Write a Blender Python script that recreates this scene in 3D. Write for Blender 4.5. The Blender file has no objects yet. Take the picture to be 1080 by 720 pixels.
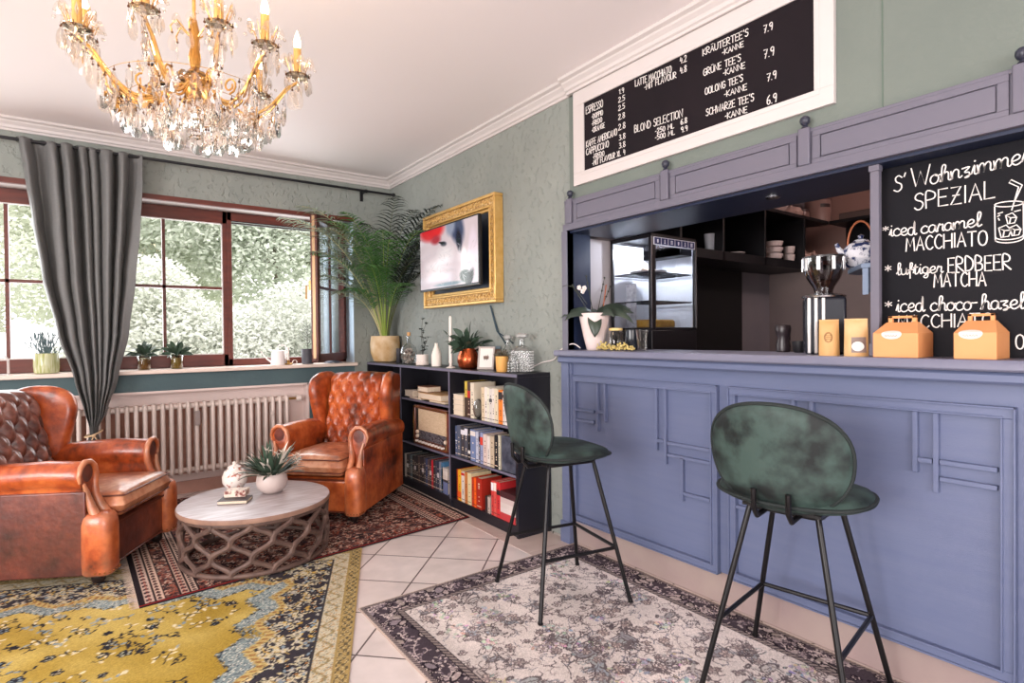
WORLD, SUN, BULB, LEFTW, BACKW, GARDENW, BARL, EXPO = 2.4, 3.0, 0.6, 250, 160, 75, 26, 0.0
import bpy, bmesh, math, random
import numpy as np
from mathutils import Vector, Matrix, Euler

SC = bpy.context.scene
COL = SC.collection
PI = math.pi
rnd = random.Random(7)

# ------------------------------------------------------------------ camera
F_PX = 596.24
YAW, PITCH, ROLL = map(math.radians, (36.1753, -0.6129, -0.5851))
CAM = Vector((0, 0, 1.2))
_f = Vector((math.sin(YAW) * math.cos(PITCH), math.cos(YAW) * math.cos(PITCH), math.sin(PITCH)))
_r0 = Vector((math.cos(YAW), -math.sin(YAW), 0))
_u0 = _r0.cross(_f)
_r = _r0 * math.cos(ROLL) + _u0 * math.sin(ROLL)
_u = _u0 * math.cos(ROLL) - _r0 * math.sin(ROLL)
cam = bpy.data.cameras.new('camera')
camo = bpy.data.objects.new('camera', cam)
COL.objects.link(camo)
M = Matrix((_r, _u, -_f)).transposed().to_4x4()
M.translation = CAM
camo.matrix_world = M
cam.sensor_width = 36.0
cam.lens = F_PX / 1080 * 36.0
cam.clip_start = 0.02
cam.clip_end = 200
SC.camera = camo


def at(px, py, axis, val):
    """the point of the plane axis=val that the photograph shows at (px, py)"""
    d = _f * F_PX + _r * (px - 540) - _u * (py - 360)
    i = 'XYZ'.index(axis)
    t = (val - CAM[i]) / d[i]
    return CAM + d * t


# ------------------------------------------------------------------ colour and materials
def lin(c):
    return tuple((v / 255 / 12.92) if v / 255 <= 0.04045 else ((v / 255 + 0.055) / 1.055) ** 2.4 for v in c)


MATS = {}


def mat(name, c, rough=0.6, metal=0.0, c2=None, nscale=8.0, namt=0.5, bump=0.0, bscale=40.0, trans=0.0, ior=1.45,
        emit=0.0, ecol=None, sheen=0.0, coat=0.0, stretch=None, contrast=0.25, spec=None, detail=4.0, shift=0.0):
    if name in MATS:
        return MATS[name]
    m = bpy.data.materials.new(name)
    m.use_nodes = True
    nt = m.node_tree
    b = nt.nodes['Principled BSDF']
    col = (*lin(c), 1)
    b.inputs['Base Color'].default_value = col
    b.inputs['Roughness'].default_value = rough
    b.inputs['Metallic'].default_value = metal
    b.inputs['IOR'].default_value = ior
    if trans:
        b.inputs['Transmission Weight'].default_value = trans
    if sheen:
        b.inputs['Sheen Weight'].default_value = sheen
        b.inputs['Sheen Roughness'].default_value = 0.4
        b.inputs['Sheen Tint'].default_value = (*lin(c2 or c), 1)
    if coat:
        b.inputs['Coat Weight'].default_value = coat
        b.inputs['Coat Roughness'].default_value = 0.15
    if spec is not None:
        b.inputs['Specular IOR Level'].default_value = spec
    if emit:
        b.inputs['Emission Color'].default_value = (*lin(ecol or c), 1)
        b.inputs['Emission Strength'].default_value = emit
    tc = nt.nodes.new('ShaderNodeTexCoord')
    src = tc.outputs['Object']
    if stretch:
        mp = nt.nodes.new('ShaderNodeMapping')
        mp.inputs['Scale'].default_value = stretch
        nt.links.new(src, mp.inputs['Vector'])
        src = mp.outputs['Vector']
    if c2 is not None:
        n = nt.nodes.new('ShaderNodeTexNoise')
        n.inputs['Scale'].default_value = nscale
        n.inputs['Detail'].default_value = detail
        nt.links.new(src, n.inputs['Vector'])
        r = nt.nodes.new('ShaderNodeValToRGB')
        r.color_ramp.elements[0].position = 0.5 - contrast + shift
        r.color_ramp.elements[0].color = col
        r.color_ramp.elements[1].position = 0.5 + contrast + shift
        r.color_ramp.elements[1].color = (*lin(c2), 1)
        nt.links.new(n.outputs['Fac'], r.inputs['Fac'])
        nt.links.new(r.outputs['Color'], b.inputs['Base Color'])
    if bump:
        n2 = nt.nodes.new('ShaderNodeTexNoise')
        n2.inputs['Scale'].default_value = bscale
        n2.inputs['Detail'].default_value = 3
        nt.links.new(src, n2.inputs['Vector'])
        bp = nt.nodes.new('ShaderNodeBump')
        bp.inputs['Strength'].default_value = bump
        bp.inputs['Distance'].default_value = 0.01
        nt.links.new(n2.outputs['Fac'], bp.inputs['Height'])
        nt.links.new(bp.outputs['Normal'], b.inputs['Normal'])
    MATS[name] = m
    return m


def thin_glass(name, tint=(255, 255, 255), gloss=0.12, rough=0.02):
    """a pane: mostly clear, with a Fresnel reflection"""
    if name in MATS:
        return MATS[name]
    m = bpy.data.materials.new(name)
    m.use_nodes = True
    nt = m.node_tree
    for n in list(nt.nodes):
        if n.type != 'OUTPUT_MATERIAL':
            nt.nodes.remove(n)
    out = [n for n in nt.nodes if n.type == 'OUTPUT_MATERIAL'][0]
    t = nt.nodes.new('ShaderNodeBsdfTransparent')
    t.inputs['Color'].default_value = (*lin(tint), 1)
    g = nt.nodes.new('ShaderNodeBsdfGlossy')
    g.inputs['Roughness'].default_value = rough
    lw = nt.nodes.new('ShaderNodeLayerWeight')
    lw.inputs['Blend'].default_value = gloss
    mx = nt.nodes.new('ShaderNodeMixShader')
    nt.links.new(lw.outputs['Facing'], mx.inputs[0])
    nt.links.new(t.outputs[0], mx.inputs[1])
    nt.links.new(g.outputs[0], mx.inputs[2])
    nt.links.new(mx.outputs[0], out.inputs['Surface'])
    MATS[name] = m
    return m


# ------------------------------------------------------------------ mesh builder
class MB:
    def __init__(s):
        s.v = []
        s.f = []

    def add(s, vs, fs, m=None):
        n = len(s.v)
        if m is not None:
            vs = [m @ Vector(v) for v in vs]
        s.v += [tuple(v) for v in vs]
        s.f += [tuple(i + n for i in f) for f in fs]
        return s

    def box(s, lo, hi, m=None):
        (x0, y0, z0), (x1, y1, z1) = lo, hi
        x0, x1 = sorted((x0, x1)); y0, y1 = sorted((y0, y1)); z0, z1 = sorted((z0, z1))
        vs = [(x0, y0, z0), (x1, y0, z0), (x1, y1, z0), (x0, y1, z0), (x0, y0, z1), (x1, y0, z1), (x1, y1, z1), (x0, y1, z1)]
        return s.add(vs, [(0, 3, 2, 1), (4, 5, 6, 7), (0, 1, 5, 4), (1, 2, 6, 5), (2, 3, 7, 6), (3, 0, 4, 7)], m)

    def prism(s, poly, axis, a, b, m=None):
        """poly: 2-D outline in the two other axes, extruded along axis from a to b"""
        n = len(poly)

        def P(p, t):
            if axis == 'X': return (t, p[0], p[1])
            if axis == 'Y': return (p[0], t, p[1])
            return (p[0], p[1], t)
        ar = sum(poly[i][0] * poly[(i + 1) % n][1] - poly[(i + 1) % n][0] * poly[i][1] for i in range(n))
        if axis == 'Y': ar = -ar
        if (ar < 0) != (b < a):
            poly = poly[::-1]
        vs = [P(p, a) for p in poly] + [P(p, b) for p in poly]
        fs = [tuple(range(n))[::-1], tuple(range(n, 2 * n))]
        fs += [(i, (i + 1) % n, n + (i + 1) % n, n + i) for i in range(n)]
        return s.add(vs, fs, m)

    def tube(s, pts, r, n=8, m=None, cap=True, closed=False, flat=1.0):
        pts = [Vector(p) for p in pts]
        k = len(pts)
        rs = r if isinstance(r, (list, tuple)) else [r] * k
        vs = []
        up = None
        for i, p in enumerate(pts):
            if closed:
                t = pts[(i + 1) % k] - pts[i - 1]
            else:
                t = pts[min(i + 1, k - 1)] - pts[max(i - 1, 0)]
            t = t.normalized() if t.length > 1e-9 else Vector((0, 0, 1))
            if up is None:
                up = Vector((0, 0, 1)) if abs(t.z) < 0.9 else Vector((0, 1, 0))
            x = up - t * up.dot(t)
            if x.length < 1e-6:
                x = t.orthogonal()
            x.normalize()
            up = x
            y = t.cross(x)
            for j in range(n):
                a = 2 * PI * j / n
                vs.append(p + x * (math.cos(a) * rs[i]) + y * (math.sin(a) * rs[i] * flat))
        fs = []
        for i in range(k if closed else k - 1):
            for j in range(n):
                a, b = i * n + j, i * n + (j + 1) % n
                c, d = ((i + 1) % k) * n + (j + 1) % n, ((i + 1) % k) * n + j
                fs.append((a, b, c, d))
        if cap and not closed:
            fs.append(tuple(range(n))[::-1])
            fs.append(tuple(range((k - 1) * n, k * n)))
        return s.add(vs, fs, m)

    def lathe(s, prof, n=24, c=(0, 0, 0), m=None, cap=True, sy=1.0):
        """prof: list of (radius, z)"""
        vs = []
        for r, z in prof:
            for j in range(n):
                a = 2 * PI * j / n
                vs.append((c[0] + r * math.cos(a), c[1] + r * math.sin(a) * sy, c[2] + z))
        fs = []
        for i in range(len(prof) - 1):
            for j in range(n):
                fs.append((i * n + j, i * n + (j + 1) % n, (i + 1) * n + (j + 1) % n, (i + 1) * n + j))
        if cap:
            if prof[0][0] > 1e-6: fs.append(tuple(range(n))[::-1])
            if prof[-1][0] > 1e-6: fs.append(tuple(range((len(prof) - 1) * n, len(prof) * n)))
        return s.add(vs, fs, m)

    def sphere(s, c, r, n=12, k=8, sc=(1, 1, 1), m=None):
        vs = []
        for i in range(k + 1):
            t = PI * i / k
            for j in range(n):
                a = 2 * PI * j / n
                vs.append((c[0] + r * sc[0] * math.sin(t) * math.cos(a), c[1] + r * sc[1] * math.sin(t) * math.sin(a), c[2] - r * sc[2] * math.cos(t)))
        fs = []
        for i in range(k):
            for j in range(n):
                fs.append((i * n + j, i * n + (j + 1) % n, (i + 1) * n + (j + 1) % n, (i + 1) * n + j))
        return s.add(vs, fs, m)

    def grid(s, fn, nu, nv, m=None, flip=False):
        vs = [fn(i / nu, j / nv) for j in range(nv + 1) for i in range(nu + 1)]
        fs = []
        for j in range(nv):
            for i in range(nu):
                a = j * (nu + 1) + i
                q = (a, a + 1, a + nu + 2, a + nu + 1)
                fs.append(q[::-1] if flip else q)
        return s.add(vs, fs, m)

    def leaf(s, p, d, L, w, up=Vector((0, 0, 1)), droop=0.3, seg=4, fold=0.15, tip=1.0):
        """a bent leaf blade from p along d"""
        p = Vector(p); d = Vector(d).normalized()
        side = d.cross(up)
        if side.length < 1e-4: side = Vector((1, 0, 0))
        side.normalize()
        vs = []
        q = p.copy()
        for i in range(seg + 1):
            t = i / seg
            ww = w * math.sin(PI * min(1, (0.12 + 0.88 * t) ** tip)) ** 0.8 * 0.5 if i < seg else 0.0005
            nrm = side.cross(d).normalized()
            vs += [q - side * ww + nrm * ww * fold * 2, q, q + side * ww + nrm * ww * fold * 2]
            d = (d + Vector((0, 0, -droop / seg * (0.5 + t)))).normalized()
            q = q + d * (L / seg)
        fs = []
        for i in range(seg):
            a = i * 3
            fs += [(a, a + 1, a + 4, a + 3), (a + 1, a + 2, a + 5, a + 4)]
        return s.add(vs, fs)

    def build(s, name, material, parent=None, loc=None, bevel=0.0, bseg=2, smooth=True, angle=40, sub=0, solid=0.0, merge=False):
        me = bpy.data.meshes.new(name)
        me.from_pydata(s.v, [], s.f)
        me.validate()
        if merge:
            bm = bmesh.new(); bm.from_mesh(me)
            bmesh.ops.remove_doubles(bm, verts=bm.verts, dist=1e-5)
            bm.to_mesh(me); bm.free()
        if smooth:
            me.polygons.foreach_set('use_smooth', [True] * len(me.polygons))
            try:
                me.set_sharp_from_angle(angle=math.radians(angle))
            except Exception:
                pass
        me.materials.append(material)
        o = bpy.data.objects.new(name, me)
        COL.objects.link(o)
        if parent: o.parent = parent
        if loc is not None: o.location = loc
        if solid:
            q = o.modifiers.new('solid', 'SOLIDIFY'); q.thickness = solid; q.offset = 0
        if bevel:
            q = o.modifiers.new('bevel', 'BEVEL'); q.width = bevel; q.segments = bseg; q.limit_method = 'ANGLE'; q.angle_limit = math.radians(35)
            q.harden_normals = False
        if sub:
            q = o.modifiers.new('sub', 'SUBSURF'); q.levels = sub; q.render_levels = sub
        return o


def tag(o, label=None, cat=None, group=None, kind=None):
    if label: o['label'] = label
    if cat: o['category'] = cat
    if group: o['group'] = group
    if kind: o['kind'] = kind
    return o


def root(name, loc, label, cat, rz=0.0, group=None):
    o = bpy.data.objects.new(name, None)
    o.empty_display_size = 0.05
    COL.objects.link(o)
    o.location = loc
    o.rotation_euler = (0, 0, rz)
    return tag(o, label, cat, group)


def kids(o):
    return [c for c in bpy.data.objects if c.parent == o]


def copy_tree(o, parent=None):
    c = o.copy()
    COL.objects.link(c)
    c.parent = parent
    for ch in kids(o):
        copy_tree(ch, c)
    return c


def struct(o):
    o['kind'] = 'structure'
    return o


def T(x=0, y=0, z=0, rx=0, ry=0, rz=0):
    return Matrix.Translation((x, y, z)) @ Euler((rx, ry, rz)).to_matrix().to_4x4()


def lerp(a, b, t):
    return a + (b - a) * t


def interp(x, pts):
    pts = sorted(pts)
    if x <= pts[0][0]: return pts[0][1]
    for (x0, y0), (x1, y1) in zip(pts, pts[1:]):
        if x <= x1:
            t = (x - x0) / (x1 - x0)
            t = t * t * (3 - 2 * t) * 0.5 + t * 0.5
            return y0 + (y1 - y0) * t
    return pts[-1][1]
# ------------------------------------------------------------------ hand lettering: single strokes on a 10-high grid
GL = {
 'A': (6, '0,0 3,10 6,0|1,3.6 5,3.6'), 'B': (5.5, '0,0 0,10 3.5,9.4 4.4,7.5 3.4,5.6 0,5.2 4.2,4.6 5.2,2.5 4,.5 0,0'),
 'C': (5.5, '5.3,8.6 3.6,10 1.6,9 .2,6 .4,3 1.8,.6 3.8,0 5.5,1.4'), 'D': (6, '0,0 0,10 3.2,9.2 5.4,6.8 5.6,3.6 3.8,.8 0,0'),
 'E': (5, '4.8,10 0,10 0,0 5,0|0,5.2 4,5.2'), 'F': (5, '5,10 0,10 0,0|0,5.2 4,5.4'),
 'G': (6, '5.6,8.6 3.8,10 1.6,9 .2,6 .5,2.6 2.2,.2 4.4,.2 5.8,2 5.8,4.6 3.4,4.6'), 'H': (6, '0,0 0,10|6,0 6,10|0,5 6,5.2'),
 'I': (1, '.5,0 .5,10'), 'J': (4, '3.4,10 3.4,2 2,0 .2,1.4'), 'K': (5.5, '0,0 0,10|5.2,10 .2,4.8 5.5,0'), 'L': (4.8, '0,10 0,0 4.8,.2'),
 'M': (7, '0,0 .8,10 3.5,3.4 6.2,10 7,0'), 'N': (6, '0,0 .2,10 5.8,0 6,10'), 'O': (6.2, '3.2,10 1,8.8 .1,5.4 .8,1.6 3,0 5.2,1.2 6.1,4.8 5.3,8.6 3.2,10'),
 'P': (5.2, '0,0 0,10 3.6,9.6 5,7.6 4,5.4 0,4.8'), 'R': (5.6, '0,0 0,10 3.6,9.6 4.8,7.6 3.8,5.6 .2,4.8 5.6,0'),
 'S': (5, '4.8,8.8 3.2,10 1.2,9.4 .4,7.4 1.6,5.8 3.8,4.8 4.8,2.8 3.6,.4 1.6,0 0,1.4'), 'T': (6, '0,10 6,10|3,10 3,0'),
 'U': (5.8, '0,10 .2,2.4 1.6,.2 4,.2 5.6,2.4 5.8,10'), 'V': (6, '0,10 3,0 6,10'), 'W': (8, '0,10 2,0 4,7.4 6,0 8,10'), 'X': (5, '0,10 5,0|0,0 5,10'),
 'Z': (5.4, '.2,10 5.2,10 0,0 5.4,0|1,5.2 4.4,5.2'), 'z2': (5, ''),
 'Ä': (6, '0,0 3,9 6,0|1,3.4 5,3.4|1.6,11.2 1.7,11.7|4.3,11.2 4.4,11.7'), 'Ü': (5.8, '0,9 .2,2.4 1.6,.2 4,.2 5.6,2.4 5.8,9|1.6,11 1.7,11.5|4.2,11 4.3,11.5'),
 "'": (1.6, '1.2,10.6 .6,8.4'), '-': (3, '.2,4.6 2.6,4.8'), '.': (1.4, '.5,0 .8,.4'), '*': (4, '2,3.4 2,8.4|0,4.6 4,7.2|0,7.2 4,4.6'), ' ': (3.4, ''), ',': (1.4, '.8,.6 .3,-1.4'),
 '0': (5, '2.5,10 .6,8 .2,4.6 1,1 2.6,0 4.3,1.4 4.8,5 4.1,8.6 2.5,10'), '1': (2.4, '.2,7.6 2,10 2,0'), '2': (5, '.3,8 1.6,10 3.8,9.6 4.4,7.4 2.6,3.8 0,0 5,.2'),
 '3': (4.8, '.4,9.4 2.6,10 4.2,8 2,5.4 4.6,3.4 3.4,.4 0,.6'), '4': (5, '1.4,10 .3,4.4 5,4.6|3.8,8 3.6,0'), '5': (4.8, '4.6,10 .8,10 .6,5.8 3,6 4.6,3.4 3.2,.4 0,.4'),
 '6': (4.8, '4,10 1.4,7.4 .3,3.4 1.4,.2 3.6,.2 4.6,2.6 3.2,4.8 .6,3.8'), '7': (4.8, '0,9.8 4.8,9.8 1.8,0|1.2,5 3.8,5.2'),
 '8': (4.8, '2.4,5.4 .6,7.4 1.2,9.6 3.4,9.8 4.2,7.6 2.4,5.4 .4,3 1.2,.4 3.6,.2 4.6,2.6 2.4,5.4'), '9': (4.8, '4.4,7.6 2.8,5.2 .8,6 .4,8.6 2.2,10 4.2,9 4.4,5.4 3.4,0'),
 'a': (5, '4,4.4 2.4,5.6 .6,4.4 .2,1.8 1.4,0 3.2,.8 4,4.6 4,1 5,0 5.4,.8'), 'c': (4.4, '3.8,4.6 2.6,5.6 .8,4.4 .2,2 1.4,.1 3.2,.2 4.6,1.4'),
 'd': (5, '4,4.4 2.4,5.6 .6,4.4 .2,1.8 1.4,0 3.2,.8 4.2,10 4.1,1 5,0 5.4,.8'), 'e': (4.4, '.2,2.2 3,3 3.6,4.6 2.4,5.7 .8,4.4 .3,2 1.6,.1 3.2,.3 4.6,1.6'),
 'f': (3.6, '.2,1 2.2,5 3,8.8 2.2,9.8 1.5,8 1.4,-3.4|.2,3.6 3.4,4'), 'g': (5, '4,4.6 2.4,5.6 .6,4.4 .4,2 1.8,.2 3.4,1 4,4.6 3.8,-2.2 2.4,-3.6 1.2,-2.6 3,-.6 5.4,1'),
 'h': (5.2, '0,.4 1.6,4 2.8,8.6 2,10.2 1,8.4 .8,0 1.4,3.6 3,5.5 4.1,4.4 4.1,.8 5,.2 5.6,1.2'), 'i': (2.4, '0,1 1.2,5.4 1.2,.8 2,.1 2.8,1|1.3,7.6 1.5,8'),
 'l': (3, '0,1 2,5 2.8,9 2,10.4 1.2,8.6 1.2,1 2,0 3.2,1'), 'm': (7.2, '0,5 .6,0 .8,3.6 2,5.5 3,4.4 3,0 3.2,3.6 4.6,5.5 5.8,4.4 5.8,.8 6.6,.1 7.4,1'),
 'n': (5, '0,5 .6,0 .8,3.6 2.2,5.5 3.6,4.4 3.6,.8 4.4,.1 5.2,1'), 'o': (4.8, '2.4,5.6 .6,4.4 .2,1.8 1.6,0 3.4,.6 4.2,3 3.4,5 2.2,5.6 3.4,4.4 5,4.8'),
 'r': (4, '0,1 1.2,5.6 1.8,4.8 3.2,5 3,1.2 3.6,.2 4.4,1'), 's': (4, '3.6,8.2 2.2,9.6 .8,8.4 1.2,6 3.2,4.2 3.4,1.6 1.8,0 0,1.2'), 't': (3.4, '0,1 1.6,8.4 1.2,1 2,0 3.2,1|.1,5.6 3,5.9'),
 'u': (5, '.2,5.4 .4,1.4 1.6,0 3.4,1.2 3.8,5.4 3.9,1 4.6,.1 5.4,1'), 'z': (4.6, '.2,5 3.6,5.2 1.4,2.6 3.4,2 3.2,-.4 1.4,-.6 4.8,1'),
}


def text_on(mb, plane_x, s, b0, b1, cap, w=0.0035, gap=1.5, th=0.0012, jit=0.25):
    """strokes of s on the plane X=plane_x, baseline from pixel b0 to pixel b1, capitals cap pixels high at b0"""
    r = random.Random(len(s) * 17 + int(b0[0]))
    P0 = at(b0[0], b0[1], 'X', plane_x)
    P1 = at(b1[0], b1[1], 'X', plane_x)
    H = abs(at(b0[0], b0[1] - cap, 'X', plane_x).z - P0.z)
    tot = 0
    for ch in s:
        tot += GL[ch][0] + (0.0 if ch.islower() else gap)
    tot -= gap if not s[-1].islower() else 0
    L = (P1 - P0)
    wx = L / tot
    x = 0
    for ch in s:
        adv, st = GL[ch]
        dy = r.uniform(-jit, jit)
        for seg in st.split('|'):
            pts = [tuple(map(float, q.split(','))) for q in seg.split()]
            if len(pts) < 2: continue
            if len(pts) > 3 and (ch.islower() or ch in 'BCDGOPRSUÜ0235689'):
                sm = []
                n = len(pts)
                for i in range(n - 1):          # Catmull-Rom
                    p0, p1, p2, p3 = pts[max(i - 1, 0)], pts[i], pts[i + 1], pts[min(i + 2, n - 1)]
                    for k in range(4):
                        t = k / 4
                        sm.append(tuple(0.5 * (2 * p1[a] + (p2[a] - p0[a]) * t + (2 * p0[a] - 5 * p1[a] + 4 * p2[a] - p3[a]) * t * t + (3 * p1[a] - p0[a] - 3 * p2[a] + p3[a]) * t ** 3) for a in (0, 1)))
                sm.append(pts[-1])
                pts = sm
            W = [P0 + wx * (x + px) + Vector((0, 0, (py + dy) / 10 * H)) for px, py in pts]
            stroke(mb, W, w, th)
        x += adv + (0.0 if ch.islower() else gap)


def stroke(mb, W, w, th):
    vs = []
    for i, p in enumerate(W):
        t = (W[min(i + 1, len(W) - 1)] - W[max(i - 1, 0)])
        if t.length < 1e-7: t = Vector((0, -1, 0))
        t.normalize()
        nrm = Vector((0, -t.z, t.y)) * (w / 2)
        if i == 0: p = p - t * w * 0.3
        if i == len(W) - 1: p = p + t * w * 0.3
        vs += [p - nrm, p + nrm, p + nrm - Vector((th, 0, 0)), p - nrm - Vector((th, 0, 0))]
    fs = []
    for i in range(len(W) - 1):
        a = 4 * i
        for k in range(4):
            fs.append((a + k, a + (k + 1) % 4, a + 4 + (k + 1) % 4, a + 4 + k))
    n = len(vs)
    fs += [(0, 1, 2, 3), (n - 1, n - 2, n - 3, n - 4)]
    mb.add(vs, fs)
# ------------------------------------------------------------------ the room
XW, YW, ZC = 2.231, 4.96, 2.66          # bar wall, window wall, ceiling
plaster = mat('plaster', (148, 152, 146), 0.85, c2=(132, 138, 133), nscale=3, bump=0, contrast=0.3)


def rough_plaster(m):
    nt = m.node_tree
    b = nt.nodes['Principled BSDF']
    tc = nt.nodes.new('ShaderNodeTexCoord')
    mp = nt.nodes.new('ShaderNodeMapping'); mp.inputs['Scale'].default_value = (1, 1, 0.8)
    n = nt.nodes.new('ShaderNodeTexNoise'); n.inputs['Scale'].default_value = 30; n.inputs['Detail'].default_value = 3
    v = nt.nodes.new('ShaderNodeTexVoronoi'); v.inputs['Scale'].default_value = 20
    v.feature = 'SMOOTH_F1'
    mx = nt.nodes.new('ShaderNodeMath'); mx.operation = 'MULTIPLY'
    rp = nt.nodes.new('ShaderNodeValToRGB'); rp.color_ramp.elements[0].position = 0.30; rp.color_ramp.elements[1].position = 0.45
    bp = nt.nodes.new('ShaderNodeBump'); bp.inputs['Strength'].default_value = 0.55; bp.inputs['Distance'].default_value = 0.012
    L = nt.links.new
    L(tc.outputs['Object'], mp.inputs['Vector']); L(mp.outputs['Vector'], n.inputs['Vector']); L(mp.outputs['Vector'], v.inputs['Vector'])
    L(n.outputs['Fac'], rp.inputs['Fac']); L(rp.outputs['Color'], mx.inputs[0]); mx.operation = 'MULTIPLY_ADD'; mx.inputs[1].default_value = 1.0; sc_ = nt.nodes.new('ShaderNodeMath'); sc_.operation = 'MULTIPLY'; sc_.inputs[1].default_value = .35; L(v.outputs['Distance'], sc_.inputs[0]); L(sc_.outputs[0], mx.inputs[2])
    L(mx.outputs[0], bp.inputs['Height']); L(bp.outputs['Normal'], b.inputs['Normal'])


rough_plaster(plaster)
smoothwall = mat('smooth_green_wall', (116, 124, 117), 0.75, c2=(106, 115, 109), nscale=2, contrast=0.35, bump=0.15, bscale=25)
white = mat('white_paint', (204, 196, 194), 0.5)
ceilm = mat('ceiling_white', (246, 238, 238), 0.9)
darkteal = mat('teal_wall_paint', (82, 104, 108), 0.7, c2=(72, 92, 98), nscale=4, bump=0.2, bscale=30)
barblue = mat('blue_bar_paint', (90, 100, 132), 0.45, c2=(102, 110, 138), nscale=2.5, contrast=0.4, bump=0.08, bscale=60, stretch=(1, 1, 12))
hdrblue = mat('header_paint', (106, 102, 114), 0.45, c2=(98, 97, 112), nscale=2, contrast=0.4)
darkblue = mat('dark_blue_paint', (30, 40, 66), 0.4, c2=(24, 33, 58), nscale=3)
redwood = mat('mahogany', (112, 50, 36), 0.4, c2=(74, 32, 26), nscale=6, stretch=(1, 6, 6), contrast=0.3, bump=0.1)
tilem = bpy.data.materials.new('floor_tiles')
tilem.use_nodes = True


def setup_tiles():
    nt = tilem.node_tree; b = nt.nodes['Principled BSDF']; L = nt.links.new
    tc = nt.nodes.new('ShaderNodeTexCoord'); mp = nt.nodes.new('ShaderNodeMapping')
    mp.inputs['Rotation'].default_value = (0, 0, math.radians(-45))
    # u = (X+Y)/sqrt2 -> rows ; grout lines at 3.264 and -0.92 modulo the tile size
    br = nt.nodes.new('ShaderNodeTexBrick')
    br.offset = 0.0
    S = 0.315
    br.inputs['Scale'].default_value = 1.0
    br.inputs['Mortar Size'].default_value = 0.004
    br.inputs['Mortar Smooth'].default_value = 0.1
    br.inputs['Brick Width'].default_value = S
    br.inputs['Row Height'].default_value = S
    br.inputs['Color1'].default_value = (*lin((238, 226, 222)), 1)
    br.inputs['Color2'].default_value = (*lin((228, 214, 209)), 1)
    br.inputs['Mortar'].default_value = (*lin((92, 76, 74)), 1)
    # rotated coordinates: x' = (X+Y)*.707 , y' = (Y-X)*.707
    mp.inputs['Location'].default_value = (-3.264 + 20 * S, -0.92 + 20 * S, 0)
    L(tc.outputs['Object'], mp.inputs['Vector']); L(mp.outputs['Vector'], br.inputs['Vector'])
    n = nt.nodes.new('ShaderNodeTexNoise'); n.inputs['Scale'].default_value = 9; n.inputs['Detail'].default_value = 6
    mx = nt.nodes.new('ShaderNodeMix'); mx.data_type = 'RGBA'; mx.blend_type = 'MULTIPLY'; mx.inputs[0].default_value = 0.35
    L(tc.outputs['Object'], n.inputs['Vector']); L(br.outputs['Color'], mx.inputs[6]); L(n.outputs['Fac'], mx.inputs[7])
    L(mx.outputs[2], b.inputs['Base Color'])
    b.inputs['Roughness'].default_value = 0.28
    bp = nt.nodes.new('ShaderNodeBump'); bp.inputs['Strength'].default_value = 0.3; bp.inputs['Distance'].default_value = 0.003
    L(br.outputs['Fac'], bp.inputs['Height']); bp.invert = True
    L(bp.outputs['Normal'], b.inputs['Normal'])


setup_tiles()
struct(MB().box((-4.5, -4.5, -0.08), (5.4, 5.2, 0)).build('floor', tilem, smooth=False))
struct(MB().box((-4.5, -4.5, ZC), (5.4, 5.25, ZC + 0.12)).build('ceiling', ceilm, smooth=False))
# straight row of tiles along the bookcase
bt = MB()
for k in range(7):
    y1 = 3.40 - k * 0.315
    if y1 < 2.3: break
    bt.box((1.889, y1 - 0.311, 0.0), (2.20, y1, 0.0022))
struct(bt.build('trim_floor_border', mat('border_tile', (205, 186, 178), 0.3, c2=(188, 166, 158), nscale=9), smooth=False))

# window wall with its opening and the radiator niche
OX0, OX1, OZ0, OZ1 = -1.95, 1.864, 0.955, 2.250
NX0, NX1, NZ = -0.62, 1.452, 0.807
wt = 0.27
ww = MB()
ww.box((OX1, YW, 0), (XW + 0.14, YW + wt, ZC))
ww.box((-4.5, YW, 0), (OX0, YW + wt, ZC))
ww.box((OX0, YW, OZ1), (OX1, YW + wt, ZC))
ww.build('wall_window', plaster, smooth=False)
struct(bpy.data.objects['wall_window'])
w2 = MB()
w2.box((OX0, YW, NZ), (OX1, YW + wt, OZ0 - 0.012))
w2.box((NX1, YW, 0), (OX1, YW + wt, NZ))
w2.box((OX0, YW, 0), (NX0, YW + wt, NZ))
struct(w2.build('wall_window_lower', darkteal, smooth=False))
n3 = MB()
n3.box((NX0, YW + 0.10, 0.0), (NX1, YW + wt, NZ))
n3.box((NX1 - 0.014, YW - 0.006, 0.0), (NX1 + 0.004, YW + 0.10, NZ + 0.006))
n3.box((NX0, YW - 0.006, NZ - 0.010), (NX1, YW + 0.10, NZ + 0.006))
struct(n3.build('wall_niche', mat('niche_white', (226, 208, 202), 0.6), smooth=False))
struct(MB().box((NX0, YW + 0.094, 0.15), (1.285, YW + 0.0998, 0.70)).build('wall_niche_back', mat('niche_terracotta', (190, 142, 122), 0.7, c2=(166, 116, 98), nscale=6, stretch=(1, 1, 3)), smooth=False))
struct(MB().box((NX0, YW + 0.084, 0), (NX1 - 0.014, YW + 0.10, 0.095)).build('baseboard_niche', mat('baseboard_tile', (190, 150, 136), 0.35, c2=(168, 130, 118), nscale=8), smooth=False))
struct(MB().box((NX1, YW - 0.012, 0), (1.95, YW, 0.08)).build('baseboard_window', MATS['baseboard_tile'], smooth=False))

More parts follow.
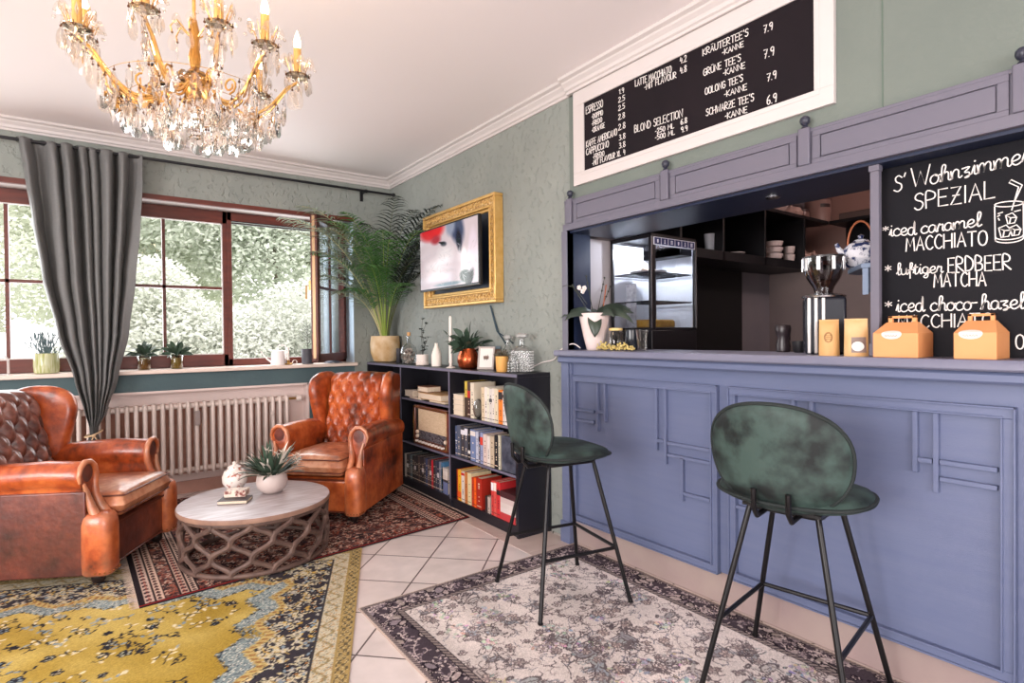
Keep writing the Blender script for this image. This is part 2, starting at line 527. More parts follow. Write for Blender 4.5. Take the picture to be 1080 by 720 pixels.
# white reveals of the opening
rv = MB()
rv.box((OX0, YW + 0.03, OZ1 - 0.004), (OX1, YW + wt, OZ1 + 0.0))
struct(rv.build('trim_window_soffit', white, smooth=False))
struct(MB().box((OX1 - 0.004, YW + 0.0, OZ0), (OX1, YW + wt, OZ1 - 0.006)).build('trim_window_reveal', mat('pale_blue_reveal', (176, 190, 200), 0.6), smooth=False))
struct(MB().box((OX0, YW - 0.012, OZ1 - 0.012), (OX1 + 0.004, YW + 0.03, OZ1 + 0.024)).build('trim_window_lintel', redwood, bevel=0.003))
struct(MB().box((OX0, YW - 0.055, 0.943), (OX1 + 0.012, YW + wt, 0.972)).build('trim_window_sill', mat('sill_stone', (226, 208, 196), 0.35), bevel=0.006))

# bar wall
struct(MB().box((XW, 2.465, 0), (XW + 0.14, YW, ZC)).build('wall_right', plaster, smooth=False))
struct(MB().box((XW, -1.2, 1.80), (2.59, 2.465, ZC)).build('wall_over_bar', smoothwall, smooth=False))
struct(MB().box((XW - 0.002, 0.833, 1.95), (XW + 0.02, 0.837, ZC)).build('trim_wall_seam', mat('seam_green', (96, 112, 100), 0.8), smooth=False))
struct(MB().box((XW + 0.004, -4.5, 0), (XW + 0.14, -1.2, ZC)).build('wall_right_near', smoothwall, smooth=False))
# far walls of the room behind the camera, with wide openings to the street
lw = MB()
lw.box((-4.5, -4.5, 0), (-4.4, -3.6, ZC)); lw.box((-4.5, 4.0, 0), (-4.4, 5.2, ZC)); lw.box((-4.5, -3.6, 2.4), (-4.4, 4.0, ZC)); lw.box((-4.5, -3.6, 0), (-4.4, 4.0, 0.35))
struct(lw.build('wall_left', smoothwall, smooth=False))
bw = MB()
bw.box((-4.5, -4.5, 0), (-3.9, -4.4, ZC)); bw.box((1.8, -4.5, 0), (5.4, -4.4, ZC)); bw.box((-3.9, -4.5, 2.4), (1.8, -4.4, ZC)); bw.box((-3.9, -4.5, 0), (1.8, -4.4, 0.25))
struct(bw.build('wall_back', smoothwall, smooth=False))


def cornice():
    prof = [(0, 0), (0.012, 0), (0.016, 0.012), (0.026, 0.018), (0.030, 0.034), (0.048, 0.05), (0.052, 0.058), (0.072, 0.066), (0.078, 0.0795), (0, 0.0795)]
    z0 = 2.58
    a = MB().prism([(YW - d, z0 + z) for d, z in prof], 'X', -4.4, XW)
    struct(a.build('trim_cornice_window_wall', white, smooth=False))
    b = MB().prism([(XW - d, z0 + z) for d, z in prof], 'Y', 2.434, YW - 0.001)
    struct(b.build('trim_cornice_bar_wall', white, smooth=False))
    c = MB().prism([(XW - d - 0.022, z0 + z) for d, z in prof] + [(XW, 2.6595), (XW, z0)], 'Y', -1.2, 2.452)
    struct(c.build('trim_cornice_over_board', white, smooth=False))


cornice()


# ------------------------------------------------------------------ windows: frames stand at YF
YF = YW + 0.20


def window_bay(name, x0, x1, muntins, glass=True):
    fr = MB()
    y0, y1 = YF, YF + 0.06
    z0, z1 = 0.974, 2.243
    fr.box((x0, y0, z0), (x1, y1, z0 + 0.095)); fr.box((x0, y0, z1 - 0.10), (x1, y1, z1))
    fr.box((x0, y0, z0), (x0 + 0.035, y1, z1)); fr.box((x1 - 0.035, y0, z0), (x1, y1, z1))
    o = struct(fr.build(name, redwood, smooth=False, bevel=0.003))
    w = MB()
    a, b, c, d = x0 + 0.035, x1 - 0.035, z0 + 0.095, z1 - 0.10
    for (p, q) in (((a, c), (b, c + 0.008)), ((a, d - 0.008), (b, d)), ((a, c), (a + 0.008, d)), ((b - 0.008, c), (b, d))):
        w.box((p[0], y0 - 0.002, p[1]), (q[0], y0 + 0.012, q[1]))
    struct(w.build('window_bead', white, o, smooth=False))
    if muntins:
        m = MB()
        xm = (x0 + x1) / 2 if muntins is True else muntins
        m.box((xm - 0.011, y0 + 0.005, c), (xm + 0.011, y1 - 0.01, d))
        m.box((a, y0 + 0.005, 1.60), (b, y1 - 0.01, 1.622))
        struct(m.build('window_muntin', redwood, o, smooth=False))
    if glass:
        struct(MB().box((a, y0 + 0.03, c), (b, y0 + 0.034, d)).build('window_pane', thin_glass('pane', gloss=0.10), o, smooth=False))
    return o


window_bay('window_1', -0.985, -0.028, -0.50)
window_bay('window_2', -0.028, 0.868, 0.42)
# the third bay: empty frame, its sash swung into the room
fr = MB()
fr.box((0.868, YF, 0.974), (1.86, YF + 0.06, 1.03)); fr.box((0.868, YF, 2.175), (1.86, YF + 0.06, 2.243))
fr.box((0.868, YF, 0.974), (0.903, YF + 0.06, 2.243)); fr.box((1.825, YF, 0.974), (1.86, YF + 0.06, 2.243))
w3 = struct(fr.build('window_3', redwood, smooth=False, bevel=0.003))
struct(MB().box((0.905, YF - 0.004, 2.150), (1.82, YF + 0.02, 2.162)).box((0.905, YF - 0.006, 2.168), (1.82, YF + 0.02, 2.174)).build('window_seal', mat('dark_seal', (40, 30, 28), 0.6), w3, smooth=False))
# more of the window wall to the left of the frame of the photograph
window_bay('window_4', -1.94, -0.985, True)

ang = math.atan2(4.61 - 5.15, 1.405 - 1.835)
sash = root('window_sash', (1.835, 5.15, 1.0), 'mahogany casement sash swung open into the room beside the palm', 'window sash', rz=ang)
SL = math.hypot(4.61 - 5.15, 1.405 - 1.835)
sf = MB()
for a, b in (((0, 0), (SL, 0.065)), ((0, 1.15), (SL, 1.215)), ((0, 0), (0.06, 1.215)), ((SL - 0.06, 0), (SL, 1.215))):
    sf.box((a[0], -0.028, a[1]), (b[0], 0.028, b[1]))
sf.build('sash_frame', redwood, sash, bevel=0.004, smooth=False)
sm = MB().box((SL / 2 - 0.011, -0.01, 0.06), (SL / 2 + 0.011, 0.01, 1.155)).box((0.06, -0.01, 0.60), (SL - 0.06, 0.01, 0.622))
sm.build('muntin', redwood, sash, smooth=False)
MB().box((0.06, -0.003, 0.06), (SL - 0.06, 0.003, 1.155)).build('pane', thin_glass('sash_glass', (236, 240, 245), 0.35), sash, smooth=False)
hd = MB().box((SL - 0.045, -0.05, 0.58), (SL - 0.015, -0.028, 0.66)).tube([(SL - 0.03, -0.05, 0.62), (SL - 0.03, -0.075, 0.62), (SL - 0.03, -0.078, 0.51)], 0.008)
hd.build('window_handle', mat('brass_handle', (150, 120, 80), 0.3, 0.8), sash)
sl = MB().box((SL - 0.002, -0.012, 0.03), (SL + 0.004, 0.012, 1.18))
sl.build('edge_strip', mat('metal_strip', (150, 120, 90), 0.35, 0.6), sash, smooth=False)
# ------------------------------------------------------------------ the bar: boards over it, header, counter
PX = 2.19          # face of the bar front


def menu_board():
    r = root('menu_board', (XW, 1.715, 2.317), 'long black drinks menu board in a white moulded frame on the wall under the ceiling', 'menu board')
    inv = -Vector(r.location)
    def L(mb): mb.v = [tuple(Vector(v) + inv) for v in mb.v]; return mb
    y0, y1, z0, z1 = 0.988, 2.408, 2.0496, 2.578
    iy0, iy1, iz0, iz1 = 1.059, 2.320, 2.1177, 2.496
    f = MB()
    for (a, b, c, d) in ((y0, y1, iz1, z1), (y0, y1, z0, iz0), (y0, iy0, iz0, iz1), (iy1, y1, iz0, iz1)):
        f.box((XW - 0.022, a, c), (XW, b, d))
    e = 0.02
    for (a, b, c, d) in ((iy0 - e, iy1 + e, iz1, iz1 + e), (iy0 - e, iy1 + e, iz0 - e, iz0), (iy0 - e, iy0, iz0, iz1), (iy1, iy1 + e, iz0, iz1)):
        f.box((XW - 0.025, a, c), (XW - 0.022, b, d))
    L(f).build('frame', white, r, bevel=0.002)
    L(MB().box((XW - 0.017, iy0, iz0), (XW, iy1, iz1))).build('blackboard', mat('menu_black', (20, 14, 20), 0.6, c2=(28, 20, 25), nscale=2, spec=.2), r, smooth=False)
    t = MB(); P = XW - 0.0175
    A = lambda x, y: (600 + x / 4.236, 20 + y / 4.236)
    B = lambda x, y: (720 + x / 5.14, y / 5.14)
    for s, a, b, c in (("ESPRESSO", (77, 425), (152, 392), 7.5), ("-DOPPIO", (103, 448), (152, 427), 5), ("-FREDO", (103, 479), (148, 459), 5), ("-ORANGE", (103, 509), (160, 484), 5),
                       ("KAFFE AMERICANO", (78, 574), (215, 517), 6.5), ("CAPPUCCINO", (78, 609), (178, 571), 6.5), ("-FREDO", (108, 628), (158, 609), 5), ("-MIT FLAVOUR XL", (105, 656), (232, 611), 5.5),
                       ("1.9", (225, 336), (246, 328), 5), ("2.5", (222, 373), (250, 362), 5.2), ("2.5", (222, 410), (250, 398), 5.2), ("2.8", (222, 450), (250, 440), 5.5), ("2.8", (222, 497), (252, 486), 6),
                       ("3.8", (225, 543), (252, 532), 5.5), ("3.8", (225, 579), (252, 569), 5.5), ("4", (244, 608), (252, 605), 6),
                       ("LATTE MACCHIATO", (297, 303), (458, 240), 7), ("-MIT FLAVOUR", (338, 318), (480, 262), 6), ("4.2", (497, 200), (526, 189), 6.5), ("4.8", (497, 245), (526, 234), 6.5),
                       ("BLOND SELECTION", (294, 508), (508, 437), 7.5), ("-250 ML", (386, 513), (470, 486), 5), ("6.8", (500, 472), (528, 462), 5.5), ("-500 ML", (386, 541), (473, 515), 5), ("9.9", (502, 507), (530, 498), 5.5)):
        text_on(t, P, s, A(*a), A(*b), c, w=0.0033, gap=1.5)
    for s, a, b, c in (("KRÄUTERTEE'S", (110, 303), (356, 192), 7), ("-KANNE", (215, 300), (330, 252), 5.5), ("7.9", (440, 180), (488, 160), 8), ("GRÜNE TEE'S", (113, 412), (315, 330), 7), ("-KANNE", (220, 412), (338, 368), 6),
                       ("7.9", (441, 318), (496, 298), 9), ("OOLONG TEE'S", (122, 514), (326, 440), 7), ("-KANNE", (226, 527), (348, 486), 6), ("7.9", (458, 442), (508, 422), 8), ("SCHWARZE TEE'S", (128, 629), (386, 544), 7.2), ("-KANNE", (230, 646), (350, 608), 6), ("6.9", (457, 568), (510, 549), 9)):
        text_on(t, P, s, B(*a), B(*b), c, w=0.0033, gap=1.5)
    L(t).build('lettering', mat('chalk_white', (232, 226, 222), 0.8), r, smooth=False)


menu_board()


def header():
    r = root('bar_header', (PX, 1.2, 1.80), 'grey-blue panelled timber header over the bar opening, with ball finials', 'header')
    inv = -Vector(r.location)
    def L(mb): mb.v = [tuple(Vector(v) + inv) for v in mb.v]; return mb
    X0 = PX + 0.008
    b = MB().box((X0, -1.2, 1.806), (XW, 2.476, 1.968))
    b.box((X0 - 0.012, -1.2, 1.800), (XW, 2.480, 1.838))
    b.box((X0 - 0.006, -1.2, 1.960), (XW, 2.474, 1.974))
    posts = [2.424, 1.747, 1.087, 0.455, -0.2, -0.85]
    for i in range(len(posts) - 1):
        y1, y0 = posts[i] - 0.03, posts[i + 1] + 0.03
        for (a, c, d, e) in ((y0, y1, 1.940, 1.962), (y0, y1, 1.838, 1.855), (y0, y0 + 0.028, 1.855, 1.94), (y1 - 0.028, y1, 1.855, 1.94)):
            b.box((X0 - 0.009, a, d), (X0, c, e))
        b.box((X0 - 0.009, y0 + 0.032, 1.859), (X0, y1 - 0.032, 1.936))
    L(b).build('panelling', hdrblue, r, bevel=0.0012, bseg=1)
    for y in posts:
        p = MB().box((X0 - 0.018, y - 0.022, 1.838), (X0, y + 0.022, 1.980))
        po = L(p).build('pilaster', hdrblue, r, bevel=0.004)
        L(MB().lathe([(0.006, 0), (0.014, 0.002), (0.010, 0.008), (0.008, 0.011), (0.014, 0.016), (0.019, 0.027), (0.018, 0.038), (0.011, 0.046), (0.0001, 0.049)], 16, (X0 - 0.003, y, 1.980))).build('finial', mat('finial_dark', (48, 50, 64), 0.3), po)
    # dark soffit and left reveal of the opening
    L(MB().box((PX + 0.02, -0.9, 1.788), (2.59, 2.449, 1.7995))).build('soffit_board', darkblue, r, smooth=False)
    d = at(815, 208, 'Z', 1.786)
    L(MB().lathe([(0.024, -0.004), (0.030, 0.0), (0.030, 0.003), (0.0, 0.003)], 20, (d.x, d.y, 1.7845))).build('downlight', mat('steel', (190, 190, 195), 0.25, 1.0), r)
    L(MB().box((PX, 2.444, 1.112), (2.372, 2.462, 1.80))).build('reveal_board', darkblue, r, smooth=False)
    L(MB().box((PX - 0.004, 2.444, 1.112), (XW + 0.004, 2.49, 1.80))).build('jamb', hdrblue, r, smooth=False)


header()


def special_board():
    SX = 2.30
    r = root('specials_board', (SX, 0.1, 1.113), 'tall black chalkboard of iced drink specials standing on the counter behind the cake boxes', 'chalkboard')
    inv = -Vector(r.location)
    def L(mb): mb.v = [tuple(Vector(v) + inv) for v in mb.v]; return mb
    y1 = at(929, 250, 'X', SX).y
    L(MB().box((SX, -0.9, 1.114), (SX + 0.02, y1 + 0.01, 1.787))).build('blackboard', mat('specials_black', (11, 11, 18), 0.6, c2=(19, 18, 24), nscale=3, spec=.2), r, smooth=False)
    t = MB(); P = SX - 0.0005
    A = lambda x, y: (930 + x / 5.14, 130 + y / 5.14)
    B = lambda x, y: (920 + x / 5.14, 250 + y / 5.14)
    W = 0.0039
    text_on(t, P, "s'", A(66, 375), A(134, 362), 17, W)
    text_on(t, P, "W", A(160, 350), A(262, 330), 20, W)
    text_on(t, P, "ohnzimmer", A(262, 332), A(815, 205), 17, W, jit=0)
    text_on(t, P, "SPEZIAL", A(178, 470), A(612, 405), 17, W)
    text_on(t, P, "*", A(6, 600), A(36, 596), 9, W * .8)
    text_on(t, P, "iced", A(42, 612), A(186, 602), 13.5, W, jit=0)
    text_on(t, P, "caramel", A(212, 598), A(540, 556), 13.5, W, jit=0)
    text_on(t, P, "MACCHIATO", A(132, 693), A(572, 658), 14, W)
    text_on(t, P, "*", B(70, 205), B(102, 203), 12, W * .8)
    text_on(t, P, "luftiger", B(132, 205), B(382, 192), 12, W * .9, jit=0)
    text_on(t, P, "ERDBEER", B(412, 190), B(752, 174), 15, W)
    text_on(t, P, "MATCHA", B(335, 270), B(616, 262), 14, W)
    text_on(t, P, "*", B(70, 400), B(106, 398), 12, W * .8)
    text_on(t, P, "iced", B(130, 405), B(282, 400), 15, W, jit=0)
    text_on(t, P, "choco-hazel", B(315, 400), B(828, 386), 15, W, jit=0)
    text_on(t, P, "MACCHIATO", B(140, 492), B(655, 484), 13, W)
    text_on(t, P, "O", B(778, 606), B(824, 606), 15, W)
    # the drawing of a glass with ice and a drinking straw
    def poly(pts, w=W * 0.8, close=False):
        q = [at(*A(x, y), 'X', P) for x, y in pts]
        if close: q.append(q[0])
        stroke(t, q, w, 0.0012)
    def ell(cx, cy, rx, ry, a0=0, a1=360, tilt=-0.08):
        poly([(cx + rx * math.cos(math.radians(a)), cy + ry * math.sin(math.radians(a)) + tilt * rx * math.cos(math.radians(a))) for a in range(a0, a1 + 1, 15)])
    poly([(612, 452), (616, 638)]); poly([(768, 425), (770, 615)])
    ell(690, 437, 78, 14); ell(692, 625, 77, 22, 0, 180)
    ell(692, 612, 74, 18, 0, 180)
    poly([(705, 470), (742, 345), (690, 322), (702, 306), (762, 334), (722, 420)])
    for (cx, cy, s) in ((702, 515, 30), (668, 585, 34), (725, 580, 30)):
        poly([(cx - s, cy - s * .5), (cx + s * .2, cy - s), (cx + s, cy - s * .2), (cx + s * .6, cy + s * .8), (cx - s * .6, cy + s), (cx - s, cy - s * .5), (cx - s * .1, cy - s * .1), (cx + s, cy - s * .2)])
        poly([(cx - s * .1, cy - s * .1), (cx - s * .3, cy + s * .9)])
    poly([(630, 490), (655, 482)]); poly([(628, 505), (640, 498)]); poly([(632, 515), (638, 525)]); poly([(720, 478), (752, 470)])
    L(t).build('lettering', MATS['chalk_white'], r, smooth=False)
    # blue-grey post that frames the board
    pr = root('bar_post', (2.25, 0.86, 1.113), 'slim pale blue-grey post between the bar opening and the chalkboard', 'post')
    a = at(917.5, 250, 'X', 2.215).y; b = at(927.0, 250, 'X', 2.215).y
    m = MB().box((2.215, b, 1.1135), (2.240, a, 1.787)); m.box((2.21, b - 0.002, 1.1135), (2.242, a + 0.003, 1.16)); m.box((2.21, b - 0.002, 1.765), (2.242, a + 0.003, 1.787))
    m.v = [tuple(Vector(v) - Vector(pr.location)) for v in m.v]
    m.build('shaft', hdrblue, pr, bevel=0.002)


special_board()


def counter():
    r = root('bar_counter', (PX, 1.0, 0), 'long blue panelled bar counter with geometric raised strips and a moulded ledge', 'bar counter')
    inv = -Vector(r.location)
    def L(mb): mb.v = [tuple(Vector(v) + inv) for v in mb.v]; return mb
    Y0, Y1 = -1.2, 2.462
    L(MB().box((PX + 0.006, Y0, 0.150), (2.29, Y1, 1.072))).build('front', barblue, r, smooth=False)
    L(MB().box((2.212, Y0, 0.0), (2.29, Y1 - 0.03, 0.150))).build('plinth', mat('plinth_cream', (168, 152, 142), 0.5, c2=(146, 124, 126), nscale=4, contrast=0.4, bump=0.1), r, smooth=False)
    t = MB().prism([(2.125, 1.078), (2.118, 1.084), (2.118, 1.104), (2.124, 1.113), (2.56, 1.113), (2.56, 1.078)], 'Y', Y0, 2.442)
    t.prism([(2.118, 1.084), (2.118, 1.104), (2.124, 1.113), (2.228, 1.113), (2.228, 1.078), (2.125, 1.078)], 'Y', 2.442, 2.492)
    L(t).build('ledge', mat('ledge_paint', (106, 108, 130), 0.4, c2=(116, 116, 134), nscale=3), r, bevel=0.002)
    m = MB().prism([(2.150, 1.040), (2.141, 1.048), (2.141, 1.068), (2.150, 1.0778), (2.22, 1.0778), (2.22, 1.040)], 'Y', Y0, 2.484)
    L(m).build('moulding', barblue, r, bevel=0.001)
    p = MB().box((2.168, 2.425, 0.0), (2.228, 2.485, 1.040)); p.box((2.180, 2.412, 0.13), (2.2, 2.425, 1.04)); p.box((2.158, 2.415, 0), (2.228, 2.492, 0.125))
    L(p).build('corner_post', barblue, r, bevel=0.003)

    def yx(px, py): q = at(px, py, 'X', PX); return q.y, q.z

    def panel(yl, yr, strips):
        zt, zb, w = 0.972, 0.142, 0.036
        f = MB()
        X = PX - 0.006
        # mitred frame: four boards with a raised outer lip
        for (a, b, c, d) in ((yr, yl, zt - w, zt), (yr, yl, zb, zb + w), (yr, yr + w, zb + w, zt - w), (yl - w, yl, zb + w, zt - w)):
            f.box((X - 0.004, a, c), (PX + 0.008, b, d))
        for (a, b, c, d) in ((yr, yl, zt - .006, zt), (yr, yl, zb, zb + .006), (yr, yr + .006, zb, zt), (yl - .006, yl, zb, zt)):
            f.box((X - 0.013, a, c), (X, b, d))
        for (a, b, c, d) in ((yr + w - .006, yl - w + .006, zt - w, zt - w + .006), (yr + w - .006, yl - w + .006, zb + w - .006, zb + w), (yr + w - .006, yr + w, zb + w, zt - w), (yl - w, yl - w + .006, zb + w, zt - w)):
            f.box((X - 0.012, a, c), (X, b, d))
        o = L(f).build('panel_frame', barblue, r, bevel=0.0015, bseg=1)
        for k, (x0, y0, x1, y1) in enumerate(strips):
            s = MB()
            a = yx(x0, y0); b = yx(x1, y1)
            if abs(x0 - x1) < 5 and abs(y1 - y0) > 12:          # upright strip
                yy = (a[0] + b[0]) / 2
                s.box((PX - 0.012, yy - 0.0075, min(a[1], b[1])), (PX + 0.008, yy + 0.0075, min(max(a[1], b[1]), zt - w)))
            else:
                zz = (a[1] + b[1]) / 2
                s.box((PX - 0.012, min(a[0], b[0]), zz - 0.0075), (PX + 0.008, max(a[0], b[0]), zz + 0.0075))
            L(s).build('raised_strip', barblue, o, bevel=0.0015, bseg=1)

    panel(2.409, 1.464, [(630.8, 400, 630.8, 454), (638.7, 400, 638.7, 444.6), (608, 431.5, 627.5, 434), (608, 442, 627.5, 445.3), (631, 433.6, 637.6, 435),
                         (693, 402, 693, 474), (702.6, 402, 702.6, 489), (694, 464, 701, 465.4), (705, 466, 750, 475.5), (705, 479, 750, 488.5), (720.3, 482, 720.3, 528), (722, 520.5, 750, 527)])
    panel(1.413, 0.467, [(838, 412, 838, 500), (857, 412, 857, 478), (775, 533, 800, 539), (966, 420, 966, 497), (988, 420, 988, 518.6), (969, 484, 984, 486), (992, 486, 1053, 496), (992, 504, 1053, 515)])
    panel(0.415, -0.53, [])


counter()
# ------------------------------------------------------------------ the room behind the bar
greyw = mat('back_bar_grey', (120, 114, 122), 0.6, c2=(134, 126, 130), nscale=3)
struct(MB().box((XW + 0.14, 2.55, 0), (5.3, 2.65, ZC)).build('wall_bar_left', greyw, smooth=False))
struct(MB().box((5.15, -1.4, 0), (5.3, 2.55, ZC)).build('wall_bar_back', mat('back_bar_warm', (188, 148, 138), 0.7, c2=(170, 130, 120), nscale=2), smooth=False))
struct(MB().box((4.54, -1.3, 0), (4.62, 2.55, 1.684)).build('wall_bar_back_lower', mat('back_bar_taupe', (112, 98, 98), 0.6, c2=(126, 110, 106), nscale=3), smooth=False))
struct(MB().box((XW + 0.14, -1.4, 0), (5.3, -1.3, ZC)).build('wall_bar_right', greyw, smooth=False))
struct(MB().box((2.372, 2.53, 0), (2.66, 2.5499, 1.79)).build('wall_bar_left_lining', mat('lining_white', (190, 182, 184), 0.8), smooth=False))
blk = mat('black_laminate', (24, 22, 26), 0.45)
dkn = mat('near_black', (14, 13, 15), 0.5)
struct(MB().box((3.2, 2.535, 0), (4.11, 2.549, 1.737)).build('door_1', dkn, smooth=False))


def open_cabinet():
    r = root('wall_cabinet', (4.0, 2.37, 1.685), 'long open-fronted black wall cabinet with cups above the dark doorway behind the bar', 'wall cabinet')
    inv = -Vector(r.location)
    def L(mb): mb.v = [tuple(Vector(v) + inv) for v in mb.v]; return mb
    m = MB(); z0, z1, y0, y1, x0, x1 = 1.685, 2.105, 2.2, 2.548, 2.9, 4.82
    m.box((x0, y0, z0), (x1, y1, z0 + 0.06)).box((x0, y0, z1 - 0.025), (x1, y1, z1)).box((x0, y1 - 0.02, z0), (x1, y1, z1))
    for x in (2.9, 3.35, 3.86, 4.42):
        m.box((x, y0, z0), (x + 0.02, y1, z1))
    L(m).build('carcass', blk, r, smooth=False, bevel=0.002)
    r2 = root('wall_cabinet', (4.98, 1.4, 1.685), 'open-fronted black wall cabinet on the far wall, behind the china kettle', 'wall cabinet')
    inv2 = -Vector(r2.location)
    m = MB()
    m.box((4.82, -0.4, z0), (5.148, 2.198, z0 + 0.06)).box((4.82, -0.4, z1 - 0.025), (5.148, 2.198, z1)).box((5.12, -0.4, z0), (5.148, 2.198, z1))
    for y in (1.3, 0.4):
        m.box((4.82, y, z0), (5.148, y + 0.02, z1))
    m.v = [tuple(Vector(v) + inv2) for v in m.v]
    m.build('carcass', blk, r2, smooth=False, bevel=0.002)


open_cabinet()
cupm = mat('cup_white', (226, 208, 204), 0.3)
glassm = mat('clear_glass', (255, 255, 255), 0.02, trans=1.0, ior=1.45)
crystal = thin_glass('crystal_shell', (252, 250, 246), 0.45, 0.03)
steel = mat('steel', (190, 190, 195), 0.25, 1.0)


def cup_thing(px, label, shape, zb=1.745, Y=2.27, group='cups in the black cabinet behind the bar'):
    p = at(px, 250, 'Y', Y)
    prof = {'cup': [(0.022, 0), (0.036, 0.01), (0.042, 0.035), (0.043, 0.06), (0.039, 0.06), (0.036, 0.02), (0, 0.015)],
            'tall': [(0.03, 0), (0.032, 0.01), (0.036, 0.12), (0.038, 0.125), (0.034, 0.125), (0.03, 0.015), (0, 0.012)],
            'bowl': [(0.03, 0), (0.06, 0.012), (0.072, 0.04), (0.073, 0.045), (0.066, 0.043), (0.05, 0.016), (0, 0.01)],
            'saucer': [(0.03, 0), (0.07, 0.012), (0.072, 0.016), (0.03, 0.008), (0, 0.006)]}[shape]
    r = root({'cup': 'coffee_cup', 'tall': 'glass_tumbler', 'bowl': 'bowl', 'saucer': 'saucer'}[shape], (p.x, Y, zb), label, {'cup': 'cup', 'tall': 'glass', 'bowl': 'bowl', 'saucer': 'saucer'}[shape], group=group)
    o = MB().lathe(prof, 20, cap=False).build('body', cupm if shape != 'tall' else mat('milky_glass', (214, 216, 226), 0.15), r)
    if shape == 'cup':
        MB().tube([(0.04, 0, 0.05), (0.058, 0, 0.048), (0.062, 0, 0.03), (0.042, 0, 0.018)], 0.004, 6).build('handle', cupm, r)
    return r


zc = 1.7455
cup_thing(748.5, 'frosted glass tumbler at the left of the pair in the black cabinet', 'tall', zc, 2.30)
cup_thing(757.5, 'frosted glass tumbler at the right of the pair in the black cabinet', 'tall', zc, 2.27)
for i, (px, k, z, lab) in enumerate((
        (801.5, 'cup', zc, 'white cup below the topmost cup, left of the bowls in the black cabinet'),
        (800.8, 'cup', zc + 0.061, 'white cup standing on another cup, topmost left in the black cabinet'),
        (815, 'bowl', zc, 'white bowl at the bottom of the stack in the black cabinet'),
        (815, 'bowl', zc + 0.046, 'white bowl in the middle of the stack in the black cabinet'),
        (815, 'bowl', zc + 0.092, 'white bowl on top of the stack in the black cabinet'),
        (832, 'cup', zc, 'white cup right of the stacked bowls, lower of its pair'),
        (832, 'cup', zc + 0.061, 'white cup right of the stacked bowls, upper of its pair'))):
    cup_thing(px, lab, k, z, 2.28)
cup_thing(774.5, 'small white dish alone in the dark middle of the black cabinet', 'saucer', zc, 2.28)


def small_teapot(px, label, X, Y, z, s, c, spout=-1):
    r = root('teapot', (X, Y, z), label, 'teapot', rz=math.radians(-55))
    m = mat(c[0], c[1], 0.3, c2=c[2], nscale=20)
    MB().lathe([(0.03, 0), (0.05, 0.01), (0.07, 0.04), (0.066, 0.075), (0.035, 0.098), (0.03, 0.1)], 24).build('body', m, r)
    MB().lathe([(0.034, 0.098), (0.03, 0.108), (0.008, 0.118), (0.007, 0.122), (0.014, 0.132), (0.0001, 0.144)], 16).build('lid', m, r)
    MB().tube([(spout * 0.055, 0, 0.04), (spout * 0.085, 0, 0.06), (spout * 0.105, 0, 0.09)], [0.014, 0.01, 0.007]).build('spout', m, r)
    MB().tube([(-spout * 0.055, 0, 0.085), (-spout * 0.095, 0, 0.085), (-spout * 0.1, 0, 0.05), (-spout * 0.062, 0, 0.03)], 0.006).build('handle', m, r)
    r.scale = (s, s, s)


q = at(857, 268, 'Y', 2.28); small_teapot(857, 'small pale brown teapot in the cabinet corner above the coffee grinder, left of its pair', 4.53, 2.27, zc, .95, ('tea_clay', (196, 160, 148), (170, 132, 122)))
small_teapot(868, 'small pale brown teapot in the cabinet corner above the coffee grinder, right of its pair', 4.72, 2.27, zc, .85, ('tea_clay', (196, 160, 148), (170, 132, 122)), 1)

# things on top of the cabinet
zt = 2.1055
p = at(817, 212, 'Y', 2.36); r = root('glass_bowl', (p.x, 2.36, zt), 'cut glass bowl on top of the black cabinet, left end', 'bowl')
MB().lathe([(0.04, 0), (0.05, 0.01), (0.09, 0.06), (0.1, 0.075), (0.092, 0.07), (0.045, 0.014), (0, 0.012)], 24, cap=False).build('body', mat('pinkish_glass', (214, 180, 172), 0.2, c2=(236, 208, 200), nscale=30), r)
p = at(834, 216, 'Y', 2.34); r = root('teapot', (p.x, 2.34, zt), 'round pale teapot on top of the black cabinet', 'teapot')
tm = mat('tea_pale', (222, 188, 178), 0.3, c2=(200, 160, 150), nscale=30)
MB().lathe([(0.045, 0), (0.08, 0.02), (0.09, 0.05), (0.07, 0.085), (0.03, 0.098), (0.012, 0.1), (0.012, 0.112), (0.0001, 0.118)], 24).build('body', tm, r)
MB().tube([(0.08, 0, 0.04), (0.115, 0, 0.06), (0.13, 0, 0.09)], [0.016, 0.01, 0.007]).build('spout', tm, r)
p = at(846, 220, 'Y', 2.34); r = root('storage_jar', (p.x, 2.34, zt), 'small brown lidded jar on the black cabinet between teapot and canister', 'jar')
MB().lathe([(0.05, 0), (0.055, 0.01), (0.055, 0.07), (0.045, 0.08)], 20).build('body', mat('jar_brown', (150, 112, 106), 0.3), r)
MB().lathe([(0.05, 0.08), (0.05, 0.095), (0.0001, 0.1)], 20).build('lid', mat('jar_lid_dark', (80, 56, 54), 0.4), r)
p = at(862.5, 226, 'Y', 2.33); r = root('canister', (p.x, 2.33, zt), 'tall round greyish canister with a dark label on top of the black cabinet', 'canister')
MB().lathe([(0.094, 0), (0.1, 0.005), (0.1, 0.19), (0.096, 0.196)], 28).build('body', mat('canister_body', (160, 126, 118), 0.4), r)
MB().lathe([(0.1, 0.196), (0.102, 0.2), (0.102, 0.222), (0.08, 0.23), (0.0001, 0.23)], 28).build('lid', mat('canister_lid', (140, 106, 100), 0.4), r)
lb = MB().grid(lambda u, v: (0.102 * math.cos(-2.5 + u * 0.9), 0.102 * math.sin(-2.5 + u * 0.9), 0.13 + v * 0.028), 8, 1)
lb.build('dark_label', mat('label_dark', (58, 40, 40), 0.5), r)
p = at(911, 221, 'X', 4.95); r = root('tray_stack', (4.98, p.y, zt), 'low grey metal box on the cabinet above the kettle', 'box')
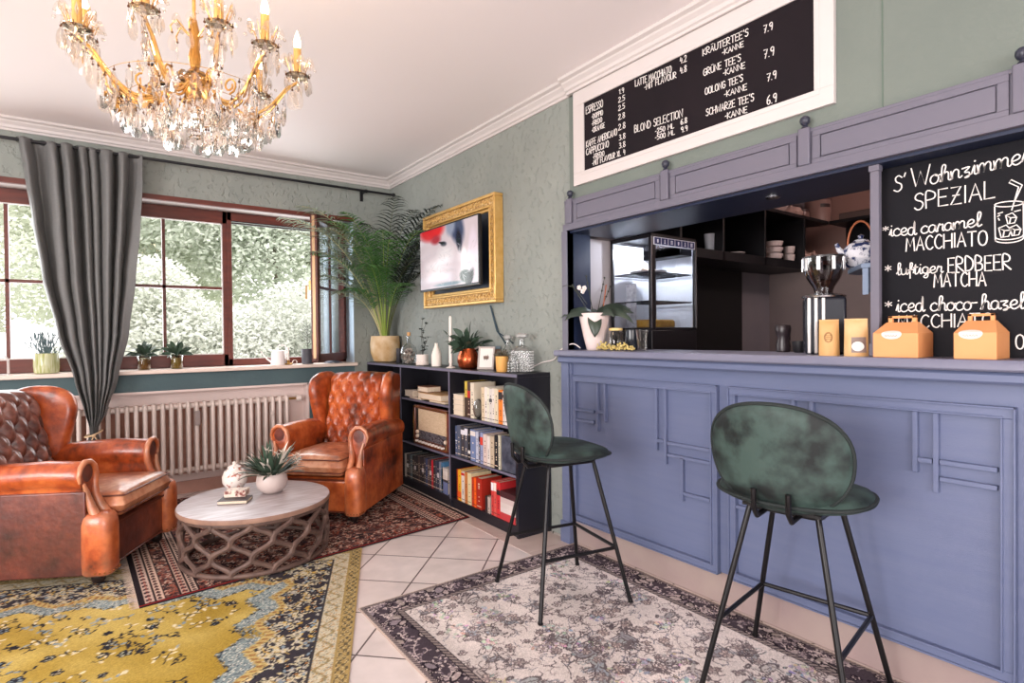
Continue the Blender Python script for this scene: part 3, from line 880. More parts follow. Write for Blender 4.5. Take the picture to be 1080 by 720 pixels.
MB().box((-0.1, -0.16, 0), (0.1, 0.16, 0.06)).build('body', mat('tin_grey', (110, 92, 88), 0.4), r, bevel=0.008)


# ------------------------------------------------------------------ glass display fridge
def fridge():
    x0, y0, w, d = 2.60, 2.174, 0.42, 0.325
    zb, zt, zg = 0.0, 1.80, 1.235
    r = root('display_fridge', (x0, y0, 0.0), 'glass-sided display fridge lit inside, standing behind the bar under the opening', 'display fridge')
    fm = mat('fridge_frame', (26, 24, 28), 0.3)
    MB().box((0, 0, 0.90), (w, d, zg - 0.012)).build('base', fm, r, bevel=0.004)
    MB().box((0.004, 0.004, 0), (w - 0.004, d - 0.004, 0.8995)).build('cabinet', blk, r, smooth=False)
    f = MB(); e = 0.016
    for x in (0, w - e):
        for y in (0, d - e):
            f.box((x, y, zg - 0.012), (x + e, y + e, zt - 0.02))
    for z in (zg - 0.012, zt - 0.036):
        f.box((0, 0, z), (w, e, z + e)); f.box((0, 0, z), (e, d, z + e)); f.box((0, d - e, z), (w, d, z + e)); f.box((w - e, 0, z), (w, d, z + e))
    f.build('frame', fm, r, bevel=0.002)
    MB().box((-0.003, -0.003, zg), (0.004, 0.004, zt - 0.03)).build('chrome_edge', steel, r, smooth=False)
    MB().box((w - 0.004, -0.003, zg), (w + 0.003, 0.004, zt - 0.03)).build('chrome_edge', steel, r, smooth=False)
    MB().box((0, 0, zt - 0.02), (w, d, zt - 0.0125)).build('top', fm, r, smooth=False)
    MB().box((e, d - 0.006, zg), (w - e, d - 0.002, zt - 0.03)).build('back_panel', mat('fridge_inner', (226, 228, 234), 0.35), r, smooth=False)
    g = thin_glass('fridge_glass', (238, 241, 246), 0.14)
    MB().box((0.003, e, zg), (0.006, d - e, zt - 0.03)).build('side_glass', g, r, smooth=False)
    MB().box((e, 0.003, zg), (w - e, 0.006, zt - 0.03)).build('door_glass', g, r, smooth=False)
    MB().box((w - 0.006, e, zg), (w - 0.003, d - e, zt - 0.03)).build('side_panel', MATS['fridge_inner'], r, smooth=False)
    MB().box((-0.001, -0.001, zg - .011), (0.034, 0.022, zt - 0.021)).build('corner_post', fm, r, bevel=.002)
    for k, z in enumerate((1.395, 1.565)):
        s = MB(); s.tube([(0.02, 0.02, z), (w - 0.02, 0.02, z), (w - 0.02, d - 0.02, z), (0.02, d - 0.02, z)], 0.004, 6, closed=True)
        for i in range(14):
            x = 0.03 + i * (w - 0.06) / 13
            s.tube([(x, 0.02, z), (x, d - 0.02, z)], 0.0016, 4)
        s.build('wire_shelf', mat('dark_wire', (40, 40, 46), 0.3, 0.8), r)
    # blue pictogram strip along the top of the door
    st = MB().box((e, -0.004, zt - 0.078), (w - e, 0.0, zt - 0.032))
    so = st.build('label_strip', mat('strip_white', (222, 224, 236), 0.4), r, smooth=False)
    pk = MB(); wl = MB()
    n = 6
    for i in range(n):
        a = e + 0.006 + i * (w - 2 * e - 0.006) / n; b = a + (w - 2 * e) / n - 0.008
        pk.box((a, -0.0055, zt - 0.074), (b, -0.004, zt - 0.036))
        c = (a + b) / 2; zz = zt - 0.055
        if i % 3 == 0: wl.box((c - 0.006, -0.0065, zz - 0.006), (c + 0.006, -0.0055, zz + 0.010)); wl.box((c - 0.003, -0.0065, zz - 0.012), (c + 0.003, -0.0055, zz - 0.004))
        elif i % 3 == 1: wl.box((c - 0.003, -0.0065, zz - 0.012), (c + 0.003, -0.0055, zz + 0.012)); wl.box((c - 0.008, -0.0065, zz - 0.012), (c + 0.008, -0.0055, zz - 0.009))
        else:
            for u in (-0.005, 0.005):
                for v in (-0.008, 0, 0.008): wl.box((c + u - 0.0035, -0.0065, zz + v - 0.003), (c + u + 0.0035, -0.0055, zz + v + 0.003))
    pk.build('pictogram_field', mat('strip_blue', (34, 44, 96), 0.4), so, smooth=False)
    wl.build('pictogram', MATS['strip_white'], so, smooth=False)
    MB().box((0.02, 0.01, zt - 0.04), (w - 0.03, 0.022, zt - 0.0365)).build('light_tube', mat('fridge_light', (255, 255, 255), 0.5, emit=45, ecol=(235, 240, 255)), r, smooth=False)
    fl_ = bpy.data.lights.new('fridge_lamp', 'POINT'); fl_.energy = 12.0; fl_.shadow_soft_size = .03; fl_.color = (.93, .96, 1)
    fo_ = bpy.data.objects.new('fridge_lamp', fl_); COL.objects.link(fo_); fo_.location = (x0 + w / 2, y0 + .10, zt - .06)
    # contents
    c = root('cake', (x0 + 0.17, y0 + 0.15, zg + 0.001), 'long yellow sponge cake on the floor of the display fridge', 'cake')
    MB().box((-0.12, -0.08, 0), (0.14, 0.08, 0.052)).build('body', mat('cake_yellow', (212, 164, 66), 0.8, c2=(180, 124, 44), nscale=30, bump=0.3), c, bevel=0.016, bseg=3)
    c = root('cake_plate', (x0 + 0.16, y0 + 0.16, 1.5695), 'white plate with pastries on the top shelf of the display fridge', 'plate')
    MB().lathe([(0.06, 0), (0.11, 0.012), (0.112, 0.016), (0.06, 0.006), (0, 0.006)], 24, cap=False).build('body', cupm, c)
    for k, (x, y, l) in enumerate(((0.13, 0.16, 'left'), (0.2, 0.16, 'right'))):
        b = root('pastry', (x0 + x, y0 + y, 1.5765), 'small round pastry on the white plate in the display fridge, ' + l + ' one', 'pastry', group='pastries in the fridge')
        MB().sphere((0, 0, 0.016), 0.027, 12, 8, (1, 1, 0.6)).build('body', mat('pastry', (220, 190, 160), 0.7), b)
    c = root('menu_card', (x0 + 0.035, y0 + 0.19, zg + 0.001), 'white upright card leaning inside the display fridge', 'card')
    MB().box((0, -0.04, 0), (0.003, 0.04, 0.27)).build('sheet', mat('card_white', (232, 228, 226), 0.6, c2=(190, 186, 190), nscale=30, contrast=0.1), c, smooth=False)


fridge()


# ------------------------------------------------------------------ things on the ledge
ZL = 1.1132


def cake_box(pxl, pxr, pxb, label):
    a = at(pxl[0], pxl[1], 'Z', ZL); b = at(pxr[0], pxr[1], 'Z', ZL)
    a = Vector((2.150, 0, 0)); 
    ya = at(pxl[0], 360, 'X', 2.155).y; yb = at(pxr[0], 360, 'X', 2.15).y
    W = ya - yb; D = 0.135; H = 0.082
    r = root('cake_box', (2.152, (ya + yb) / 2, ZL), label, 'cake box', group='kraft cake boxes on the ledge')
    kr = mat('kraft_card', (226, 158, 104), 0.6, c2=(220, 148, 94), nscale=6)
    w = W / 2
    # x runs away from the room; front face at x=0 ; y to the left
    m = MB()
    m.box((0, -w, 0), (D, w, H))
    m.build('body', kr, r, bevel=0.0015, smooth=False)
    t = MB(); T2 = 0.036; hx0, hx1 = D / 2 - 0.008, D / 2 + 0.008; wt = w * 0.70
    e = 0.0008
    v = [(0, -w + e, H), (0, w - e, H), (D, w - e, H), (D, -w + e, H), (hx0, -wt, H + T2), (hx0, wt, H + T2), (hx1, wt, H + T2), (hx1, -wt, H + T2)]
    t.add(v, [(0, 1, 5, 4)[::-1], (1, 2, 6, 5)[::-1], (2, 3, 7, 6)[::-1], (3, 0, 4, 7)[::-1], (4, 5, 6, 7)])
    t.build('gable', kr, r, smooth=False)
    h = MB(); hz0, hz1 = H + T2, H + T2 + 0.022
    h.box((hx0 + 0.002, -wt * 0.9, hz0 - 0.002), (hx1 - 0.002, -wt * 0.62, hz1)).box((hx0 + 0.002, wt * 0.62, hz0 - 0.002), (hx1 - 0.002, wt * 0.9, hz1)).box((hx0 + 0.002, -wt * 0.9, hz1 - 0.008), (hx1 - 0.002, wt * 0.9, hz1))
    h.build('handle', kr, r, bevel=0.001, smooth=False)
    # handle slot shows dark, and the oval sticker
    nrm = Vector((-T2, 0, hx0)).normalized()
    def onslope(u, tt): return Vector((hx0 * tt, u, H + T2 * tt)) + nrm * 0.0012
    n = 28; pts = [(-0.0012, 0.010 + 0.030 * math.cos(2 * PI * k / n), H - 0.004 + 0.017 * math.sin(2 * PI * k / n)) for k in range(n)]
    pts2 = []
    for (x, y, z) in pts:
        if z > H: 
            f = (z - H) / math.hypot(T2, hx0)
            p = onslope(y, f); pts2.append(tuple(p))
        else: pts2.append((x, y, z))
    c = (-0.0015, 0.010, H)
    s = MB().add([c] + pts2, [(0, (k + 1) % n + 1, k + 1) for k in range(n)])
    so = s.build('sticker', mat('sticker', (226, 214, 206), 0.5), r, smooth=False)
    ln = MB()
    for k in range(5):
        y = -0.008 + k * 0.008
        ln.tube([(-0.002, y, H - 0.013), (-0.002, y + 0.003, H - 0.006), (-0.002, y + 0.006, H - 0.012)], 0.0005, 4)
    ln.build('sticker_print', mat('print_grey', (120, 100, 92), 0.6), so)


cake_box((921, 377), (968, 377), None, 'kraft cardboard cake box with handle and oval sticker, left one on the bar ledge')
cake_box((1006, 378), (1051, 378), None, 'kraft cardboard cake box with handle and oval sticker, right one on the bar ledge')


def coffee_bag(px0, px1, top, label, variant):
    X = 2.20
    a = at(px0, 375, 'X', X).y; b = at(px1, 375, 'X', X).y
    W = a - b; H = at((px0 + px1) / 2, top, 'X', X).z - ZL
    r = root('coffee_bag', (X, (a + b) / 2, ZL), label, 'coffee bag', rz=math.radians(-62))
    m = mat('kraft_bag_' + variant, (206, 160, 104) if variant == 'a' else (208, 178, 132), 0.5, c2=(196, 148, 90), nscale=14, bump=0.25, bscale=20)
    def f(u, v):
        y = (u - 0.5) * W * (1 - 0.06 * v)
        th = 0.028 * (1 - v) ** 0.6 * (math.sin(PI * min(max(u, 0.02), 0.98))) ** 0.4
        return y, th, v * H
    m1 = MB()
    m1.grid(lambda u, v: (f(u, v)[0], -f(u, v)[1], f(u, v)[2]), 14, 14)
    m1.grid(lambda u, v: (f(u, v)[0], f(u, v)[1], f(u, v)[2]), 14, 14, flip=True)
    m1.grid(lambda u, v: (f(u, 0)[0], (v * 2 - 1) * f(u, 0)[1], 0), 14, 1, flip=True)
    bo = m1.build('body', m, r)
    MB().box((-W / 2 * 0.95, -0.002, H * 0.985), (W / 2 * 0.95, 0.002, H * 1.03)).build('seal', m, r, smooth=False)
    p = MB()
    ink = mat('ink_brown', (110, 74, 44), 0.6)
    def on(u, v, off=0.001): q = f(u, v); return (q[0], -q[1] - off, q[2])
    if variant == 'a':
        for (cu, cv, rr) in ((0.45, 0.52, 0.20), (0.45, 0.52, 0.16)):
            p.tube([on(cu + rr * math.cos(t * PI / 12), cv + rr * 0.72 * math.sin(t * PI / 12)) for t in range(24)], 0.0007, 4, closed=True)
        for v in (0.47, 0.52, 0.57): p.tube([on(0.33, v), on(0.57, v)], 0.0007, 4)
        p.build('print', ink, bo)
    else:
        lab = MB().grid(lambda u, v: on(0.28 + u * 0.62, 0.1 + v * 0.42, 0.0012), 8, 6)
        lo = lab.build('label', mat('bag_label', (108, 92, 88), 0.5, c2=(150, 130, 120), nscale=30), r)
        n = 20
        c = MB().add([on(0.55, 0.27, 0.003)] + [on(0.55 + 0.26 * math.cos(2 * PI * k / n), 0.27 + 0.13 * math.sin(2 * PI * k / n), 0.003) for k in range(n)], [(0, k + 1, (k + 1) % n + 1) for k in range(n)])
        c.build('oval', mat('label_white', (226, 222, 218), 0.5), lo, smooth=False)


coffee_bag(864.5, 884.5, 338, 'kraft coffee bag with a round printed emblem in front of the grinder', 'a')
coffee_bag(891, 915, 337, 'kraft coffee bag with a dark photo label and white oval, beside the post', 'b')

# grinder
gp = at(869, 360, 'X', 2.36)
r = root('coffee_grinder', (2.36, gp.y, ZL), 'tall coffee grinder with a glass bean hopper and chrome stripes on the bar', 'coffee grinder', rz=math.radians(-60))
MB().box((-0.072, -0.075, 0), (0.072, 0.075, 0.225)).build('body', mat('grinder_dark', (30, 32, 42), 0.25), r, bevel=0.012, bseg=3)
for x in (-0.058, -0.034, -0.008):
    MB().box((x - 0.006, -0.083, 0.004), (x + 0.006, -0.075, 0.222)).build('chrome_stripe', mat('chrome', (225, 222, 222), 0.2, 0.6), r, bevel=0.002)
MB().lathe([(0.078, 0.2255), (0.08, 0.232), (0.06, 0.24), (0.035, 0.243)], 28).build('collar', steel, r)
MB().lathe([(0.032, 0.243), (0.036, 0.262), (0.062, 0.305), (0.073, 0.345), (0.076, 0.385)], 28, cap=False).build('hopper', thin_glass('hopper_glass', (190, 184, 188), 0.5), r)
MB().lathe([(0.030, 0.2435), (0.034, 0.262), (0.053, 0.292), (0.0001, 0.304)], 24).build('coffee_beans', mat('beans', (62, 36, 26), 0.5, bump=0.8, bscale=90), r)
MB().lathe([(0.0775, 0.383), (0.0775, 0.391), (0.072, 0.391), (0.072, 0.385)], 28).build('hopper_rim', mat('rim_dark', (40, 36, 38), 0.3), r)
hs = MB()
for k in range(9):
    a = 2 * PI * k / 9 + 0.2
    hs.box((-0.006, -0.0015, 0), (0.006, 0.0015, 0.05), Matrix.Translation((0.0768 * math.cos(a), 0.0768 * math.sin(a), 0.334)) @ Matrix.Rotation(a + PI / 2, 4, 'Z'))
hs.build('hopper_bars', MATS['chrome'], r, smooth=False)

# orchid in its tall pot
X = 2.285; gp = at(627, 350, 'X', X)
r = root('potted_orchid', (X, gp.y, ZL), 'orchid with dark leaves in a tall tapering white pot on the ledge', 'orchid')
MB().lathe([(0.042, 0), (0.045, 0.004), (0.062, 0.07), (0.083, 0.175), (0.088, 0.208), (0.082, 0.208), (0.078, 0.185)], 32, cap=True).build('pot', mat('pot_white', (230, 212, 208), 0.35), r)
MB().lathe([(0.0001, 0.19), (0.078, 0.187)], 24, cap=False).build('bark', mat('bark', (60, 46, 38), 0.9, bump=0.6), r)
lf = MB()
dl = mat('orchid_leaf', (44, 54, 48), 0.35, c2=(66, 78, 66), nscale=14)
for a, L_, w, dr, up in ((200, 0.17, .05, 1.5, .5), (162, 0.17, 0.045, 1.2, 0.5), (262, 0.15, .06, 5.0, .35), (-30, 0.20, .05, .9, .45), (-60, 0.16, 0.05, 1.3, .5), (-10, 0.18, 0.05, 0.9, 0.6), (-45, 0.24, .045, 1.4, .4), (100, .15, .05, 1, .6)):
    a = math.radians(a - 36)
    lf.leaf((0.01 * math.cos(a), 0.01 * math.sin(a), 0.195), (math.cos(a), math.sin(a), up), L_ * 1.15, w * 1.35, up=Vector((-.5, -.65, .6)), droop=dr, seg=8, fold=0.12)
lf.build('leaves', dl, r, solid=0.002)
st = MB(); fl = MB()
for sx, top, lean in ((-0.045, 0.37, -0.06), (-0.01, 0.42, -0.03), (0.035, 0.41, 0.01), (0.055, 0.36, 0.015)):
    pts = [Vector((sx * 0.4 * 0.8, sx * 0.4 * -0.6, 0.19))]
    for k in range(1, 7):
        t = k / 6
        o = sx * 0.4 + (sx + lean) * t
        pts.append(Vector((o * 0.8, -o * 0.6, 0.19 + (top - 0.19) * t)))
    st.tube(pts, 0.0022, 6)
    for k in range(3):
        q = pts[-1 - k]; st.sphere(q, 0.006, 6, 5)
pts = [Vector((-0.04 * 0.8, 0.04 * 0.6, 0.26))] + [Vector(((-0.04 - t * 0.14) * 0.8, (0.04 + t * 0.14) * 0.6, 0.26 + 0.11 * math.sin(t * PI * 0.62))) for t in (0.3, 0.6, 0.85, 1.0)]
st.tube(pts, 0.002, 6)
st.build('flower_stems', mat('stem_dark', (48, 52, 40), 0.6), r)
MB().tube([(0.035, -0.026, 0.19), (0.055, -0.042, 0.37)], 0.0035, 6).build('support_stick', mat('stick_rust', (150, 84, 56), 0.6), r)
for (u, z) in ((-0.085, 0.355), (-0.065, 0.335), (-0.055, 0.352)):
    for k in range(5):
        a = 2 * PI * k / 5
        fl.sphere((u * 0.8 + 0.008 * math.cos(a), -u * 0.6, z + 0.008 * math.sin(a)), 0.008, 6, 5)
fl.build('blossoms', mat('blossom_white', (238, 228, 222), 0.6), r)

# jar with yellow lid, two dark glasses, the heap of popcorn
p = at(649.5, 350, 'X', 2.33); r = root('glass_jar', (2.33, p.y, ZL), 'clear ribbed glass jar with a pale yellow lid beside the orchid', 'jar')
MB().lathe([(0.036, 0), (0.041, 0.006), (0.043, 0.04), (0.041, 0.095), (0.034, 0.106), (0.034, 0.112)], 28, cap=False).build('body', crystal, r)
MB().lathe([(0.037, 0.108), (0.038, 0.112), (0.038, 0.122), (0.0001, 0.124)], 24).build('lid', mat('lid_yellow', (226, 196, 130), 0.4), r)
MB().lathe([(0.0001, 0.004), (0.032, 0.005), (0.034, 0.02), (0.0001, 0.022)], 16).build('contents', mat('jar_contents', (120, 104, 80), 0.8), r)
p = at(666, 350, 'X', 2.36); r = root('glass_jar', (2.36, p.y, ZL), 'dark glass jar between the clear jar and the fridge post', 'jar')
MB().lathe([(0.034, 0), (0.036, 0.006), (0.038, 0.09), (0.036, 0.112), (0.0001, 0.113)], 24).build('body', mat('dark_jar', (30, 34, 42), 0.1), r)
p = at(677, 350, 'X', 2.33); r = root('drinking_glass', (2.33, p.y, ZL), 'clear drinking glass in front of the fridge corner', 'glass')
MB().lathe([(0.024, 0), (0.025, 0.003), (0.027, 0.06), (0.034, 0.11)], 24, cap=False).build('body', crystal, r)
popm = mat('popcorn', (232, 214, 150), 0.8, c2=(196, 168, 78), nscale=60)
pm = MB(); rr = random.Random(3)
for k in range(150):
    px = rr.uniform(631, 667); q = at(px, 367, 'X', 2.24)
    h = 0.028 * (math.exp(-((px - 636) / 5) ** 2) * 1.3 + math.exp(-((px - 655) / 8) ** 2)) + 0.006
    x, y, z = rr.uniform(-0.025, 0.03), rr.uniform(-0.006, 0.006), rr.uniform(0, h)
    pm.sphere((2.24 + x, q.y + y, ZL + 0.006 + z), rr.uniform(0.004, 0.0065), 6, 4)
o = tag(pm.build('popcorn', popm), 'heap of small yellow dried blossoms along the ledge in front of the jar', 'dried flowers', kind='stuff')

# small pitcher and pot in the dark behind
p = at(826, 360, 'X', 2.48); r = root('milk_pitcher', (2.48, p.y, ZL), 'dark round-bellied milk pitcher on the bar left of the grinder', 'pitcher')
MB().lathe([(0.026, 0), (0.03, 0.004), (0.032, 0.03), (0.024, 0.06), (0.03, 0.08), (0.034, 0.105), (0.03, 0.12), (0.0001, 0.125)], 20).build('body', mat('pitcher_dark', (44, 36, 40), 0.3), r)
MB().tube([(0.03, 0, 0.1), (0.055, 0, 0.1), (0.055, 0, 0.05), (0.03, 0, 0.035)], 0.004).build('handle', MATS['pitcher_dark'], r)
p = at(843, 365, 'X', 2.45); r = root('espresso_cup', (2.45, p.y, ZL), 'small black cup between the pitcher and the grinder', 'cup')
MB().lathe([(0.02, 0), (0.026, 0.01), (0.03, 0.05), (0.027, 0.05), (0.022, 0.01), (0, 0.008)], 18, cap=False).build('body', blk, r)

# shelf with kettle
a = at(873, 285, 'Z', 1.455)
r = root('wall_shelf', (2.52, 0.97, 1.44), 'pale blue-grey corner shelf fixed to the post, carrying the kettle', 'shelf')
sv = [(2.325, 0.80), (2.325, 0.945), (2.52, 1.075), (2.60, 1.07), (2.64, 0.80)]
MB().prism([(x - 2.52, y - 0.97) for x, y in sv], 'Z', 0, 0.018).build('board', mat('shelf_blue', (120, 136, 160), 0.4), r, smooth=False, bevel=0.002)
MB().prism([(2.325 - 2.52, -0.10), (2.325 - 2.52, -0.001), (-0.06, -0.001)], 'Y', -0.05, -0.03).build('bracket', MATS['shelf_blue'], r, smooth=False)
kx, ky = 2.50, at(908, 260, 'X', 2.50).y
r = root('kettle', (kx, ky, 1.459), 'blue and white patterned china kettle with a cane hoop handle on the corner shelf', 'kettle', rz=math.radians(-40))
r.scale = (.86, .86, 1.0)
km = mat('kettle_china', (226, 226, 234), 0.2, c2=(50, 62, 104), nscale=42, shift=.02, contrast=0.05, detail=3)
MB().lathe([(0.045, 0), (0.06, 0.005), (0.083, 0.035), (0.08, 0.07), (0.06, 0.095), (0.035, 0.104)], 32).build('body', km, r)
MB().lathe([(0.037, 0.104), (0.03, 0.112), (0.01, 0.118), (0.01, 0.124), (0.014, 0.13), (0.0001, 0.137)], 20).build('lid', km, r)
MB().tube([(-0.07, 0, 0.05), (-0.10, 0, 0.075), (-0.112, 0, 0.10)], [0.016, 0.012, 0.009]).build('spout', km, r)
MB().tube([(-0.06 * math.cos(t) * 1.0, 0, 0.09 + 0.10 * math.sin(t)) for t in [PI * k / 12 for k in range(13)]], 0.0045).build('cane_handle', mat('cane', (176, 104, 70), 0.5), r)
# ------------------------------------------------------------------ bookcase
def at_px(px, X, z):
    """point on plane X under pixel column px, at height z (column is near vertical)"""
    y = 360
    for _ in range(4):
        p = at(px, y, 'X', X)
        d = p - CAM
        y += -(z - p.z) * F_PX / d.dot(_f)
    return at(px, y, 'X', X)


BX0, BX1 = 1.975, 2.227
ZT = 0.972
bkm = mat('bookcase_black', (26, 25, 33), 0.4)
edgem = mat('bookcase_edge', (104, 100, 118), 0.35)
BK = root('bookcase', (BX0, 3.8, 0), 'long low black bookcase against the wall, with plants and bottles on it', 'bookcase')


def bookcase():
    inv = -Vector(BK.location)
    def L(mb): mb.v = [tuple(Vector(v) + inv) for v in mb.v]; return mb
    ups = [2.655, 3.442, 4.228, 4.925]
    t = 0.022
    L(MB().box((BX0, ups[0] - 0.0, ZT - t), (BX1, ups[-1] + t, ZT))).build('top', bkm, BK, bevel=0.0015, smooth=False)
    L(MB().box((BX0 - 0.0012, ups[0], ZT - t + 0.002), (BX0, ups[-1] + t, ZT - 0.0015))).build('top_edge', edgem, BK, smooth=False)
    for i, y in enumerate(ups):
        L(MB().box((BX0, y, 0), (BX1, y + t, ZT - t - 0.0003))).build('side_panel' if i in (0, 3) else 'divider', bkm, BK, smooth=False)
        if 0 < i < 3:
            L(MB().box((BX0 - 0.0012, y + 0.002, 0.06), (BX0, y + t - 0.002, ZT - t))).build('divider_edge', edgem, BK, smooth=False)
    L(MB().box((BX1 - 0.008, ups[0] + t, 0.05), (BX1 - 0.001, ups[-1], ZT - t))).build('back_panel', bkm, BK, smooth=False)
    shelves = {0: (0.070, 0.372, 0.655), 1: (0.070, 0.366, 0.712), 2: (0.07, 0.37, 0.67)}
    for i in range(3):
        for z in shelves[i]:
            L(MB().box((BX0 + 0.004, ups[i] + t + 0.0003, z - 0.018), (BX1 - 0.009, ups[i + 1] - 0.0003, z))).build('shelf', bkm, BK, smooth=False)
            L(MB().box((BX0 + 0.0028, ups[i] + t + 0.0003, z - 0.016), (BX0 + 0.004, ups[i + 1] - 0.0003, z - 0.001))).build('shelf_edge', edgem if z > 0.1 else bkm, BK, smooth=False)
    L(MB().box((BX0 + 0.012, ups[0] + t, 0), (BX0 + 0.022, ups[-1], 0.05))).build('kick_board', bkm, BK, smooth=False)
    return ups, shelves


UPS, SH = bookcase()
pagem = mat('paper_pages', (222, 206, 186), 0.8, c2=(204, 186, 162), nscale=60, stretch=(1, 60, 1))
spine_ink = mat('spine_ink_dark', (50, 40, 44), 0.6)
spine_gold = mat('spine_ink_pale', (226, 206, 180), 0.5)


def book(y0, y1, z, h, d, colr, label, group, band=None, x=None, ink='d', lean=0):
    """an upright book, spine to the room"""
    t = y1 - y0
    x = BX0 + 0.012 if x is None else x
    r = root('book', (x, (y0 + y1) / 2, z), label, 'book', group=group)
    name = 'cover_%02x%02x%02x' % colr
    cm = mat(name, colr, 0.5, c2=tuple(int(v * 0.86) for v in colr), nscale=9, contrast=0.4)
    w = t / 2 - 0.0004
    c = min(0.003, w * 0.3)
    cv = MB().box((0, -w, 0), (c, w, h)).box((c, -w, 0), (d, -w + c, h)).box((c, w - c, 0), (d, w, h))
    cv.build('cover', cm, r, smooth=False)
    MB().box((c, -w + c, 0.003), (d - 0.004, w - c, h - 0.004)).build('pages', pagem, r, smooth=False)
    b = MB()
    if ink:
        if w > 0.006:
            k = int(h / 0.024)
            rr = random.Random(int(y0 * 1000))
            zz = h * 0.25
            while zz < h * 0.8:
                l = rr.uniform(0.008, 0.02)
                b.box((-0.0006, -w * 0.22, zz), (0.0, w * 0.2, zz + l * 0.55)); zz += l * .7 + rr.choice((0.004, 0.004, 0.02, .05))
        b.box((-0.0006, -w * 0.8, h * 0.08), (0, w * 0.8, h * 0.1))
        b.build('spine_lettering', spine_ink if ink == 'd' else spine_gold, r, smooth=False)
    if band:
        MB().box((-0.001, -w, h * band[0]), (0.0, w, h * band[1])).build('spine_band', mat('band_%02x%02x%02x' % band[2], band[2], 0.5), r, smooth=False)
    if lean: r.rotation_euler = (lean, 0, 0)
    return r


def flat_book(yc, w, z, t, d, colr, label, group, x=None, pages_out=True, rz=0):
    """a book lying flat"""
    x = BX0 + 0.012 if x is None else x
    if 'pile on the bottom' in group: rz = PI
    r = root('book', (x + d / 2, yc, z), label, 'book', rz=rz, group=group)
    cm = mat('cover_%02x%02x%02x' % colr, colr, 0.5, c2=tuple(int(v * 0.86) for v in colr), nscale=9, contrast=0.4)
    c = 0.003
    hd = d / 2
    MB().box((-hd, -w / 2, 0), (hd, w / 2, c)).box((-hd, -w / 2, t - c), (hd, w / 2, t)).box((hd - c, -w / 2, c), (hd, w / 2, t - c)).build('cover', cm, r, smooth=False)
    MB().box((-hd + 0.003, -w / 2 + 0.003, c), (hd - c, w / 2 - 0.003, t - c)).build('pages', pagem, r, smooth=False)
    return r


def row(items, shelf_z, group, what):
    """items: (px0, px1, py_top, colour, colour word, extra words, band, ink)"""
    n = len(items)
    for k, it in enumerate(items):
        p0, p1, pt, colr, cw, extra = it[:6]
        band = it[6] if len(it) > 6 else None
        ink = it[7] if len(it) > 7 else 'd'
        X = BX0 + 0.012
        zm = shelf_z + 0.1
        y1 = at_px(p0, X, zm).y; y0 = at_px(p1, X, zm).y
        ztop = at_px(0.5 * (p0 + p1), X, zm)
        h = at(0.5 * (p0 + p1), pt, 'X', X).z - shelf_z
        nb = ''
        if k > 0: nb = ', right of the ' + items[k - 1][4] + ' one'
        else: nb = ', first from the left'
        lab = ('%s%s book %s%s' % ((extra + ' ') if extra else '', cw, what, nb)).strip()
        book(y0, y1, shelf_z + 0.0002, h, min(0.19, 0.13 + 0.3 * h * 0.5), colr, lab, group, band, ink=ink)


W1, W2, CR, BG = (226, 216, 206), (214, 204, 198), (222, 206, 178), (200, 178, 150)
G1 = 'books on the upper right shelf'
for k, (zz, c, l) in enumerate(((0, (214, 196, 172), 'bottom'), (0.036, (222, 206, 186), 'second from bottom'), (0.072, (206, 188, 166), 'third from bottom'), (0.108, (226, 214, 200), 'topmost'))):
    yc = at_px(484, BX0 + 0.02, 0.72).y
    flat_book(yc, 0.128, 0.6552 + zz, 0.0355, 0.17, c, 'cream paperback lying flat, %s in the stack of four beside the divider' % l, 'stack of four on the upper right shelf')
row([(490.2, 493, 402, (206, 176, 66), 'mustard', 'tall thin', (0.0, 0.55, (60, 44, 34))), (493, 496, 402.5, (70, 44, 40), 'dark brown', 'thin', (0.55, 0.75, (180, 40, 36)), 'l')], 0.655, G1, 'on the upper right shelf')
row([(496.3, 500, 403.5, (228, 214, 192), 'tall cream', '')], 0.655, G1, 'behind the glass ball, upper right shelf')
y = at_px(503.5, 2.08, 0.7).y
book(at_px(506.2, BX0 + 0.075, 0.75).y, at_px(501.6, BX0 + 0.075, 0.75).y, 0.6552, 0.232, 0.13, (212, 190, 154), 'broad tan book set back behind the glass ball', G1, x=BX0 + 0.075)
gb = root('glass_ball', (BX0 + 0.036, at_px(504.3, BX0 + 0.036, 0.72).y, 0.6552), 'clear glass ball standing in front of books on the upper right shelf', 'glass ball')
MB().sphere((0, 0, 0.066), 0.038, 24, 16, (0.92, 0.9, 1.72)).build('body', thin_glass('ball_glass', (205, 208, 212), 0.5, 0.02), gb)
row([(507.7, 511, 408.5, (214, 192, 160), 'tan', 'narrow'), (511, 514, 408, W1, 'off-white', ''), (514, 516, 409, (226, 222, 200), 'ivory', 'slim'), (516, 519, 410, W2, 'pale grey', '', (0.6, .7, (70, 66, 70))), (519, 521.5, 409.5, W1, 'chalky white', ''),
     (521.5, 525.3, 410, CR, 'cream', 'thick'), (525.8, 530, 411.5, (236, 128, 40), 'bright orange', '', (0.72, 0.95, (38, 32, 34))), (530.2, 532.2, 412.5, W2, 'light grey', 'short', (.8, .9, (50, 40, 44))), (532.4, 535.5, 407.5, (230, 218, 210), 'tall white', ''), (535.5, 539, 407.8, W1, 'plain off-white', 'tall'), (539, 542.5, 408.5, (220, 208, 202), 'greyish white', 'tall')],
    0.655, G1, 'on the upper right shelf')
hb = root('book', (BX0 + 0.10, at_px(528, BX0 + 0.03, 0.75).y, 0.6552), 'orange-yellow book lying behind the orange spine, its top showing', 'book', group=G1)
hb.location.x = 2.20
MB().box((-0.004, -0.07, 0), (0.012, 0.07, 0.245)).build('cover', mat('cover_amber', (224, 150, 40), 0.5), hb, smooth=False)

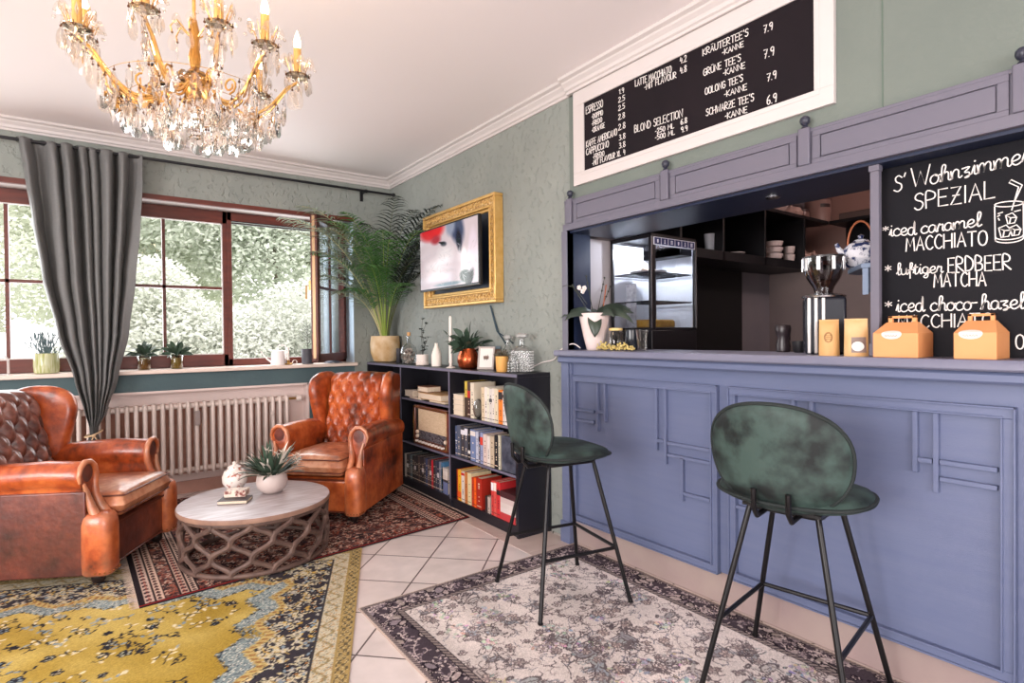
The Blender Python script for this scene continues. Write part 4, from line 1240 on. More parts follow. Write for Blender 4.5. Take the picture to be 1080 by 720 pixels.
DK, NV = (40, 40, 52), (48, 58, 88)
G2 = 'books on the middle right shelf'
row([(480.2, 482.3, 449, (70, 84, 118), 'slate blue', 'slim', (.5, .52, (230, 230, 235)), 'l'), (482.3, 485.6, 448.5, (86, 92, 110), 'steel grey', '', None, 'l'), (486, 490, 450, (58, 58, 66), 'charcoal', '', (.75, .9, (216, 214, 220)), 'l'), (490, 493.3, 450.5, (78, 80, 92), 'dark grey', '', (.75, .95, (214, 212, 220)), 'l'),
     (493.6, 496, 452, (28, 28, 34), 'black', '', (.2, .3, (226, 220, 214)), 'l'), (496.2, 501.5, 453, (112, 128, 168), 'mid blue', '', (.8, .95, (216, 206, 200)), 'l'), (501.8, 504.6, 455, (186, 188, 206), 'pale lilac', ''), (504.8, 506.4, 455.5, (96, 98, 120), 'grey-blue', 'thin', (.7, .85, (36, 34, 44)), 'l'), (506.6, 509.4, 456, (146, 154, 190), 'light blue', '', (.6, .85, (206, 64, 48))),
     (509.6, 513.6, 458, (216, 192, 184), 'pinkish', ''), (513.8, 516.8, 460, (226, 214, 206), 'white', 'narrow'), (517, 521, 460, (196, 176, 152), 'sandy', 'thick')], 0.372, G2, 'on the middle right shelf')
row([(521.6, 525.2, 459, (30, 30, 34), 'jet black', '', None, 'l'), (525.6, 527.6, 459, (206, 198, 176), 'bone-coloured', 'thin')], 0.372, G2, 'near the dark album, middle right shelf')
q0 = at_px(528.4, BX0 + 0.012, 0.48).y; q1 = at_px(545.0, BX0 + 0.012, 0.48).y
alb = root('photo_album', (BX0 + 0.014, (q0 + q1) / 2, 0.3722), 'dark blue-black album with chalky marks, cover outwards on the middle shelf', 'album')
hw = (q0 - q1) / 2 - 0.001
MB().box((0, -hw, 0), (0.02, hw, 0.215)).build('cover', mat('album_dark', (34, 38, 52), 0.4, c2=(86, 90, 104), nscale=22, contrast=0.2), alb, bevel=0.002, smooth=False)
MB().prism([(-hw * .95, 0.17), (-hw * 0.35, 0.15), (-hw * .92, 0.125)], 'X', -0.002, -0.0003).build('paper_corner', mat('paper_tan', (216, 186, 160), 0.7), alb, smooth=False)

G3 = 'books on the bottom right shelf'
row([(481.8, 483.2, 494.8, (170, 50, 30), 'dark red', 'thin'), (483.2, 486.4, 495.5, (240, 176, 40), 'golden yellow', '', (.1, .3, (220, 90, 30))), (486.6, 490, 497.5, (224, 210, 196), 'off-white', '', (.88, .96, (190, 30, 30))), (490.2, 493, 498, (196, 120, 60), 'light brown', ''), (493.2, 497, 499, (224, 204, 160), 'cream', 'thick'),
     (497.6, 500, 503.5, (190, 60, 30), 'brick red', ''), (500, 502.2, 503.8, (240, 96, 24), 'vivid orange', ''), (502.4, 508, 504.3, (168, 40, 26), 'deep red', 'thick', None, 'l')], 0.07, G3, 'on the bottom right shelf')
row([(511.6, 514, 523, (60, 44, 44), 'low brown', 'small'), (514.3, 516.8, 524, (190, 170, 160), 'low grey', 'small')], 0.07, G3, 'in the gap between red books')
row([(518.2, 520.6, 507, (204, 62, 60), 'red', 'tall', (.72, .95, (226, 222, 226))), (520.8, 523.6, 507.5, (214, 84, 76), 'salmon red', 'tall', (.72, .95, (226, 210, 200))), (523.9, 527.6, 508.5, (206, 46, 50), 'bright red', 'broad', (.64, .78, (40, 28, 30)))], 0.07, G3, 'beside the flat bottom-shelf pile')
ycc = at_px(536.6, BX0 + 0.02, 0.15).y
for k, (t, c, l) in enumerate(((0.045, (196, 60, 64), 'red paperback at the bottom'), (0.030, (222, 208, 204), 'white paperback second'), (0.030, (216, 202, 196), 'off-white paperback third'), (0.032, (206, 186, 182), 'pale paperback fourth'), (0.038, (70, 34, 38), 'dark maroon book on top'))):
    z = 0.0702 + sum((0.0452, 0.0302, 0.0302, 0.0322)[:k])
    flat_book(ycc, 0.155, z, t, 0.17, c, l + ' of the flat pile on the bottom right shelf', 'flat pile on the bottom right shelf')

G4 = 'books on the bottom middle shelf'
cols = [((176, 168, 160), 'grey'), ((44, 40, 44), 'black'), ((60, 58, 62), 'graphite'), ((92, 112, 118), 'petrol'), ((34, 32, 36), 'jet black'), ((56, 50, 54), 'dark'), ((40, 38, 44), 'coal-black'), ((84, 66, 62), 'brown'), ((48, 46, 54), 'anthracite'), ((36, 34, 38), 'soot-black'), ((70, 66, 74), 'slate'), ((52, 74, 112), 'blue'), ((86, 70, 70), 'umber'), ((44, 42, 52), 'ink-black'), ((186, 40, 48), 'red-topped'), ((50, 46, 50), 'dusky'), ((64, 66, 84), 'blue-grey'), ((36, 42, 66), 'navy'), ((120, 122, 136), 'silver-grey'), ((70, 118, 156), 'sky blue')]
its = []
x = 426.8
for i, (c, w) in enumerate(cols):
    wd = 1.85 + (0.35 if i % 3 == 0 else 0)
    t = 478.3 + (x - 427) * 0.24
    its.append((x, x + wd, t, c, w, '', (.45, .6, (206, 200, 200)) if i % 4 == 1 else ((.6, .95, (190, 30, 44)) if i == 14 else None), 'l'))
    x += wd + 0.05
row(its, 0.07, G4, 'on the bottom middle shelf')
yy = at_px(470, BX0 + 0.02, 0.15).y
for k, (t, c, l) in enumerate(((0.085, (108, 118, 158), 'thick lilac-blue box file lowest'), (0.018, (50, 44, 48), 'thin dark book second'), (0.03, (216, 202, 194), 'cream book third'), (0.03, (226, 214, 206), 'pale book fourth'), (0.022, (206, 196, 190), 'greyish book topmost'))):
    z = 0.0702 + sum((0.0852, 0.0182, 0.0302, 0.0302)[:k])
    flat_book(yy, 0.088, z, t, 0.17, c, l + ' in the pile right of the dark bottom-shelf books', 'pile on the bottom middle shelf')

# the pile over the radio
ZS = 0.7122
yb = at_px(452, BX0 + 0.03, 0.76).y
flat_book(at_px(463, BX0 + 0.03, 0.72).y, 0.24, ZS, 0.012, 0.20, (206, 186, 160), 'thin pale magazine at the bottom of the pile above the radio', 'pile above the radio')
flat_book(at_px(440, BX0 + 0.03, 0.72).y, 0.20, ZS, 0.012, 0.20, (222, 206, 190), 'white magazine under the left of the pile above the radio', 'pile above the radio')
flat_book(yb - 0.04, 0.36, ZS + 0.0125, 0.045, 0.20, (214, 170, 120), 'big tan hardback in the middle of the pile above the radio', 'pile above the radio')
flat_book(at_px(433, BX0 + 0.03, 0.75).y, 0.14, ZS + 0.0125, 0.047, 0.15, (228, 208, 190), 'cream book with pages out, left in the pile above the radio', 'pile above the radio')
flat_book(at_px(447.5, BX0 + 0.05, 0.8).y, 0.16, ZS + 0.0600, 0.042, 0.12, (140, 92, 68), 'small brown hardback on top of the pile above the radio', 'pile above the radio', x=BX0 + 0.03)

# valve radio
ra = at_px(435.5, BX0 - 0.0, 0.5).y; rb = at_px(474.3, BX0 - 0.0, 0.5).y
Wd = (ra - rb) / 2 - 0.004
RD = root('radio', (BX0 + 0.004, (ra + rb) / 2, 0.3662), 'old wooden valve radio with cream cloth grille and dark dial in the bookcase', 'radio')
H = 0.305
wood = mat('radio_walnut', (120, 62, 42), 0.3, c2=(78, 38, 28), nscale=7, stretch=(1, 1, 6), coat=0.5)
m = MB().box((0, -Wd, 0), (0.19, -Wd + 0.05, H)).box((0, Wd - 0.022, 0), (0.19, Wd, H)).box((0, -Wd, H - 0.025), (0.19, Wd, H)).box((0, -Wd, 0), (0.19, Wd, 0.02)).box((0.03, -Wd, 0), (0.19, Wd, H))
m.build('cabinet', wood, RD, bevel=0.006, bseg=3)
MB().box((0.012, -Wd + 0.055, 0.115), (0.03, Wd - 0.06, H - 0.028)).build('cloth_grille', mat('grille_cloth', (214, 190, 160), 0.9, c2=(180, 154, 124), nscale=40, stretch=(1, 1, 12), contrast=0.2), RD, smooth=False)
MB().box((0.010, Wd - 0.058, 0.115), (0.03, Wd - 0.024, H - 0.028)).build('dark_side_field', mat('radio_black', (30, 24, 24), 0.3), RD, smooth=False)
MB().box((0.014, -Wd + 0.055, 0.045), (0.03, Wd - 0.024, 0.113)).build('dial_glass', mat('dial', (46, 44, 50), 0.15, c2=(110, 106, 112), nscale=40, stretch=(1, 1, 5), contrast=0.15), RD, smooth=False)
for y in (Wd - 0.05, -Wd + 0.075):
    for zz in ((0.075,) if y < 0 else (0.065, 0.098)):
        MB().lathe([(0.014, 0), (0.014, 0.012), (0.010, 0.018), (0.0001, 0.019)], 16, m=Matrix.Translation((0.014, y, zz)) @ Matrix.Rotation(-PI / 2, 4, 'Y')).build('knob', mat('knob_cream', (226, 206, 186), 0.3), RD)
for i in range(9):
    k = MB()
    y = Wd - 0.045 - i * (2 * Wd - 0.11) / 9
    k.box((-0.012, y - 0.022, 0.022), (0.012, y, 0.036))
    k.build('piano_key', mat('key_ivory', (226, 214, 206), 0.3), RD, bevel=0.003)
MB().tube([(-0.003, Wd - 0.006, 0.02), (-0.003, Wd - 0.006, H - 0.012), (-0.003, -Wd + 0.052, H - 0.012), (-0.003, -Wd + 0.052, 0.02)], 0.003, 6, closed=True).build('brass_trim', mat('brass', (190, 150, 90), 0.3, 0.9), RD)
# ------------------------------------------------------------------ things on the bookcase
def on_top(px, X=2.10):
    p = at_px(px, X, ZT); return Vector((X, p.y, ZT + 0.0004))


green = mat('leaf_green', (56, 104, 50), 0.45, c2=(100, 146, 82), nscale=9)
dgreen = mat('leaf_dark_green', (46, 66, 54), 0.5, c2=(74, 94, 76), nscale=12)
pgreen = mat('leaf_pale', (150, 160, 138), 0.6, c2=(108, 124, 100), nscale=10)
blackg = mat('leaf_blackish', (34, 42, 38), 0.5, c2=(50, 60, 52), nscale=12)
soil = mat('soil', (54, 42, 36), 0.95, bump=0.6)

# palm
p = on_top(406.5, 2.093)
PALM = root('potted_palm', p, 'tall feathery areca palm in a sandy gold pot in the corner on the bookcase', 'palm')
MB().lathe([(0.085, 0), (0.104, 0.01), (0.130, 0.09), (0.133, 0.16), (0.124, 0.235), (0.117, 0.235), (0.115, 0.21)], 36).build('pot', mat('pot_gold', (178, 136, 78), 0.6, c2=(214, 190, 156), nscale=9, bump=0.3, bscale=60, contrast=0.2), PALM)
MB().lathe([(0.0001, 0.218), (0.115, 0.214)], 24, cap=False).build('soil', soil, PALM)
pr = random.Random(11)


def frond(stem, leafm, base, az, lean, L, leaflets=26, ll=0.20, droop=1.2, w=0.012):
    d = Vector((math.cos(az) * lean, math.sin(az) * lean, 1)).normalized()
    q = Vector(base); pts = [q.copy()]; n = 26
    for i in range(n):
        t = i / n
        d = (d + Vector((math.cos(az) * 0.035, math.sin(az) * 0.035, -droop * 0.07 * t * t * 2))).normalized()
        q = q + d * (L / n); pts.append(q.copy())
    stem.tube(pts, [0.0045 * (1 - 0.75 * i / n) for i in range(n + 1)], 5)
    for k in range(leaflets):
        t = 0.42 + 0.58 * k / (leaflets - 1)
        i = min(int(t * n), n - 1)
        p0 = pts[i].lerp(pts[i + 1], t * n - i)
        tg = (pts[i + 1] - pts[i]).normalized()
        side = tg.cross(Vector((0, 0, 1)))
        if side.length < .05: side = Vector((math.sin(az), -math.cos(az), 0))
        side.normalize()
        sc = math.sin(PI * (0.18 + 0.78 * (t - 0.42) / 0.58)) ** 0.6
        for sgn in (-1, 1):
            dd = (side * sgn * 0.85 + tg * 0.75 + Vector((0, 0, pr.uniform(0.0, 0.28)))).normalized()
            leafm.leaf(p0, dd, ll * sc * pr.uniform(.85, 1.1), w, droop=pr.uniform(0.6, 1.3), seg=3, fold=0.2, tip=0.8)


kinds = {'bright': (MB(), MB()), 'pale': (MB(), MB()), 'dark': (MB(), MB())}
spec = []
# (azimuth relative to world, lean, length, tone)
for a, l, L_, k in ((100, .05, .98, 'dark'), (200, .55, .78, 'pale'), (215, .40, .90, 'pale'), (190, .7, .62, 'pale'), (235, .55, .66, 'bright'), (250, .35, .8, 'bright'), (270, .25, .86, 'bright'), (225, .2, .95, 'bright'), (180, .28, 1.0, 'pale'),
                    (285, .5, .62, 'dark'), (300, .35, .75, 'dark'), (270, .5, .7, 'dark'), (320, .1, .92, 'dark'), (280, .12, 1.02, 'dark'), (262, .62, .52, 'bright'), (215, .75, .5, 'bright'), (195, .42, .74, 'bright'), (240, .3, .6, 'bright'), (205, .9, .50, 'pale'), (160, .4, .7, 'pale'), (300, .2, .98, 'dark'), (230, .12, .8, 'bright'), (188, .5, 0.95, 'pale'), (205, .62, 1.02, 'pale'), (212, .5, 1.08, 'pale'), (222, .45, .95, 'bright'), (246, .5, .9, 'bright'), (262, .3, 1.0, 'dark'), (290, .3, .9, 'dark'), (275, .42, .85, 'dark'), (232, .35, .75, 'bright'), (253, .18, 1.05, 'dark')):
    az = math.radians(a)
    st_, lf_ = kinds[k]
    frond(st_, lf_, (0.05 * math.cos(az) * .7, 0.05 * math.sin(az) * .7, 0.215), az, l * 0.46, L_ * 1.42, ll=0.20, leaflets=22, droop=.9, w=.019)
for k, (s_, l_) in kinds.items():
    s_.build('stalks', mat('palm_stalk_' + k, {'bright': (150, 170, 80), 'pale': (190, 180, 130), 'dark': (90, 96, 60)}[k], 0.5), PALM)
    # keep clear of the two walls of the corner
    ox, oy, oz = PALM.location
    l_.v = [(min(x, XW - 0.006 - ox), min(y, YW - 0.006 - oy), z) for x, y, z in l_.v]
    l_.build('fronds', {'bright': green, 'pale': pgreen, 'dark': blackg}[k], PALM, smooth=False)

# dark slim box right of the palm pot
r = root('candle_tin', on_top(421, 2.11) , 'slim black tin between the palm pot and the bottle of shells', 'tin')
MB().lathe([(0.022, 0), (0.023, 0.002), (0.023, 0.125), (0.0001, 0.127)], 18).build('body', mat('tin_black', (38, 36, 42), 0.4), r)

# bottle with shells
r = root('shell_bottle', on_top(431.5, 2.07), 'flat round-shouldered glass bottle filled with shells and closed with a cork', 'bottle')
MB().lathe([(0.045, 0), (0.055, 0.006), (0.068, 0.06), (0.072, 0.10), (0.060, 0.14), (0.03, 0.165), (0.0175, 0.18), (0.0165, 0.225), (0.02, 0.228), (0.02, 0.236), (0.0165, 0.24)], 28, cap=False, sy=0.7).build('body', thin_glass('bottle_glass', (238, 240, 240), 0.4, .03), r)
MB().lathe([(0.014, 0.232), (0.0155, 0.238), (0.0155, 0.262), (0.0001, 0.263)], 16).build('cork', mat('cork', (196, 150, 98), 0.8), r)
sh = MB(); q = random.Random(5)
for k in range(90):
    z = q.uniform(0.012, 0.125); rr_ = 0.052 * math.sin(PI * (z + 0.03) / 0.19)
    a = q.uniform(0, 2 * PI); rad = rr_ * math.sqrt(q.random())
    sh.sphere((rad * math.cos(a), rad * .65 * math.sin(a), z), q.uniform(0.006, 0.012), 6, 4, (1, 1, q.uniform(.5, 1.2)))
sh.build('shells', mat('shells', (226, 210, 198), 0.6, c2=(92, 66, 60), nscale=34, contrast=0.12), r)

# cup plant
r = root('potted_succulent', on_top(445.5, 2.05), 'small leafless-stemmed plant with dark round leaves in a white knobbly cup', 'potted plant')
MB().lathe([(0.034, 0), (0.044, 0.006), (0.046, 0.03), (0.046, 0.085), (0.042, 0.085), (0.04, 0.07)], 24).build('cup', mat('cup_plain', (226, 214, 206), 0.6), r)
kb = MB(); 
for i in range(16):
    for j in range(3):
        a = 2 * PI * (i + j * .5) / 16
        kb.sphere((0.046 * math.cos(a), 0.046 * math.sin(a), 0.008 + j * 0.01), 0.005, 6, 4)
kb.build('knobbles', MATS['cup_plain'], r)
s_ = MB(); l_ = MB(); q = random.Random(9)
for (dx, h, b) in ((-0.05, 0.27, 0.05), (0.0, 0.30, 0.03), (0.03, 0.20, -0.03), (-0.08, 0.16, 0.02)):
    pts = [Vector((0, dx * .2, 0.08))] + [Vector((0.01, (dx * t * 1.1 + b * math.sin(3 * t)), 0.08 + (h - 0.02) * t)) for t in (.25, .5, .75, 1)]
    s_.tube(pts, 0.0014, 5)
    for k in range(1, 5):
        if q.random() < .85:
            for z in (0, 1):
                c = pts[k]; l_.leaf(c, (q.uniform(-.5, .5), q.choice((-1, 1)), q.uniform(-.2, .5)), 0.034, 0.028, droop=.4, seg=4)
s_.build('stems', mat('twig', (60, 54, 46), 0.7), r); l_.build('leaves', blackg, r)

# milk bottle vase
r = root('vase', on_top(460.5, 2.06), 'white matt milk-bottle vase on the bookcase', 'vase')
MB().lathe([(0.034, 0), (0.038, 0.004), (0.038, 0.085), (0.033, 0.105), (0.018, 0.145), (0.013, 0.158), (0.0125, 0.172), (0.0145, 0.176), (0.010, 0.176), (0.010, 0.16)], 28).build('body', mat('vase_white', (232, 222, 212), 0.7), r)

# candle in holder
r = root('candlestick', on_top(475.5, 2.02), 'small white candle holder with a tall slim white taper', 'candlestick')
MB().lathe([(0.032, 0), (0.034, 0.004), (0.022, 0.01), (0.01, 0.016), (0.009, 0.03), (0.015, 0.04), (0.014, 0.055), (0.011, 0.056)], 20).build('holder', mat('holder_white', (226, 214, 206), 0.4), r)
t_ = root('taper_candle', on_top(475.5, 2.02) + Vector((0, 0, 0.0565)), 'tall white taper candle in the small holder on the bookcase', 'candle')
MB().lathe([(0.0125, 0), (0.0125, 0.02), (0.0095, 0.30), (0.007, 0.312), (0.0001, 0.316)], 16).build('wax', mat('wax', (238, 228, 220), 0.5), t_)
MB().lathe([(0.0013, -0.005), (0.0013, 0.008)], 16, (0, 0, 0.316)).build('wick', spine_ink, t_)

# copper pitcher with plant
r = root('potted_fern', on_top(494, 2.08), 'bushy dark green plant in a shiny copper jug with a curled handle', 'potted plant', rz=math.radians(-60))
MB().lathe([(0.05, 0), (0.066, 0.01), (0.078, 0.05), (0.074, 0.09), (0.058, 0.125), (0.056, 0.14), (0.052, 0.14), (0.05, 0.12)], 32).build('copper_jug', mat('copper', (196, 96, 52), 0.22, 0.85, c2=(128, 56, 36), nscale=9), r)
MB().tube([(0.05, 0, 0.138), (0.085, 0, 0.15), (0.115, 0, 0.13), (0.118, 0, 0.085), (0.10, 0, 0.045), (0.074, 0, 0.035)], [0.008, 0.009, 0.0085, 0.008, 0.007, 0.006]).build('handle', mat('handle_pewter', (186, 176, 170), 0.35, 0.6), r)
l_ = MB(); q = random.Random(21)
for k in range(64):
    a = q.uniform(0, 2 * PI); e = q.uniform(0.05, 1.5)
    d = Vector((math.cos(a) * math.cos(e), math.sin(a) * math.cos(e), math.sin(e)))
    b = Vector((q.uniform(-.03, .03), q.uniform(-.03, .03), 0.13)) + d * q.uniform(0, 0.10)
    l_.leaf(b, d, q.uniform(.07, .12), .042, up=Vector((q.uniform(-1, .2), q.uniform(-1, .2), .6)), droop=q.uniform(.3, 1.2), seg=5)
for k in range(5):
    l_.leaf((-0.06 - k * 0.028, 0.01, 0.15 + k * 0.022), (-.9, q.uniform(-.5, .5), .3 if k % 2 else .9), .055, .018, droop=.3)
ox, oy, oz = r.location
l_.v = [tuple(v) for v in l_.v]
l_.build('leaves', dgreen, r)
s_ = MB().tube([(-0.02, 0, 0.13), (-0.09, 0.0, 0.175), (-0.16, 0.01, 0.235)], 0.0022, 5)
s_.build('trailing_stem', MATS['twig'], r)

# picture frame
fp = on_top(512, 2.11)
r = root('framed_card', fp, 'small white framed card with a dark scribble leaning on the bookcase', 'picture frame', rz=math.radians(-62))
M_ = Matrix.Rotation(math.radians(-10), 4, 'X')
f = MB(); w, h = 0.062, 0.155
for a, b, c, d in ((-w, w, 0, 0.014), (-w, w, h - 0.012, h), (-w, -w + 0.012, 0.014, h - 0.012), (w - 0.012, w, 0.014, h - 0.012)):
    f.box((a, -0.006, c), (b, 0.006, d), M_)
f.build('frame', mat('frame_grey', (176, 164, 158), 0.5), r, bevel=0.001, smooth=False)
MB().box((-w + 0.012, -0.002, 0.014), (w - 0.012, 0.004, h - 0.012), M_).build('card', mat('card_pale', (226, 222, 216), 0.6), r, smooth=False)
g = MB()
for a, b in (((-0.012, 0.06), (0.0, 0.095)), ((0, 0.095), (0.006, 0.062)), ((0.004, 0.06), (0.014, 0.1)), ((-0.016, 0.078), (0.016, 0.084))):
    g.tube([M_ @ Vector((a[0], -0.0028, a[1])), M_ @ Vector((b[0], -0.0028, b[1]))], 0.0014, 4)
g.build('ink_mark', spine_ink, r)
MB().box((-0.02, 0.010, 0), (0.02, 0.05, 0.09), None).build('easel_back', mat('easel', (120, 100, 90), 0.7), r, smooth=False)
# box behind the frame
q_ = on_top(517.5, 2.185)
r = root('wooden_box', q_, 'brown wooden box with a bluish lid behind the framed card', 'box')
MB().box((-0.03, -0.075, 0), (0.03, 0.075, 0.135)).build('body', mat('box_brown', (130, 92, 74), 0.6), r, bevel=0.002, smooth=False)
MB().box((-0.032, -0.077, 0.1352), (0.032, 0.077, 0.155)).build('lid', mat('box_blue', (120, 138, 150), 0.6), r, bevel=0.003, smooth=False)

# yellow cup with succulent
r = root('potted_cactus', on_top(529.5, 2.05), 'spiky dark succulent in a mustard yellow cup', 'potted plant')
MB().lathe([(0.034, 0), (0.036, 0.004), (0.041, 0.09), (0.042, 0.098), (0.038, 0.098), (0.037, 0.085)], 28).build('cup', mat('cup_mustard', (222, 166, 92), 0.45), r)
l_ = MB(); q = random.Random(4)
for k in range(60):
    a = q.uniform(0, 2 * PI); e = q.uniform(.1, 1.4)
    l_.leaf((0.015 * math.cos(a), 0.015 * math.sin(a), 0.088 + .012 * math.sin(e)), (math.cos(a) * math.cos(e), math.sin(a) * math.cos(e), math.sin(e)), 0.042, .013, droop=-.2, seg=3, fold=.3)
l_.build('rosette', mat('rosette', (70, 62, 56), 0.5, c2=(96, 92, 72), nscale=40), r, solid=0.002)


def decanter(px, X, label, s=1.0, square=False, h=1.0):
    r = root('decanter', on_top(px, X), label, 'decanter', rz=math.radians(-50))
    body = thin_glass('cut_glass', (246, 247, 247), 0.5, .08)
    if square:
        m = MB()
        for (w0, z0, w1, z1) in ((.045, 0, .05, .004), (.05, .004, .05, .115), (.05, .115, .03, .135), (.03, .135, .014, .145)):
            n = 4
            vs = [(a * w0, b * w0, z0) for a, b in ((-1, -1), (1, -1), (1, 1), (-1, 1))] + [(a * w1, b * w1, z1) for a, b in ((-1, -1), (1, -1), (1, 1), (-1, 1))]
            m.add(vs, [(i, (i + 1) % 4, 4 + (i + 1) % 4, 4 + i) for i in range(4)])
        m.build('body', body, r, smooth=False)
        c = MB()
        for i in range(7):
            for j in range(8):
                for (ax, sg) in (('x', -1), ('y', -1), ('x', 1), ('y', 1)):
                    u = -0.042 + i * 0.014; z = 0.010 + j * 0.014
                    b_ = (u, sg * .0508, z) if ax == 'x' else (sg * .0508, u, z)
                    c.sphere(b_, 0.0058, 4, 2)
        c.build('diamond_cutting', mat('cut_facets', (206, 207, 206), 0.2), r, smooth=False)
    else:
        MB().lathe([(0.034, 0), (0.038, 0.004), (0.046, 0.03), (0.05, 0.08), (0.045, 0.115), (0.024, 0.15), (0.014, 0.165)], 12, cap=False).build('body', body, r, smooth=False)
        c = MB()
        for i in range(14):
            for j in range(6):
                a = 2 * PI * (i + .5 * (j % 2)) / 14
                z = 0.012 + j * 0.016; R = interp(z, [(0, .038), (.03, .046), (.08, .05), (.115, .045)])
                c.sphere((R * math.cos(a), R * math.sin(a), z), 0.0055, 4, 2)
        c.build('diamond_cutting', mat('cut_facets', (206, 207, 206), 0.2), r, smooth=False)
    z0 = 0.145 if square else 0.165
    MB().lathe([(0.014, z0), (0.013, z0 + 0.03), (0.018, z0 + 0.034)], 16, cap=False).build('neck', body, r)
    st = MB().lathe([(0.011, z0 + 0.02), (0.012, z0 + 0.036), (0.034 if square else 0.026, z0 + 0.044), (0.036 if square else 0.028, z0 + 0.058), (0.02, z0 + 0.066), (0.0001, z0 + 0.067)], 8)
    st.build('stopper', mat('stopper_glass', (232, 232, 230), 0.08, trans=0.6), r, smooth=False)
    r.scale = (s, s, s * h)
    return r


decanter(536, 2.165, 'round cut-glass decanter with a flat stopper, behind the yellow cup', 1.0, h=1.0)
decanter(551, 2.11, 'big square cut-glass decanter with a wide stopper at the right end of the bookcase', 1.15, True)
r = root('glass_bottle', on_top(541.0, 2.025), 'short clear arched bottle in front of the square decanter', 'bottle')
MB().lathe([(0.028, 0), (0.031, 0.004), (0.031, 0.075), (0.022, 0.098), (0.012, 0.108), (0.012, 0.118)], 10, cap=False).build('body', thin_glass('cut_glass', (246, 247, 247), 0.5, .08), r, smooth=False)
c = MB()
for i in range(10):
    for j in range(4):
        a = 2 * PI * i / 10; c.sphere((0.031 * math.cos(a), 0.031 * math.sin(a), 0.012 + j * .016), .005, 4, 2)
c.build('cutting', MATS['cut_facets'], r, smooth=False)

# white cable from the ledge down to the bookcase
P_ = [at(612, 369, 'X', 2.20) + Vector((0, 0, 0.012)), at(605, 362.5, 'X', 2.20), at(597, 365, 'X', 2.20), at(589, 371, 'X', 2.20), at(584, 379, 'X', 2.21), at(572, 382, 'X', 2.21), at(562, 386.5, 'X', 2.20), at(553, 388, 'X', 2.19)]
P_[0].z = max(P_[0].z, 1.118)
sm_ = []
for i in range(len(P_) - 1):
    p0, p1, p2, p3 = P_[max(i - 1, 0)], P_[i], P_[i + 1], P_[min(i + 2, len(P_) - 1)]
    for k in range(5):
        t = k / 5
        sm_.append(0.5 * (2 * p1 + (p2 - p0) * t + (2 * p0 - 5 * p1 + 4 * p2 - p3) * t * t + (3 * p1 - p0 - 3 * p2 + p3) * t ** 3))
sm_.append(P_[-1])
tag(MB().tube(sm_, 0.0032, 8).build('cable', mat('cable_white', (232, 222, 220), 0.5)), 'white cable running from the bar ledge down to the bookcase top', 'cable')

# ------------------------------------------------------------------ gilt frame with the screen in front of it
FX = 2.17
y0, y1 = 3.135, 4.175
z0, z1 = 1.425, 2.168
FR = root('gilt_frame', (XW, (y0 + y1) / 2, z0), 'ornate gold picture frame hung on the plaster wall around a dark panel, behind the screen', 'picture frame')
gold = mat('gilt', (206, 160, 86), 0.34, 0.4, c2=(226, 186, 118), nscale=20, bump=0.3, bscale=80)
gold2 = mat('gilt_carved', (168, 118, 58), 0.4, 0.4, c2=(236, 204, 146), nscale=55, contrast=0.12, bump=1.0, bscale=90)
inv = -Vector(FR.location)


def frame_ring(m, off, w, xa, xb):
    a, b, c, d = y0 + off, y1 - off, z0 + off, z1 - off
    for (p, q, s, t) in ((a, b, d - w, d), (a, b, c, c + w), (a, a + w, c + w, d - w), (b - w, b, c + w, d - w)):
        m.box((xa, p, s), (xb, q, t))


for nm, off, w, xa, m_ in (('outer_moulding', 0.0, 0.022, XW - 0.075, gold), ('carved_band', 0.0221, 0.05, XW - 0.060, gold2), ('inner_bead', 0.0722, 0.016, XW - 0.066, gold), ('inner_slope', 0.0883, 0.022, XW - 0.048, gold)):
    m = MB(); frame_ring(m, off, w, xa, XW - 0.001)
    m.v = [tuple(Vector(v) + inv) for v in m.v]
    m.build(nm, m_, FR, bevel=0.006 if w < .04 else 0.004, bseg=3)
c = MB(); q = random.Random(8)
def scroll(cy, cz, vert):
    pts = []
    for k in range(15):
        t = k / 14 * 2.2 * PI; rr_ = 0.019 * (1 - k / 18)
        u, v = rr_ * math.cos(t), rr_ * math.sin(t)
        if vert: u, v = v, u
        pts.append(Vector((XW - 0.062, cy + u, cz + v)) + inv)
    c.tube(pts, 0.0042, 5)
n = 21
for i in range(n):
    y = y0 + 0.05 + (y1 - y0 - 0.10) * i / (n - 1)
    scroll(y, z1 - 0.047, i % 2); scroll(y, z0 + 0.047, i % 2)
for i in range(1, 14):
    z = z0 + 0.05 + (z1 - z0 - 0.10) * i / 14
    scroll(y0 + 0.047, z, i % 2); scroll(y1 - 0.047, z, i % 2)
c.build('carving', gold, FR)
m = MB().box((XW - 0.03, y0 + 0.11, z0 + 0.11), (XW - 0.001, y1 - 0.11, z1 - 0.11)); m.v = [tuple(Vector(v) + inv) for v in m.v]
m.build('dark_panel', mat('panel_ink', (40, 50, 66), 0.35, c2=(30, 36, 48), nscale=3), FR, smooth=False)

